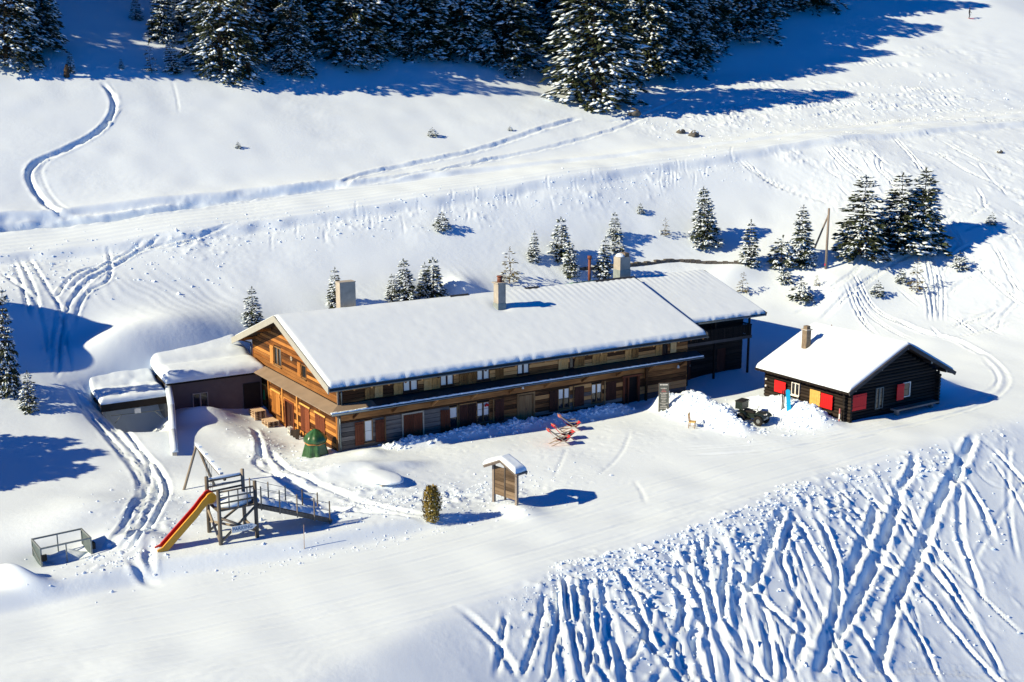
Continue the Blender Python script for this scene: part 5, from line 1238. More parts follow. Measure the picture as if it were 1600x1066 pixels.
MB().prism([(2.5, 5.3), (14.4, 5.3), (AYR, 7.2)], 'x', 34.97, 35.18).build('gable_core', DARK_Y, aw2)
ar = MB().prism([(AY0, AE), (AYR, AR), (AY1, AE), (AY1, AE - 0.15), (AYR, AR - 0.17), (AY0, AE - 0.15)], 'x', 28.62, 36.5).build('roof', DARK_X, annex)
roof_snow('snow_cover', 28.66, 36.47, np.array([AY0 + 0.03, AYR, AY1 - 0.03]), np.array([AE + 0.02, AR + 0.005, AE + 0.02]), 0.22, ar, nx=110, rib=0.009, seed=4, edge=0.2)
for x in (36.54,):
    mb = MB(); mb.bar((x, AY0, AE - 0.06), (x, AYR, AR - 0.07), 0.06, 0.30); mb.bar((x, AY1, AE - 0.06), (x, AYR, AR - 0.07), 0.06, 0.30); mb.build('fascia', DARKTIN, ar)
MB().tube((28.7, AY0 - 0.09, AE - 0.08), (36.4, AY0 - 0.09, AE - 0.08), 0.07, 0.07, 8).build('gutter', GUTTER, ar, True)
for y in (2.3, 5.2, AYR, 11.3):
    MB().bar((35.0, y, AE + min(y - AY0, AY1 - y) * 0.329 - 0.27), (36.45, y, AE + min(y - AY0, AY1 - y) * 0.329 - 0.27), 0.18, 0.2).build('purlin', DARK_X, ar)
bal = one_box('balcony', 28.55, 35.1, 1.15, 2.11, 3.28, 3.42, DARK_X, annex)
one_box('edge_beam', 28.5, 35.14, 1.06, 1.14, 3.24, 3.46, GREY_X, bal)
mb = MB(); mb.box(28.6, 35.1, 1.06, 1.14, 4.26, 4.34); mb.box(28.6, 35.1, 1.09, 1.13, 3.55, 3.61); mb.box(35.03, 35.1, 1.145, 2.1, 4.26, 4.34); mb.build('handrail', DARK_X, bal)
for x in np.arange(28.65, 35.1, 0.17): one_box('baluster', x, x + 0.10, 1.03, 1.055, 3.47, 4.30, DARK_X, bal)
for y in np.arange(1.2, 2.1, 0.17): one_box('baluster', 35.105, 35.13, y, y + 0.10, 3.47, 4.30, DARK_X, bal)
for x in (28.7, 31.4, 34.9): one_box('post', x, x + 0.13, 1.15, 1.28, 0.2, 5.0, DARK_X, annex)
window(annex, 'y', 2.2, 31.4, 32.4, 3.5, 4.8, DARKGLASS, DARK_X, leaves=2)
dr = one_box('door', 29.0, 30.0, 2.16, 2.19, 0.3, 2.6, SHUT_DARK, annex); one_box('handle', 29.85, 29.9, 2.10, 2.155, 1.4, 1.55, STEEL, dr)
one_box('door', 32.6, 33.5, 2.16, 2.19, 0.3, 2.6, SHUT_DARK, annex)
# ---------------------------------------------------------------- the cabin with the red shutters
cabin = thing('log_cabin', 'black log cabin with bright red shutters and thick snow on its roof', 'cabin', (0, 0, 0))
KX0, KX1, KY0, KY1 = 31.9, 41.2, -11.5, -4.0
KE, KR, KXR = 2.25, 4.86, 36.95
kslope = lambda x: np.interp(x, [31.2, KXR, 42.2], [KE, KR, KE])
kw = one_box('wall', KX0 + 0.12, KX1 - 0.12, KY0 + 0.12, KY0 + 0.3, -0.6, 2.5, DARK_X, cabin)
MB().prism([(KX0 + 0.15, 2.4), (KX1 - 0.15, 2.4), (KXR, 4.45)], 'y', KY0 + 0.13, KY0 + 0.28).build('gable_core', DARK_X, kw)
kl = one_box('wall', KX0 + 0.12, KX0 + 0.3, KY0 + 0.31, KY1 - 0.12, -0.6, 2.4, DARK_Y, cabin)
kr = one_box('wall', KX1 - 0.3, KX1 - 0.12, KY0 + 0.31, KY1 - 0.12, -0.6, 2.4, DARK_Y, cabin)
kb = one_box('wall', KX0 + 0.31, KX1 - 0.31, KY1 - 0.3, KY1 - 0.12, -0.6, 2.4, DARK_X, cabin)
def logs(parent, mat, axis, pos, a0, a1, z0, z1, holes, over=0.28, d=0.23, top=None, seed=0):
    """round logs with ends that run past the corner"""
    rr_ = random.Random(seed); z = z0; k = 0
    while z < z1:
        lo, hi = a0 - over, a1 + over
        if top is not None:
            ok = [a for a in np.linspace(a0 - over, a1 + over, 120) if top(a) > z + d * 0.6]
            if len(ok) < 6: break
            lo, hi = min(ok), max(ok)
        cuts = sorted((h[0], h[1]) for h in holes if h[2] < z < h[3]); segs = []; p = lo
        for c0, c1 in cuts: segs.append((p, c0)); p = c1
        segs.append((p, hi))
        for s0, s1 in segs:
            if s1 - s0 < 0.1: continue
            j = rr_.uniform(-0.01, 0.01)
            p0, p1 = ((s0, pos + j, z), (s1, pos + j, z)) if axis == 'x' else ((pos + j, s0, z), (pos + j, s1, z))
            MB().tube(p0, p1, d * 0.52, d * 0.52, 8).build('log', mat, parent, False)
        z += d; k += 1
logs(kw, DARK_X, 'x', KY0 + 0.1, KX0, KX1, -0.3, 4.3, [(34.6, 35.4, 0.3, 2.0), (37.4, 38.2, 0.9, 2.0)], top=lambda a: kslope(a) - 0.25, seed=1)
logs(kl, DARK_Y, 'y', KX0 + 0.1, KY0, KY1, -0.19, 2.25, [(-7.25, -6.4, 0.9, 1.75)], seed=2)
logs(kr, DARK_Y, 'y', KX1 - 0.1, KY0, KY1, -0.19, 2.2, [], seed=3)
kroof = MB().prism([(31.2, KE), (KXR, KR), (42.2, KE), (42.2, KE - 0.13), (KXR, KR - 0.15), (31.2, KE - 0.13)], 'y', -12.15, -3.4).build('roof', DARK_Y, cabin)
roof_snow('snow_cover', -12.12, -3.43, np.array([31.24, KXR, 42.16]), np.array([KE + 0.02, KR + 0.005, KE + 0.02]), 0.30, kroof, mat=SNOW, nx=110, axis='y', seed=9, edge=0.25, rough=0.02)
mb = MB(); mb.bar((31.2, -12.19, KE - 0.06), (KXR, -12.19, KR - 0.07), 0.07, 0.26); mb.bar((42.2, -12.19, KE - 0.06), (KXR, -12.19, KR - 0.07), 0.07, 0.26); mb.build('fascia', GREY_X, kroof)
for x in (31.9, 34.4, KXR, 39.6, 41.3):
    p = MB().bar((x, -12.1, kslope(x) - 0.24), (x, -11.4, kslope(x) - 0.24), 0.16, 0.18).build('purlin', DARK_Y, kroof)
    one_box('purlin_end', x - 0.07, x + 0.07, -12.135, -12.105, kslope(x) - 0.32, kslope(x) - 0.16, CONCRETE, p)
rr = random.Random(9); mb = MB()
for i in range(86):
    y = -12.1 + i * 0.1; l = rr.uniform(0.05, 0.2); mb.box(31.13, 31.19, y + 0.01, y + 0.085, KE - 0.06 - l * 0.5, KE - 0.05 + l * 0.4)
mb.build('shingle_edge', DARK_Y, kroof)
def red_shutter(plane, pos, a0, a1, z0, z1): return shutter_leaf(cabin, plane, pos, a0, a1, z0, z1, RED)
red_shutter('y', KY0 - 0.06, 32.0, 33.55, 0.75, 1.85); red_shutter('y', KY0 - 0.06, 36.65, 37.38, 0.85, 2.0)
red_shutter('x', KX0 - 0.06, -6.0, -4.9, 0.75, 1.6); red_shutter('x', KX0 - 0.06, -10.35, -9.3, 0.6, 1.6)
window(cabin, 'y', KY0, 34.62, 35.38, 0.5, 2.0, DARKGLASS, GUTTER, leaves=2, bars=3, sill=False)
window(cabin, 'y', KY0, 37.42, 38.18, 0.95, 2.0, DARKGLASS, WHITE, leaves=1, bars=1, sill=False)
window(cabin, 'x', KX0, -7.2, -6.45, 0.85, 1.75, DARKGLASS, WHITE, leaves=2, bars=1)
o = shutter_leaf(cabin, 'x', KX0 - 0.06, -9.25, -8.3, 0.6, 1.65, YELLOW_W); o['label'] = 'varnished yellow window shutter'
c = one_box('chimney', 34.05, 34.5, -5.55, -5.1, 3.4, 5.05, BRICK, cabin); one_box('slab', 33.98, 34.57, -5.62, -5.03, 5.052, 5.12, CONCRETE, c); one_box('pot', 34.1, 34.45, -5.5, -5.15, 5.122, 5.35, BRICK, c)
for z in (1.0, 1.5): MB().tube((31.72, -4.1, z), (31.64, -4.1, z), 0.07, 0.07, 8).build('insulator', WHITE, cabin)
mb = MB(); mb.box(36.0, 40.5, -12.3, -11.75, 0.30, 0.42); mb.box(36.2, 36.4, -12.2, -11.9, -0.3, 0.299); mb.box(39.8, 40.0, -12.2, -11.9, -0.3, 0.299); mb.build('bench', GREY_X, cabin)

# ---------------------------------------------------------------- left of the chalet: store room, garage, retaining walls
store = thing('store_room', 'low mauve rendered store room with a small window left of the gable', 'outbuilding')
sw = one_box('wall', -6.6, -0.25, 12.5, 12.8, -1.0, 2.75, RENDER_P, store)
window(store, 'y', 12.5, -5.15, -4.1, 0.7, 1.9, DARKGLASS, CONCRETE, leaves=2, sill=True)
one_box('door', -1.6, -0.4, 12.44, 12.49, -0.8, 2.1, BLACK, store)
one_box('wall', -6.6, -6.35, 12.81, 17.0, -1.0, 2.7, RENDER_P, store)
sr = one_box('roof', -6.9, -0.02, 12.1, 17.2, 2.76, 2.92, DARK_X, store)
roof_snow('snow_cover', -7.0, -0.1, np.array([12.0, 14.5, 17.8]), np.array([2.93, 3.25, 4.2]), 0.62, sr, mat=SNOW, nx=70, seed=14, edge=0.7, rough=0.012)
garage = thing('open_garage', 'sunken open garage with dark fascia and snow covered flat roof', 'garage')
one_box('wall', -11.0, -6.95, 15.0, 15.2, -0.5, 2.0, DARK_X, garage); one_box('wall', -11.15, -10.95, 12.1, 15.2, -0.5, 2.0, CONCRETE, garage); one_box('wall', -7.15, -6.95, 12.1, 15.0, -0.5, 2.0, CONCRETE, garage)
gr = one_box('roof', -11.3, -6.98, 11.7, 15.4, 2.02, 2.16, DARK_X, garage)
one_box('fascia', -11.32, -6.97, 11.60, 11.69, 1.72, 2.2, DARK_X, gr)
roof_snow('snow_cover', -11.3, -6.99, np.array([11.62, 14.0, 17.5]), np.array([2.2, 2.5, 3.9]), 0.34, gr, mat=SNOW, nx=50, seed=15, edge=0.25, rough=0.05)
MB().tube((-10.7, 11.8, 1.35), (-7.2, 11.8, 1.25), 0.03, 0.03, 6).build('barrier_bar', STEEL, garage)
mb = MB(); mb.bar((-10.0, 11.8, 1.33), (-10.5, 11.8, 0.8), 0.04, 0.04); mb.bar((-7.9, 11.8, 1.27), (-7.4, 11.8, 0.7), 0.04, 0.04); mb.build('barrier_brace', STEEL, garage)
one_box('notice', -9.2, -8.8, 11.74, 11.76, 1.30, 1.62, WHITE, garage)
rwall = thing('retaining_wall', 'thin snow capped retaining wall running down between garage and store room', 'wall')
pts = [(-6.75, 12.4, 2.65), (-7.35, 9.8, 1.9), (-8.3, 6.4, 1.25), (-9.1, 3.4, 0.85)]
for p, q in zip(pts, pts[1:]):
    dx, dy = q[0] - p[0], q[1] - p[1]; l = math.hypot(dx, dy); nx_, ny_ = -dy / l * 0.13, dx / l * 0.13
    base = [(p[0] - nx_, p[1] - ny_), (p[0] + nx_, p[1] + ny_), (q[0] + nx_, q[1] + ny_), (q[0] - nx_, q[1] - ny_)]
    zt = [p[2], p[2], q[2], q[2]]
    MB().add([(x, y, -0.8) for x, y in base] + [(x, y, z) for (x, y), z in zip(base, zt)], [(3, 2, 1, 0), (4, 5, 6, 7), (0, 1, 5, 4), (1, 2, 6, 5), (2, 3, 7, 6), (3, 0, 4, 7)]).build('wall_section', CONCRETE, rwall)
    k = 1.7; base = [(p[0] - nx_ * k, p[1] - ny_ * k), (p[0] + nx_ * k, p[1] + ny_ * k), (q[0] + nx_ * k, q[1] + ny_ * k), (q[0] - nx_ * k, q[1] - ny_ * k)]
    ins = [((x - (p[0] + q[0]) / 2) * 0.985 + (p[0] + q[0]) / 2, (y - (p[1] + q[1]) / 2) * 0.985 + (p[1] + q[1]) / 2) for x, y in base]
    MB().add([(x, y, z + 0.005) for (x, y), z in zip(base, zt)] + [(x * 0.7 + 0.3 * (p[0] if i < 2 else q[0]), y * 0.7 + 0.3 * (p[1] if i < 2 else q[1]), z + 0.2) for i, ((x, y), z) in enumerate(zip(base, zt))],
             [(3, 2, 1, 0), (4, 5, 6, 7), (0, 1, 5, 4), (1, 2, 6, 5), (2, 3, 7, 6), (3, 0, 4, 7)]).build('snow_cap', SNOW, rwall, True)
# dark stone edge behind the annex
edge = thing('stone_edge', 'long low dark stone retaining edge in the slope behind the annex', 'wall')
rr = random.Random(31)
for (xa, ya), (xb, yb) in zip(LEDGE, LEDGE[1:]):
    n_ = max(1, int(math.hypot(xb - xa, yb - ya) / 0.5))
    for i in range(n_):
        x, y = xa + (xb - xa) * (i + 0.5) / n_, ya + (yb - ya) * (i + 0.5) / n_; z = ground_z(x, y); h = rr.uniform(0.08, 0.24)
        o = MB().box(-0.24, 0.24, -0.2, 0.25, -0.5, h).build('stone', ROCK, edge); o.location = (x, y, z); o.rotation_euler = (0, 0, math.atan2(yb - ya, xb - xa) + rr.uniform(-0.12, 0.12))
low = thing('snow_covered_low_wall', 'low concrete wall end under a thick snow drift below the chalet corner', 'wall', (-0.55, -7.85, ground_z(-0.55, -7.95)), 0.2)
one_box('wall', -0.62, 0.62, -0.12, 0.12, -0.5, 0.34, CONCRETE, low)
blob(low, 'snow_cap', (0.0, 0.75, 0.22), (0.95, 1.5, 0.22), 8, SNOW, 0.07)
# ---------------------------------------------------------------- playground
Z0 = 0.55
play = thing('playground_tower', 'grey timber playground tower with yellow slide, swing frame and sloping bridge', 'playground', (0, 0, 0))
px0, px1, py0, py1, deck = -11.35, -9.55, -11.6, -9.9, 2.36
for (x, y, top) in ((px0, py0, 3.35), (px1, py0, 3.5), (px0, py1, 3.55), (px1, py1, 3.62)):
    MB().tube((x, y, -0.1), (x, y, top), 0.10, 0.09, 10).build('post', PLAYWOOD, play, True)
dk = MB()
for i in range(9): dk.box(px0 - 0.1 + i * 0.222, px0 + 0.11 + i * 0.222, py0 - 0.05, py1 + 0.05, deck - 0.06, deck)
dk = dk.build('deck', PLAYWOOD, play)
blob(dk, 'snow_cover', ((px0 + px1) / 2, (py0 + py1) / 2, deck + 0.09), (0.95, 0.84, 0.34), 12, SNOW, 0.06)
for z in (2.68, 2.95, 3.25):
    MB().tube((px0, py0, z), (px1, py0, z), 0.045, 0.045, 8).build('rail', PLAYWOOD, play, True)
for z in (2.75, 3.0, 3.3): MB().tube((px0, py1, z), (px1, py1, z + 0.05), 0.055, 0.055, 8).build('rail', PLAYWOOD, play, True)
for x in np.linspace(px0 + 0.5, px1 - 0.4, 3): MB().tube((x, py0 - 0.01, 2.36), (x, py0 - 0.01, 3.25), 0.03, 0.03, 6).build('baluster', PLAYWOOD, play)
for p, q in (((px0, py0, 0.75), (px1, py0, 2.25)), ((px0, py0, 2.0), (px1, py0 + 0.05, 0.95)), ((px0, py1, 0.8), (px1, py1, 1.9)), ((px0, py0, 0.7), (px0, py1, 1.9)), ((px1, py0, 1.0), (px1, py1, 1.0)), ((px0, py1, 1.3), (px1, py0, 1.0))):
    MB().tube(p, q, 0.065, 0.065, 8).build('brace', PLAYWOOD, play, True)
blob(play, 'snow_cap', (px0 + 0.9, py1, 3.42), (0.85, 0.10, 0.09), 13, SNOW, 0.1)
# slide
def slide_mesh():
    top = Vector((px0 - 0.05, -10.75, 2.12)); bot = Vector((-14.0, -10.75, 0.55))
    prof = [(0.0, 2.98), (0.28, 2.92), (0.55, 2.68), (0.85, 2.34)] + [(0.85 + k * 0.34, 2.34 - k * 0.315) for k in range(1, 6)] + [(2.78, 0.68)]
    side_a, side_b, chute = MB(), MB(), MB()
    for (d0, z0), (d1, z1) in zip(prof, prof[1:]):
        x0, x1 = top.x - d0, top.x - d1
        for mb, y, t in ((side_a, -11.0, 0.05), (side_b, -10.55, 0.05)):
            mb.add([(x0, y - t, z0 - 0.34), (x0, y + t, z0 - 0.34), (x0, y + t, z0 + 0.10), (x0, y - t, z0 + 0.10), (x1, y - t, z1 - 0.34), (x1, y + t, z1 - 0.34), (x1, y + t, z1 + 0.10), (x1, y - t, z1 + 0.10)],
                   [(0, 1, 2, 3), (4, 5, 6, 7), (0, 1, 5, 4), (1, 2, 6, 5), (2, 3, 7, 6), (3, 0, 4, 7)])
        chute.add([(x0, -10.95, z0 - 0.20), (x0, -10.6, z0 - 0.20), (x1, -10.6, z1 - 0.20), (x1, -10.95, z1 - 0.20), (x0, -10.95, z0 - 0.24), (x0, -10.6, z0 - 0.24), (x1, -10.6, z1 - 0.24), (x1, -10.95, z1 - 0.24)],
                  [(0, 1, 2, 3), (7, 6, 5, 4), (0, 4, 5, 1), (2, 6, 7, 3)])
    s = chute.build('slide', SLIDE_R, play); side_a.build('slide_side', SLIDE_Y, s); side_b.build('slide_side', SLIDE_R, s)
    MB().tube((top.x - 0.12, -11.06, 2.84), (top.x - 0.12, -10.94, 2.84), 0.26, 0.26, 16).build('slide_hood', SLIDE_Y, s); MB().tube((top.x - 0.12, -10.61, 2.84), (top.x - 0.12, -10.49, 2.84), 0.26, 0.26, 16).build('slide_hood', SLIDE_R, s)
slide_mesh()
# bridge down to the snow
rp = MB()
for i in range(14):
    k0, k1 = i / 14, (i + 1) / 14 - 0.008
    x0, x1 = px1 + 0.15 + k0 * 3.7, px1 + 0.15 + k1 * 3.7; z0, z1 = 2.28 - k0 * 1.5, 2.28 - k1 * 1.5
    rp.add([(x0, -11.55, z0), (x0, -10.25, z0), (x1, -10.25, z1), (x1, -11.55, z1), (x0, -11.55, z0 - 0.07), (x0, -10.25, z0 - 0.07), (x1, -10.25, z1 - 0.07), (x1, -11.55, z1 - 0.07)],
           [(0, 1, 2, 3), (7, 6, 5, 4), (0, 4, 5, 1), (1, 5, 6, 2), (2, 6, 7, 3), (3, 7, 4, 0)])
rp = rp.build('bridge', PLAYWOOD, play)
for y in (-11.6, -10.2): MB().bar((px1 + 0.1, y, 2.20), (px1 + 3.9, y, 0.66), 0.09, 0.2).build('beam', PLAYWOOD, rp)
V, Q = [], []
for i in range(30):
    for j in range(9):
        k, y = i / 29, -11.5 + j * 0.15; e = min(j, 8 - j, 2) / 2 * min(1, i / 2, (29 - i) / 2)
        V.append((px1 + 0.18 + k * 3.65, y, 2.295 - k * 1.5 + 0.02 + e * (0.20 + 0.05 * math.sin(i * 1.7 + j) + 0.04 * math.sin(i * 0.6 - j * 1.3))))
for i in range(29):
    for j in range(8): a = i * 9 + j; Q.append((a, a + 9, a + 10, a + 1))
link('snow_cover', np_mesh('snow_cover', V, Q, SNOW), rp)
for i, k in enumerate((0.03, 0.28, 0.52, 0.76, 0.98)):
    for y in (-11.66, -10.14):
        x = px1 + 0.15 + k * 3.7; z = 2.28 - k * 1.5
        MB().tube((x, y, z - 0.25), (x, y, z + 0.95), 0.035, 0.035, 6).build('rail_post', PLAYWOOD, rp)
for y in (-11.66, -10.14):
    for dz in (0.45, 0.85):
        MB().tube((px1 + 0.25, y, 2.24 + dz), (px1 + 3.75, y, 0.82 + dz), 0.013, 0.013, 5).build('rope', STEEL, rp)
# swing frame
sa, sb = Vector((-9.75, -3.3, 3.1)), Vector((-10.35, -9.6, 3.15))
MB().tube(sa, sb, 0.085, 0.085, 8).build('swing_beam', PLAYWOOD, play, True)
for q in ((-10.75, -2.95, -0.1), (-8.7, -3.6, -0.1)): MB().tube(sa + Vector((0, 0, 0.1)), q, 0.075, 0.085, 8).build('swing_leg', PLAYWOOD, play, True)
sc_ = MB()
d = (sb - sa)
for i in range(12):
    p, q = sa + d * (i / 12 * 0.9), sa + d * ((i + 1) / 12 * 0.9); h = 0.16 + 0.04 * math.sin(i * 2.1)
    sc_.bar(p + Vector((0, 0, 0.05 + h / 2)), q + Vector((0, 0, 0.05 + h / 2)), 0.17, h)
sc_.build('snow_cap', SNOW, play)
for k in (0.35, 0.5):
    p = sa + d * k
    for o in (-0.22, 0.22):
        e = d.normalized() * o; MB().tube(p + e, p + e + Vector((0, 0, -1.9)), 0.012, 0.012, 5).build('swing_chain', STEEL, play)
    MB().bar(p + d.normalized() * -0.25 + Vector((0, 0, -1.9)), p + d.normalized() * 0.25 + Vector((0, 0, -1.9)), 0.18, 0.04).build('swing_seat', BLACK, play)
# the PARKING arrow board fixed between the tower's legs
ps = MB().prism([(-10.85, 1.18), (-9.85, 1.18), (-9.6, 1.34), (-9.85, 1.5), (-10.85, 1.5)], 'y', -11.80, -11.77).build('arrow_board', WHITE, play)
fc = bpy.data.curves.new('lettering', 'FONT'); fc.body = 'PARKING'; fc.size = 0.26; fc.extrude = 0.004; fc.align_x = 'CENTER'; fc.align_y = 'CENTER'
to = bpy.data.objects.new('lettering', fc); COL.objects.link(to)
dg = bpy.context.evaluated_depsgraph_get(); tm = bpy.data.meshes.new_from_object(to.evaluated_get(dg)); bpy.data.objects.remove(to); tm.materials.clear(); tm.materials.append(BLUEP)
to = link('lettering', tm, ps); to.location = (-10.32, -11.808, 1.34); to.rotation_euler = (R(90), 0, 0); to.scale = (0.92, 1, 1)

# ---------------------------------------------------------------- metal cage box
cage = thing('steel_cage', 'empty open topped steel cage box standing half buried in snow', 'cage', (-17.95, -8.75, ground_z(-17.95, -8.75) - 0.05), R(4))
hx, hy, ch = 1.12, 0.72, 1.12
for x in (-hx, hx):
    for y in (-hy, hy): one_box('corner_post', x - 0.035, x + 0.035, y - 0.035, y + 0.035, -0.4, ch, STEEL, cage)
for y in (-hy, hy):
    one_box('top_rail', -hx + 0.036, hx - 0.036, y - 0.03, y + 0.03, ch - 0.07, ch, STEEL, cage); one_box('mid_post', -0.025, 0.025, y - 0.025, y + 0.025, -0.3, ch - 0.071, STEEL, cage)
for x in (-hx, hx):
    one_box('top_rail', x - 0.03, x + 0.03, -hy + 0.036, hy - 0.036, ch - 0.07, ch, STEEL, cage); one_box('end_panel', x - 0.008, x + 0.008, -hy + 0.036, hy - 0.036, 0.0, ch - 0.071, MESHM, cage)
    MB().bar((x * 1.02, -hy, 0.35), (x * 1.02, hy, 0.75), 0.04, 0.05).build('cross_brace', STEEL, cage)
one_box('lock_box', -hx - 0.0, -hx + 0.22, -hy - 0.12, -hy - 0.036, 0.5, 0.8, BLACK, cage); one_box('lock_box', hx + 0.036, hx + 0.2, -hy, -hy + 0.3, 0.5, 0.8, BLACK, cage)
blob(cage, 'snow_fill', (0.1, 0, 0.05), (0.95, 0.6, 0.32), 17, SNOW, 0.3)

# ---------------------------------------------------------------- roofed notice board
zb = 0.2
board = thing('roofed_notice_board', 'weathered wooden notice board with a little snowy gable roof', 'notice board', (3.75, -13.0, zb), R(13.5))
for y in (-0.85, 0.85): MB().box(-0.07, 0.07, y - 0.07, y + 0.07, -0.5, 2.0 - 0.0 * y).build('post', GREY_X, board)
one_box('mid_post', -0.045, 0.05, -0.045, 0.045, 0.2, 2.35, GREY_X, board)
for i in range(9):
    z = 0.35 + i * 0.20
    if z < 1.9:
        one_box('plank', -0.02, 0.02, -0.775, -0.05, z, z + 0.19, SIGNWOOD, board); one_box('plank', -0.02, 0.02, 0.05, 0.775, z, z + 0.19, SIGNWOOD, board)
nr = MB(); nr.prism([(-1.25, 1.98), (0, 2.55), (1.25, 1.98), (1.25, 1.90), (0, 2.46), (-1.25, 1.90)], 'x', -0.42, 0.42); nr = nr.build('roof', GREY_X, board)
roof_snow('snow_cover', -0.43, 0.41, np.array([-1.18, 0, 1.24]), np.array([2.02, 2.555, 1.99]), 0.24, nr, mat=SNOW, nx=24, seed=19, edge=0.22)
for x in (-0.36, 0.36):
    mb = MB(); mb.bar((x, -1.25, 1.86), (x, 0, 2.42), 0.06, 0.12); mb.bar((x, 1.25, 1.86), (x, 0, 2.42), 0.06, 0.12); mb.build('rafter', GREY_X, nr)

# ---------------------------------------------------------------- deck chairs, chair, menu board
def deck_chair(label, x, y, rz, fade):
    t = thing('deck_chair', label, 'deck chair', (x, y, ground_z(x, y) - 0.02), rz, 'red deck chairs on the terrace'); t.scale = (1.18, 1.18, 1.18)
    for s in (-0.27, 0.27):
        MB().bar((-0.62, s, 0.95), (0.52, s, 0.06), 0.03, 0.045).build('back_rail', FRAME_W, t); MB().bar((-0.55, s * 0.9, 0.02), (0.62, s * 0.9, 0.48), 0.03, 0.045).build('leg', FRAME_W, t)
        MB().bar((-0.15, s * 1.12, 0.56), (0.42, s * 1.12, 0.56), 0.05, 0.03).build('arm_rest', FRAME_W, t)
    sl = MB(); prof = [(-0.62, 0.95), (-0.40, 0.66), (-0.15, 0.40), (0.12, 0.27), (0.38, 0.30), (0.62, 0.48)]
    for (a, b), (c, d_) in zip(prof, prof[1:]):
        sl.add([(a, -0.25, b), (a, 0.25, b), (c, 0.25, d_), (c, -0.25, d_), (a, -0.25, b - 0.015), (a, 0.25, b - 0.015), (c, 0.25, d_ - 0.015), (c, -0.25, d_ - 0.015)], [(0, 1, 2, 3), (7, 6, 5, 4), (0, 3, 7, 4), (1, 5, 6, 2)])
    sl.build('sling', CANVAS, t); one_box('head_cushion', -0.62, -0.50, -0.21, 0.21, 0.83, 0.93, CHALKRED if fade else CANVAS, t)
    MB().bar((-0.6, -0.27, 0.93), (-0.6, 0.27, 0.93), 0.03, 0.03).build('cross_rail', FRAME_W, t)
deck_chair('red deck chair nearest the camera of the three on the terrace', 12.55, -5.35, R(-18), False)
deck_chair('middle red deck chair of the three on the terrace', 13.45, -4.55, R(-14), False)
deck_chair('red deck chair nearest the chalet wall', 14.95, -3.1, R(-22), True)
x, y = 22.2, -6.95
ch_ = thing('wooden_chair', 'old wooden kitchen chair alone in front of the snow heap', 'chair', (x, y, ground_z(x, y) - 0.04), R(35))
one_box('seat', -0.22, 0.22, -0.22, 0.20, 0.43, 0.48, YELLOW_W, ch_)
for sx in (-0.19, 0.19):
    MB().tube((sx * 1.1, -0.2, 0.0), (sx, -0.18, 0.43), 0.022, 0.024, 8).build('leg', TRIM, ch_); MB().tube((sx * 1.1, 0.2, 0.0), (sx, 0.17, 0.43), 0.022, 0.024, 8).build('leg', TRIM, ch_)
    MB().tube((sx * 0.85, 0.18, 0.48), (sx * 1.15, 0.26, 0.98), 0.022, 0.022, 8).build('back_post', TRIM, ch_)
for sx in (-0.07, 0.07): MB().tube((sx, 0.18, 0.48), (sx, 0.26, 0.95), 0.014, 0.014, 6).build('spindle', TRIM, ch_)
MB().bar((-0.25, 0.26, 0.96), (0.25, 0.26, 0.96), 0.03, 0.10).build('top_rail', YELLOW_W, ch_)
MB().bar((-0.17, -0.18, 0.2), (-0.17, 0.17, 0.2), 0.025, 0.025).build('stretcher', TRIM, ch_)
x, y = MENUPOS
mn = thing('menu_board', 'tall slate menu board with chalk lines leaning by the entrance', 'menu board', (x, y, ground_z(x, y) - 0.25), R(-32))
bd = MB().box(-0.33, 0.33, -0.03, 0.0, 0.0, 2.15).build('panel', BOARD, mn)
mb = MB(); mb.box(-0.36, -0.331, -0.035, 0.005, -0.3, 2.17); mb.box(0.331, 0.36, -0.035, 0.005, -0.3, 2.17); mb.box(-0.33, 0.33, -0.035, 0.005, 2.151, 2.18); mb.build('frame', GREY_X, mn)
rr = random.Random(2)
for i in range(15):
    z = 2.02 - i * 0.115
    if i in (1,): continue
    w = rr.uniform(0.12, 0.27); mb = MB(); p = -w
    while p < w:
        l = rr.uniform(0.03, 0.09); mb.box(p, min(p + l, w), -0.036, -0.032, z, z + (0.075 if i == 0 else rr.uniform(0.025, 0.045))); p += l + 0.018
    mb.build('chalk_line', CHALKRED if i in (3, 4) else CHALK, bd)
mn.rotation_euler = (R(-7), 0, R(-32))

# ---------------------------------------------------------------- quad bike
x, y = 26.45, -8.2
quad = thing('quad_bike', 'black and dark green quad bike with cargo box parked by the snow heap', 'quad bike', (x, y, ground_z(x, y) - 0.02), R(-72))
def tyre(px_, py_):
    bm = bmesh.new(); n, m, Rr, rr_ = 26, 10, 0.235, 0.105
    vs_ = [[bm.verts.new(((Rr + rr_ * math.cos(2 * math.pi * j / m)) * math.cos(2 * math.pi * i / n), rr_ * 1.25 * math.sin(2 * math.pi * j / m), (Rr + (rr_ + (0.018 if i % 2 else 0) * max(0, math.cos(2 * math.pi * j / m))) * math.cos(2 * math.pi * j / m)) * math.sin(2 * math.pi * i / n))) for j in range(m)] for i in range(n)]
    for i in range(n):
        for j in range(m): bm.faces.new((vs_[i][j], vs_[(i + 1) % n][j], vs_[(i + 1) % n][(j + 1) % m], vs_[i][(j + 1) % m]))
    me = bpy.data.meshes.new('tyre'); bm.to_mesh(me); bm.free(); me.materials.append(BLACK); me.polygons.foreach_set('use_smooth', [True] * len(me.polygons))
    hub = MB().tube((px_, py_ - 0.06, 0.34), (px_, py_ + 0.06, 0.34), 0.15, 0.15, 14).build('wheel', STEEL, quad)
    o = link('tyre', me, hub); o.location = (px_, py_, 0.34)
for px_ in (-0.66, 0.66):
    for py_ in (-0.46, 0.46): tyre(px_, py_)
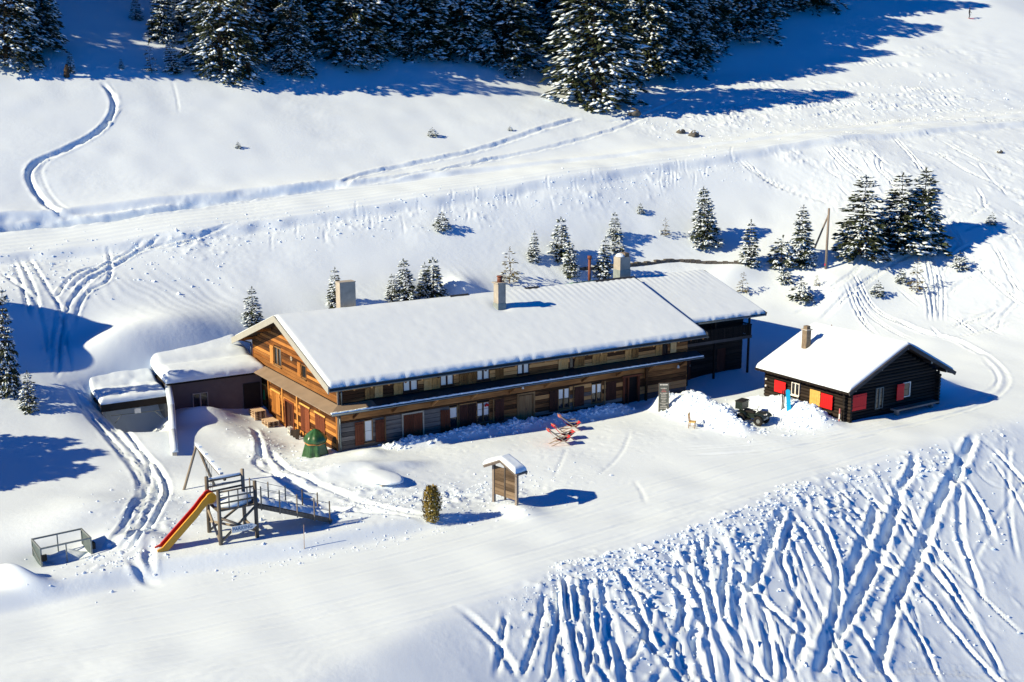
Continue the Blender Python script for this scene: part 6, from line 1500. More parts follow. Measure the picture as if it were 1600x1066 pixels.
mb = MB(); mb.bar((-0.66, -0.42, 0.34), (-0.66, 0.42, 0.34), 0.07, 0.07); mb.bar((0.66, -0.42, 0.34), (0.66, 0.42, 0.34), 0.07, 0.07); mb.build('axle', STEEL, quad)
MB().prism([(-0.85, 0.40), (0.78, 0.38), (0.92, 0.62), (0.80, 0.82), (0.42, 0.88), (0.20, 0.70), (-0.55, 0.70), (-0.88, 0.74)], 'y', -0.22, 0.22).build('body', QUADG, quad)
for s in (-1, 1):
    for cx in (-0.66, 0.66):
        f = MB(); pr = [(cx - 0.46, 0.62), (cx - 0.30, 0.76), (cx, 0.82), (cx + 0.30, 0.76), (cx + 0.46, 0.60)]
        for (a, b), (c, d_) in zip(pr, pr[1:]):
            y0, y1 = sorted((s * 0.22, s * 0.62)); f.add([(a, y0, b), (a, y1, b), (c, y1, d_), (c, y0, d_), (a, y0, b - 0.025), (a, y1, b - 0.025), (c, y1, d_ - 0.025), (c, y0, d_ - 0.025)], [(0, 1, 2, 3), (7, 6, 5, 4), (0, 3, 7, 4), (1, 5, 6, 2), (0, 4, 5, 1), (2, 6, 7, 3)])
        f.build('fender', QUADG, quad)
    MB().tube((0.90, s * 0.16, 0.72), (0.95, s * 0.16, 0.71), 0.075, 0.075, 12).build('headlight', WHITE, quad)
    MB().box(-0.30, 0.32, min(s * 0.24, s * 0.46), max(s * 0.24, s * 0.46), 0.30, 0.33).build('foot_rest', BLACK, quad)
    MB().tube((0.30, s * 0.10, 1.02), (0.20, s * 0.42, 1.08), 0.018, 0.018, 8).build('handlebar', STEEL, quad); MB().tube((0.21, s * 0.40, 1.078), (0.17, s * 0.52, 1.09), 0.028, 0.028, 8).build('grip', BLACK, quad)
MB().tube((0.42, 0, 0.85), (0.28, 0, 1.05), 0.035, 0.035, 8).build('steering_stem', STEEL, quad)
st_ = MB().prism([(-0.60, 0.72), (0.12, 0.72), (0.20, 0.80), (0.05, 0.86), (-0.35, 0.84), (-0.58, 0.90)], 'y', -0.17, 0.17).build('saddle', BLACK, quad)
rk = MB()
for yy in (-0.35, -0.12, 0.12, 0.35): rk.bar((0.50, yy, 0.93), (0.98, yy, 0.93), 0.022, 0.022)
rk.bar((0.50, -0.36, 0.93), (0.50, 0.36, 0.93), 0.025, 0.025); rk.bar((0.98, -0.36, 0.93), (0.98, 0.36, 0.93), 0.025, 0.025); rk.build('front_rack', BLACK, quad)
bx = MB().box(-1.10, -0.58, -0.45, 0.45, 0.92, 1.42).build('cargo_box', QUADG, quad); MB().box(-1.13, -0.55, -0.48, 0.48, 1.422, 1.48).build('lid', BLACK, bx)
MB().bar((-1.0, 0, 0.7), (-0.8, 0, 0.92), 0.5, 0.04).build('rear_rack', BLACK, quad)
MB().box(0.955, 1.0, -0.3, 0.3, 0.42, 0.58).build('bumper', STEEL, quad)

# ---------------------------------------------------------------- snowboard, skis, marker stake
x, y = BOARDPOS
sb_ = thing('snowboard', 'bright cyan snowboard stuck upright in the snow heap by the cabin', 'snowboard', (x, y, ground_z(x, y) - 0.12), R(-38))
prof = []
for i in range(13):
    a = math.pi * i / 12; prof.append((-0.15 * math.cos(a), 1.42 + 0.15 * math.sin(a)))
outl = [(-0.15, 0.0), (-0.135, 0.75)] + prof + [(0.135, 0.75), (0.15, 0.0)]
deck_ = MB().prism(outl, 'y', -0.008, 0.008).build('board', CYAN, sb_)
for z in (0.55, 1.0):
    mb = MB(); mb.box(-0.11, 0.11, 0.009, 0.05, z, z + 0.2); mb.box(-0.12, 0.12, 0.051, 0.16, z, z + 0.06); mb.build('binding', BLACK, sb_)
sb_.rotation_euler = (R(-6), R(-5), R(-38))
x, y = SKIPOS
sk = thing('ski_pair', 'pair of dark skis standing upright left of the cyan snowboard', 'skis', (x, y, ground_z(x, y) - 0.1), R(-30))
for s in (-0.055, 0.055):
    k = MB().prism([(s - 0.04, 0), (s + 0.04, 0), (s + 0.035, 1.3), (s + 0.015, 1.45), (s - 0.015, 1.45), (s - 0.035, 1.3)], 'y', -0.008, 0.008).build('ski', BLACK, sk); MB().box(s - 0.03, s + 0.03, 0.009, 0.06, 0.55, 0.75).build('binding', RED, k)
x, y = 31.35, -11.35
mk = thing('marker_stake', 'short red and white marker stake at the cabin corner', 'stake', (x, y, ground_z(x, y) - 0.2))
for i in range(3): MB().tube((0, 0, i * 0.36), (0, 0, (i + 1) * 0.36 - 0.002), 0.045, 0.045, 8).build('band', CHALKRED if i != 1 else WHITE, mk)

# ---------------------------------------------------------------- by the gable: tarpaulin, pallets, blocks
x, y = -1.35, 0.55
tp = thing('tarpaulin_cover', 'green tarpaulin tied round a folded parasol stand at the gable corner', 'tarpaulin', (x, y, -0.25))
def tarp(name, rings, parent, mat, seed):
    n = 36; V = []; Q = []
    for k, (z, r, wob) in enumerate(rings):
        for i in range(n):
            a = 2 * math.pi * i / n; q = r * (1 + wob * math.sin(a * 7 + seed) + wob * 0.6 * math.sin(a * 11 + 2 * seed + k * 0.4)); V.append((q * math.cos(a), q * math.sin(a), z + (0.04 * math.sin(a * 5) if k == 0 else 0)))
    for k in range(len(rings) - 1):
        for i in range(n): Q.append((k * n + i, k * n + (i + 1) % n, (k + 1) * n + (i + 1) % n, (k + 1) * n + i))
    return link(name, np_mesh(name, V, Q, mat), parent)
tarp('skirt', [(-0.3, 0.80, 0.15), (0.2, 0.74, 0.14), (0.7, 0.66, 0.11), (1.1, 0.60, 0.06), (1.27, 0.58, 0.02)], tp, TARP, 1)
tarp('top', [(1.22, 0.57, 0.02), (1.26, 0.68, 0.04), (1.42, 0.70, 0.04), (1.72, 0.50, 0.07), (1.95, 0.24, 0.08), (2.06, 0.02, 0.0)], tp, TARP, 2)
tarp('rope', [(1.17, 0.61, 0.03), (1.18, 0.64, 0.03), (1.21, 0.64, 0.03), (1.22, 0.60, 0.03)], tp, ROPE, 1)
def pallet_stack(label, x, y, z, rz, n):
    t = thing('pallet_stack', label, 'pallets', (x, y, z), rz)
    for k in range(n):
        b = k * 0.15
        p = MB()
        for i in range(6): p.box(-0.55, 0.55, -0.4 + i * 0.14, -0.3 + i * 0.14, b + 0.12, b + 0.142)
        p = p.build('pallet', PALLET, t)
        mb = MB()
        for yy in (-0.4, -0.05, 0.3):
            for xx in (-0.55, -0.07, 0.41): mb.box(xx, xx + 0.14, yy, yy + 0.1, b + 0.022, b + 0.119)
            mb.box(-0.55, 0.55, yy, yy + 0.1, b, b + 0.021)
        mb.build('block', PALLET, p)
pallet_stack('taller pallet stack by the gable nearest the store room', -1.15, 11.1, -0.35, R(92), 6)
pallet_stack('lower pallet stack beside the gable side door', -0.85, 9.5, -0.45, R(92), 4)
bl = thing('cinder_block_column', 'small column of pale cinder blocks beside the gable side door', 'cinder blocks', (-0.5, 6.8, -0.75))
for i in range(4):
    m = MB(); z = i * 0.25
    m.box(-0.12, 0.12, -0.2, -0.16, z, z + 0.24); m.box(-0.12, 0.12, 0.16, 0.2, z, z + 0.24); m.box(-0.12, 0.12, -0.02, 0.02, z, z + 0.24); m.box(-0.12, -0.08, -0.159, 0.159, z, z + 0.03); m.box(-0.12, -0.08, -0.159, 0.159, z + 0.21, z + 0.24); m.box(0.08, 0.12, -0.159, 0.159, z, z + 0.24); m.build('cinder_block', CHALK, bl)
lg = thing('log_pile', 'few split golden logs under the gable canopy near the tarpaulin', 'firewood', (-0.5, 4.5, -0.7))
rr = random.Random(6)
for i in range(9):
    y = -0.9 + (i % 5) * 0.42; z = 0.1 + (i // 5) * 0.2; MB().tube((-0.3, y + rr.uniform(-.05, .05), z), (0.25, y + rr.uniform(-.1, .1), z + rr.uniform(-.03, .06)), 0.10, 0.09, 6).build('split_log', GOLD_Y, lg)
ld = thing('stacked_boards', 'dark boards leaning low against the gable by the firewood', 'boards', (-0.35, 5.9, -0.7))
for i in range(3): MB().bar((-0.35 + i * 0.06, -0.5 + i * 0.5, 0), (-0.1, -0.4 + i * 0.5, 1.1 - i * 0.15), 0.3, 0.03).build('plank', DARK_Y, ld)

# ---------------------------------------------------------------- poles, posts, signpost
zp = ground_z(*POLE)
pole = thing('wooden_utility_pole', 'bare wooden pole with a diagonal brace on the slope right of the annex', 'pole', (POLE[0], POLE[1], zp - 0.4))
MB().tube((0, 0, 0), (0.0, 0, 6.15), 0.13, 0.10, 10).build('shaft', GREY_X, pole, True)
MB().tube((1.4, 3.0, ground_z(POLE[0] + 1.4, POLE[1] + 3.0) - zp + 0.1), (0.02, 0.05, 5.5), 0.10, 0.08, 8).build('brace', GREY_X, pole, True)
one_box('number_plate', -0.14, -0.13, -0.05, 0.05, 0.7, 0.9, RED, pole)
x, y = STICK; z = ground_z(x, y)
stick = thing('thin_stake', 'thin bare stake leaning in the smooth snow below the play bridge', 'stake', (x, y, z - 0.1))
MB().tube((0, 0, 0), (0.1, 0.2, 1.25), 0.016, 0.012, 6).build('rod', PALLET, stick)
x, y = 44.6, 1.6; z = ground_z(x, y)
sp = thing('trail_signpost', 'trail signpost with a yellow arrow behind the log cabin chimney', 'signpost', (x, y, z - 0.2), R(-20))
MB().tube((0, 0, 0), (0, 0, 2.9), 0.04, 0.04, 8).build('post', RUST, sp)
MB().prism([(0.0, 2.05), (0.62, 2.05), (0.75, 2.14), (0.62, 2.23), (0.0, 2.23)], 'y', -0.045, -0.06).build('arrow', SIGNYEL, sp); one_box('plate', -0.02, 0.18, -0.065, -0.045, 2.4, 2.75, SIGNYEL, sp)
x, y = STUMP; z = ground_z(x, y)
sm = thing('broken_stump', 'dark broken tree stump at the forest edge left of the meandering track', 'stump', (x, y, z - 0.2))
MB().tube((0, 0, 0), (0.05, 0, 0.9), 0.30, 0.24, 10).tube((0.05, 0, 0.9), (0.12, 0.04, 1.45), 0.235, 0.10, 10).build('trunk', BARK, sm, True)
for nm, (x, y), s, lab in (('A', ROCKA, 0.85, 'snow topped rock at the foot of the largest spruce'), ('B', ROCKB, 0.55, 'left of two small dark rocks above the upper road'), ('C', ROCKC, 0.75, 'right of two small dark rocks above the upper road'), ('D', ROCKD, 0.4, 'small lone stone on the tracked slope at the right edge')):
    t = thing('rock', lab, 'rock', (x, y, ground_z(x, y)))
    blob(t, 'stone', (0, 0, 0.15 * s), (s * 0.85, s * 0.7, s * 0.72), ord(nm), ROCK, 0.35); blob(t, 'snow_cap', (-0.08 * s, 0.05, s * 0.55), (s * 0.68, s * 0.55, s * 0.30), ord(nm) + 1, SNOW, 0.3)

# ---------------------------------------------------------------- the person on the upper slope
def person(label, x, y, rz):
    z = ground_z(x, y)
    t = thing('person', label, 'person', (x, y, z), rz)
    J = {'pel': (0, 0, 0.95, 0.15), 'sp': (0, 0.01, 1.15, 0.145), 'ch': (0, 0.02, 1.36, 0.17), 'nk': (0, 0.02, 1.53, 0.06), 'hd': (0, 0.03, 1.66, 0.10), 'ht': (0, 0.03, 1.76, 0.085),
         'hl': (-0.10, 0, 0.88, 0.10), 'kl': (-0.12, 0.08, 0.49, 0.075), 'al': (-0.12, -0.02, 0.10, 0.06), 'tl': (-0.12, 0.14, 0.05, 0.05), 'hr': (0.10, 0, 0.88, 0.10), 'kr': (0.12, 0.08, 0.49, 0.075), 'ar': (0.12, -0.02, 0.10, 0.06), 'tr': (0.12, 0.14, 0.05, 0.05),
         'sl': (-0.20, 0.02, 1.42, 0.075), 'el': (-0.30, 0.02, 1.15, 0.058), 'wl': (-0.29, 0.24, 1.02, 0.042), 'fl': (-0.28, 0.31, 1.0, 0.045), 'sr': (0.20, 0.02, 1.42, 0.075), 'er': (0.30, 0.02, 1.15, 0.058), 'wr': (0.29, 0.24, 1.02, 0.042), 'fr': (0.28, 0.31, 1.0, 0.045)}
    E = [('pel', 'sp'), ('sp', 'ch'), ('ch', 'nk'), ('nk', 'hd'), ('hd', 'ht'), ('pel', 'hl'), ('hl', 'kl'), ('kl', 'al'), ('al', 'tl'), ('pel', 'hr'), ('hr', 'kr'), ('kr', 'ar'), ('ar', 'tr'), ('ch', 'sl'), ('sl', 'el'), ('el', 'wl'), ('wl', 'fl'), ('ch', 'sr'), ('sr', 'er'), ('er', 'wr'), ('wr', 'fr')]
    ks = list(J); me = bpy.data.meshes.new('body'); me.from_pydata([J[k][:3] for k in ks], [(ks.index(a), ks.index(b)) for a, b in E], [])
    o = bpy.data.objects.new('body', me); COL.objects.link(o)
    m = o.modifiers.new('skin', 'SKIN'); o.modifiers.new('sub', 'SUBSURF').levels = 2
    for i, k in enumerate(ks):
        sv = me.skin_vertices[0].data[i]; sv.radius = (J[k][3], J[k][3]); sv.use_root = (k == 'pel')
    dg_ = bpy.context.evaluated_depsgraph_get(); bm_ = bpy.data.meshes.new_from_object(o.evaluated_get(dg_)); bpy.data.objects.remove(o)
    bm_.materials.clear(); bm_.materials.append(CLOTH_D); bm_.materials.append(SKIN)
    for p in bm_.polygons:
        p.use_smooth = True; p.material_index = 1 if 1.55 < p.center.z < 1.70 and p.center.y > 0.06 else 0
    link('body', bm_, t)
    MB().tube((0, 0.03, 1.69), (0, 0.03, 1.80), 0.115, 0.07, 12).build('hat', BLACK, t)
    for s in (-0.12, 0.12): MB().box(s - 0.05, s + 0.05, -0.75, 0.85, 0.0, 0.025).build('ski', RED, t)
    for s in (-0.30, 0.30): MB().tube((s, 0.32, 1.02), (s * 1.3, 0.05, 0.0), 0.012, 0.012, 5).build('ski_pole', STEEL, t)
person('skier in dark clothes standing in the shade at the top right', SKIER[0], SKIER[1], R(-150))
# ---------------------------------------------------------------- trees
def conifer(seed, h, rad, levels, per, sprays, spray_len, snow, open_=0.0, bare=0.08, droop=0.35, needle=None, twist=0.0, bushy=1.0):
    """meshes of one spruce, foot at the origin: trunk with limbs, crown of needle sprays, snow lying on the boughs"""
    rg = np.random.default_rng(seed)
    tr = MB()
    pts = [Vector((twist * math.sin(k * 0.9), twist * math.cos(k * 1.3) - twist, h * k / 6)) for k in range(7)]
    for k in range(6):
        r0 = 0.022 * h * (1 - k / 6.3) * 0.62; r1 = 0.022 * h * (1 - (k + 1) / 6.3) * 0.62
        tr.tube(pts[k] - Vector((0, 0, 0.3 if k == 0 else 0)), pts[k + 1], r0, r1, 7)
    P0, D0, LN, WD, SN = [], [], [], [], []
    for l in range(levels):
        f = bare + (0.985 - bare) * (l + rg.uniform(-0.3, 0.3)) / levels
        f = min(max(f, bare), 0.985); z = f * h
        env = rad * (1 - f) ** 0.82 * (1.0 if f > 0.16 + bare else 0.86 + 0.14 * (f - bare) / 0.16) + 0.02 * h * 0.4
        n = max(3, int(round(per * (0.5 + 0.5 * (1 - f)) + rg.uniform(-0.8, 0.8))))
        a0 = rg.uniform(0, 6.28)
        for b in range(n):
            if rg.random() < open_: continue
            a = a0 + 6.283 * b / n + rg.uniform(-0.3, 0.3); L = env * rg.uniform(0.68, 1.15)
            dr = droop * rg.uniform(0.7, 1.3) * (1.1 - 0.7 * f)
            rise = 0.55 if f > 0.8 else (0.22 if f > 0.5 else 0.05)
            c, s = math.cos(a), math.sin(a)
            cx, cy = twist * math.sin(f * 5.4), twist * math.cos(f * 7.8) - twist
            bp = lambda q: np.array([cx + c * L * q, cy + s * L * q, z + L * (rise * q - dr * q * q)])
            if L > 0.5:
                tr.tube(bp(0.0), bp(0.5), 0.006 * h * 0.25 + 0.008, 0.012, 4, cap=False); tr.tube(bp(0.5), bp(0.92), 0.012, 0.005, 4, cap=False)
            heavy = snow * (1.75 if rg.random() < 0.5 else 0.30)
            m = max(3, int(sprays * (0.35 + 0.65 * L / rad)))
            q = np.sqrt(rg.uniform(0.03, 1.0, m)); q = np.clip(q, 0.12, 1.02)
            base = np.stack([cx + c * L * q, cy + s * L * q, z + L * (rise * q - dr * q * q)], 1)
            wid = 0.30 * L * (1.05 - q) * bushy + 0.05 * L
            side = rg.uniform(-1, 1, m); base[:, 0] += -s * side * wid; base[:, 1] += c * side * wid; base[:, 2] += -np.abs(side) * wid * 0.25 + rg.normal(0, 0.03 * L, m)
            az = a + side * 0.8 + rg.normal(0, 0.25, m)
            dz = -0.15 - 0.45 * rg.random(m) + rise * 0.7
            d = np.stack([np.cos(az), np.sin(az), dz], 1); d /= np.linalg.norm(d, axis=1, keepdims=True)
            P0.append(base); D0.append(d); LN.append(spray_len * (0.6 + 0.8 * rg.random(m)) * (0.65 + 0.35 * min(1, L / (0.5 * rad))))
            SN.append(rg.random(m) < heavy * (0.30 + 0.70 * q))
    # leader
    k = 10; zz = h * (0.93 + 0.07 * rg.random(k)); az = rg.uniform(0, 6.28, k)
    P0.append(np.stack([0 * zz, 0 * zz, zz], 1)); d = np.stack([np.cos(az) * 0.5, np.sin(az) * 0.5, 0.9 + 0 * az], 1); D0.append(d / np.linalg.norm(d, axis=1, keepdims=True)); LN.append(np.full(k, spray_len * 0.5)); SN.append(np.zeros(k, bool))
    P, D, L, S = np.concatenate(P0), np.concatenate(D0), np.concatenate(LN), np.concatenate(SN)
    n = len(P)
    up = np.array([0, 0, 1.0]) + rg.normal(0, 0.35, (n, 3)); side = np.cross(D, up); side /= np.linalg.norm(side, axis=1, keepdims=True)
    w = L[:, None] * rg.uniform(0.16, 0.30, (n, 1)); nn = np.cross(side, D)
    v0 = P; v1 = P + D * L[:, None] * 0.45 + side * w - nn * w * 0.3; v2 = P + D * L[:, None]; v3 = P + D * L[:, None] * 0.5 - side * w - nn * w * 0.3; v4 = P + D * L[:, None] * 0.5 + nn * w * 0.15
    V = np.stack([v0, v1, v2, v3, v4], 1).reshape(-1, 3); i = np.arange(n)[:, None] * 5
    T = np.concatenate([i + np.array([[0, 1, 4]]), i + np.array([[1, 2, 4]]), i + np.array([[2, 3, 4]]), i + np.array([[3, 0, 4]])])
    crown = np_mesh('crown', V, T, needle or NEEDLE, smooth=False)
    # snow pads: flattened octahedra lying on the sprays
    Ps = P[S] + D[S] * L[S][:, None] * 0.5; Ds, ls, ss = D[S], L[S], side[S]; m = len(Ps)
    hz = np.stack([Ds[:, 0], Ds[:, 1], Ds[:, 2] * 0.6], 1)
    a = rg.uniform(0.36, 0.85, (m, 1)) * ls[:, None]; b = rg.uniform(0.18, 0.48, (m, 1)) * ls[:, None]; hgt = rg.uniform(0.10, 0.22, (m, 1)) * ls[:, None]
    up = np.array([[0, 0, 1.0]]); c0 = Ps + up * (0.05 * ls[:, None])
    V = np.stack([c0 + hz * a, c0 + ss * b, c0 - hz * a * 0.8, c0 - ss * b, c0 + up * hgt, c0 - up * hgt * 0.35], 1).reshape(-1, 3); i = np.arange(m)[:, None] * 6
    T = np.concatenate([i + np.array([t]) for t in ([[0, 1, 4]], [[1, 2, 4]], [[2, 3, 4]], [[3, 0, 4]], [[1, 0, 5]], [[2, 1, 5]], [[3, 2, 5]], [[0, 3, 5]])]).reshape(-1, 3)
    sn = np_mesh('snow_load', V, T, SNOW, smooth=True)
    return h, [('trunk', tr.mesh('trunk', BARK, True)), ('crown', crown), ('snow_load', sn)]

BIG = [conifer(100 + k, 18.0, [4.3, 3.8, 4.8, 4.0][k], 38, 10, 30, 0.62, 0.36, bare=[0.05, 0.10, 0.03, 0.07][k], droop=0.45) for k in range(4)]
SMALL = {'s': [conifer(200 + k, 6.5, [1.75, 1.5, 2.0][k], 24, 9, 34, 0.36, 0.36, bare=0.02, droop=0.30) for k in range(3)],
         'y': [conifer(220 + k, 3.0, [0.75, 0.65, 0.85][k], 16, 8, 20, 0.24, 0.40, bare=0.02, droop=0.22) for k in range(3)],
         'o': [conifer(240 + k, 2.5, 0.75, 11, 5, 11, 0.22, 0.20, open_=0.3, bare=0.12, droop=0.1, needle=NEEDLE_Y, twist=0.05) for k in range(2)],
         'b': [conifer(260 + k, 1.2, 0.62, 8, 7, 18, 0.20, 0.34, open_=0.12, bare=0.03, droop=0.05, bushy=1.4) for k in range(2)]}

def plant(name, proto, x, y, h, rz, label, group=None, cat='tree', sink=0.05, wide=1.0):
    h0, parts = proto
    t = thing(name, label, cat, (x, y, ground_z(x, y) - sink), rz, group)
    s = h / h0
    for nm, me in parts:
        o = link(nm, me, t); o.scale = (s * wide, s * wide * (0.86 + 0.28 * ((x * 7.31) % 1)), s)
        o.rotation_euler = (0.06 * math.sin(x * 3.1), 0.06 * math.sin(y * 2.3), 0)
        if nm != 'trunk': o['kind'] = 'stuff'
    return t

rt = random.Random(77)
for i, (x, y, h, k, lab) in enumerate(YOUNG):
    pr = SMALL[k][i % len(SMALL[k])]
    small = h < 1.3
    plant('shrub' if small and k in 'bo' else ('larch_sapling' if k == 'o' else 'spruce_tree'), pr, x, y, h * 1.02 + 0.05, rt.uniform(0, 6.28), lab, cat='shrub' if small and k in 'bo' else 'tree', wide=rt.uniform(0.95, 1.15) * (1.35 if 's' == k and h > 7 else (0.5 if x < -16 else 1.0)))
for i, (x, y, h, lab) in enumerate(FOREST):
    plant('spruce_tree', BIG[i % 4], x, y, h, rt.uniform(0, 6.28), lab or 'tall dark spruce in the second rank of the forest along the top edge', 'dense forest trees along the top', sink=0.3, wide=rt.uniform(0.95, 1.15) * (1.12 if 'largest' in lab else 1))
for i, (x, y) in enumerate([(18.5, 66), (26.5, 66.5), (35.5, 67), (47, 66), (50.5, 69), (64, 66.5), (68.5, 61.5), (76, 63), (88, 68)]):
    plant('spruce_tree', BIG[(i * 3 + 2) % 4], x, y, 17 + (i * 5 % 6), i * 1.7, 'tall dark spruce in the second rank of the forest along the top edge', 'dense forest trees along the top', sink=0.3)
# further ranks of the same wood, standing behind and filling it
for i in range(40):
    x = -28 + (i % 20) * 7.0 + rt.uniform(-2, 2); y = 73 + (i // 20) * 9 + rt.uniform(-2.5, 2.5) + max(0, (x - 70) * 0.10)
    if -2 < x < 13 and y < 84: continue
    plant('spruce_tree', BIG[(i * 3 + 1) % 4], x, y, rt.uniform(15, 22), rt.uniform(0, 6.28), 'tall dark spruce in the second rank of the forest along the top edge', 'dense forest trees along the top', sink=0.3)
for i, (x, y) in enumerate(TOPRIGHT):
    plant('spruce_tree', BIG[(i + 1) % 4], x, y, 15 + (i * 37 % 5), i * 2.1, 'tall dark spruce in the second rank of the forest along the top edge', 'dense forest trees along the top', sink=0.3)
# trees just outside the left edge, whose shadows fall into view
for i, (x, y, h) in enumerate([(-25.0, 8.2, 6.0), (-25.3, 6.2, 6.8), (-25.8, 4.2, 6.4)]):
    plant('spruce_tree', BIG[(i + 2) % 4], x, y, h, i * 1.3, 'spruce beyond the left edge whose shadow falls across the snow', 'spruces beyond the left edge', sink=0.3, wide=2.2)
# bare dead trunk
dt = thing('dead_tree', 'bare thin dead trunk with naked twigs at the forest edge', 'dead tree', (DEAD[0], DEAD[1], ground_z(*DEAD) - 0.2))
MB().tube((0, 0, 0), (0.1, 0, 6), 0.26, 0.19, 8).tube((0.1, 0, 6), (0.05, 0.1, 14), 0.19, 0.05, 8).build('trunk', BARK, dt, True)
rr = random.Random(15)
for i in range(26):
    z = 1.2 + i * 0.4; a = rr.uniform(0, 6.28); L = rr.uniform(0.7, 2.2); tw = MB()
    p0 = Vector((0.1 * z / 6, 0, z)); p1 = p0 + Vector((math.cos(a) * L * 0.6, math.sin(a) * L * 0.6, -0.12 * L)); p2 = p1 + Vector((math.cos(a + 0.4) * L * 0.5, math.sin(a + 0.4) * L * 0.5, -0.28 * L))
    tw.tube(p0, p1, 0.03, 0.018, 5).tube(p1, p2, 0.018, 0.006, 4).tube(p1, p1 + Vector((math.cos(a - 0.7) * L * 0.35, math.sin(a - 0.7) * L * 0.35, -0.2 * L)), 0.014, 0.005, 4).build('branch', BARK, dt)
# clipped golden conifer by the notice board
def column_bush():
    rg = np.random.default_rng(5); n = 1500
    z = rg.uniform(0.02, 1, n) ** 0.9; a = rg.uniform(0, 6.283, n); r = 0.40 * (0.85 + 0.15 * np.sin(z * 3.0)) * np.where(z > 0.75, np.sqrt(np.clip((1.06 - z) / 0.31 + 0.25 * np.sin(a * 4), 0.05, 1)), 1) * rg.uniform(0.6, 1.15, n) * (1 + 0.16 * np.sin(a * 3 + z * 4))
    P = np.stack([r * np.cos(a), r * np.sin(a), z * 1.85], 1)
    D = np.stack([np.cos(a) * 0.5, np.sin(a) * 0.5, 0.9 + 0 * a], 1) + rg.normal(0, 0.25, (n, 3)); D /= np.linalg.norm(D, axis=1, keepdims=True)
    s = np.cross(D, np.stack([np.cos(a), np.sin(a), 0 * a], 1)); l = rg.uniform(0.12, 0.22, (n, 1))
    V = np.stack([P, P + D * l * 0.5 + s * l * 0.28, P + D * l, P + D * l * 0.5 - s * l * 0.28], 1).reshape(-1, 3); i = np.arange(n)[:, None] * 4
    x, y = -0.9, -13.35
    t = thing('clipped_conifer', 'single columnar golden green conifer left of the notice board', 'shrub', (x, y, ground_z(x, y) - 0.1))
    MB().tube((0, 0, -0.2), (0, 0, 1.5), 0.06, 0.03, 7).build('trunk', BARK, t)
    link('crown', np_mesh('crown', V, i + np.array([[0, 1, 2, 3]]), HEDGE, smooth=False), t)['kind'] = 'stuff'
    m = 170; k = rg.choice(n, m, replace=False); c = P[k] + np.array([0, 0, 0.03]); sz = rg.uniform(0.03, 0.07, (m, 1))
    V = np.stack([c + sz * [1, 0, 0], c + sz * [0, 1, 0], c - sz * [1, 0, 0], c - sz * [0, 1, 0], c + sz * [0, 0, .6], c - sz * [0, 0, .4]], 1).reshape(-1, 3); i = np.arange(m)[:, None] * 6
    T = np.concatenate([i + np.array([q]) for q in ([0, 1, 4], [1, 2, 4], [2, 3, 4], [3, 0, 4], [1, 0, 5], [2, 1, 5], [3, 2, 5], [0, 3, 5])])
    link('snow_load', np_mesh('snow_load', V, T, SNOW), t)['kind'] = 'stuff'
column_bush()
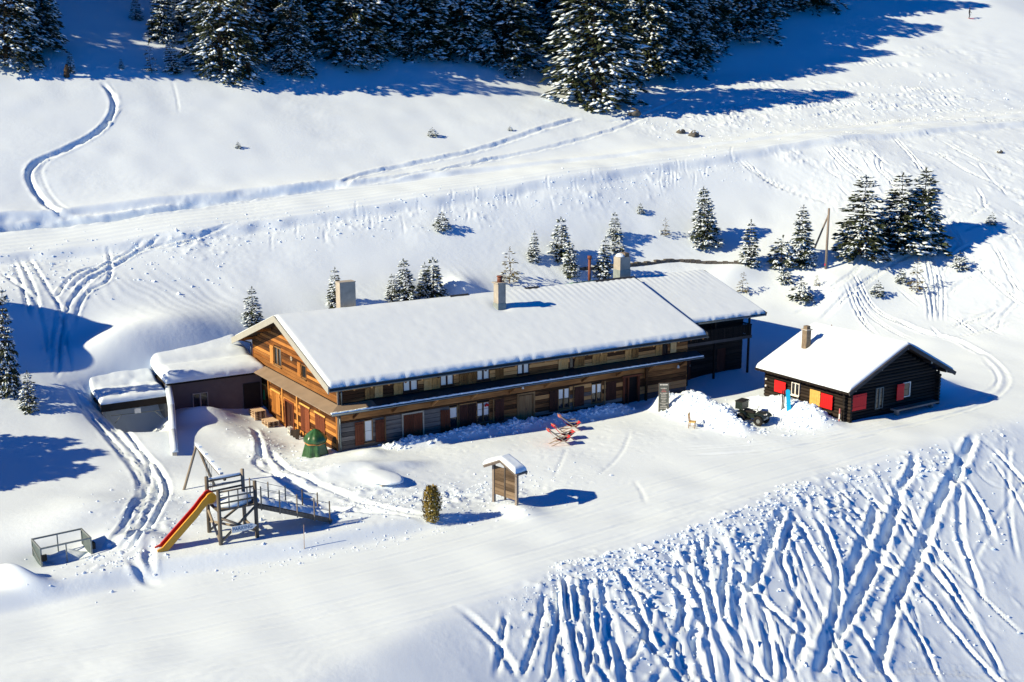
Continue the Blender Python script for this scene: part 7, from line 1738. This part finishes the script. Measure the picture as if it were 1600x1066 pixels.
# ---------------------------------------------------------------- loose lumps of snow along banks, heaps and ploughed edges
def clods():
    rg = np.random.default_rng(12)
    pts = []
    def gauss(x, y, sx, sy, n, s0, s1): pts.append((rg.normal(x, sx, n), rg.normal(y, sy, n), rg.uniform(s0, s1, n)))
    gauss(24.7, -5.0, 0.9, 1.5, 420, 0.05, 0.20); gauss(24.6, -8.0, 0.8, 1.2, 220, 0.04, 0.15); gauss(25.9, -5.5, 0.6, 2.0, 160, 0.05, 0.17)
    gauss(29.7, -8.6, 1.0, 1.6, 320, 0.04, 0.15); gauss(29.0, -10.6, 1.4, 0.6, 160, 0.03, 0.11)
    n = 900; x = rg.uniform(2.6, 21.6, n); pts.append((x, -1.05 + rg.normal(0, 0.42, n), rg.uniform(0.05, 0.20, n) ** 1.0))
    n = 1700; x = np.abs(rg.normal(10, 13, n)) - 3; x = np.where(x > 44, rg.uniform(5, 30, n), x); d = rg.gamma(1.6, 1.2, n) - 0.4 + 0.5 * vnoise(x * 0.55, x * 0, 18); pts.append((x, edge_t(x) - d, rg.uniform(0.04, 0.15, n) * np.clip((x + 4) / 8, 0.3, 1)))
    n = 700; x = rg.uniform(-2, 34, n); d = rg.uniform(1, 13, n); keep = vnoise(x * 0.5, d * 0.5, 71) > 0.15; pts.append((x[keep], (edge_t(x) - d)[keep], rg.uniform(0.04, 0.15, n)[keep]))
    n = 700; x = rg.normal(0.5, 4.8, n); pts.append((x, rg.normal(-10.7, 1.5, n), rg.uniform(0.03, 0.10, n)))
    gauss(-16.0, -10.8, 1.4, 0.9, 130, 0.03, 0.12); gauss(-13.0, -6.5, 1.6, 2.4, 160, 0.03, 0.09); gauss(-3.0, 2.5, 1.0, 3.5, 160, 0.03, 0.09)
    n = 260; x = rg.uniform(-12, 8, n); pts.append((x, -13.9 + rg.normal(0, 0.35, n), rg.uniform(0.02, 0.07, n)))
    n = 900; x = rg.uniform(-15, 60, n); pts.append((x, 29.4 + rg.normal(0, 1.2, n), rg.uniform(0.03, 0.12, n)))
    n = 700; x = rg.uniform(58, 125, n); pts.append((x, rg.normal(42.5, 4.5, n), rg.uniform(0.04, 0.16, n)))
    n = 150; x = rg.uniform(-16, 2, n); pts.append((x, 26.5 + rg.normal(0, 2.2, n), rg.uniform(0.04, 0.16, n)))
    X, Y, S = (np.concatenate(q) for q in zip(*pts))
    S = S * (0.45 + 0.75 * rg.random(len(S)) ** 2.2)
    bm = bmesh.new(); bmesh.ops.create_icosphere(bm, subdivisions=1, radius=1.0)
    B = np.array([v.co[:] for v in bm.verts]); F = np.array([[v.index for v in f.verts] for f in bm.faces]); bm.free()
    m = len(X); Z = np.array([ground_z(a, b) for a, b in zip(X, Y)])
    ang = rg.uniform(0, 6.283, m); sc = S[:, None] * rg.uniform(0.6, 1.3, (m, 3)); sc[:, 2] *= 0.75
    V = B[None] * (1 + 0.28 * rg.normal(0, 1, (m, len(B), 1)).clip(-1.5, 1.5)) * sc[:, None, :]
    c, s = np.cos(ang)[:, None], np.sin(ang)[:, None]
    V = np.stack([V[:, :, 0] * c - V[:, :, 1] * s + X[:, None], V[:, :, 0] * s + V[:, :, 1] * c + Y[:, None], V[:, :, 2] + (Z + S * 0.12)[:, None]], 2)
    T = F[None] + (np.arange(m) * len(B))[:, None, None]
    o = link('snow_clods', np_mesh('snow_clods', V.reshape(-1, 3), T.reshape(-1, 3), SNOW, smooth=False))
    tag(o, 'loose lumps of snow scattered along the banks, heaps and road edges', 'snow', kind='stuff')
clods()
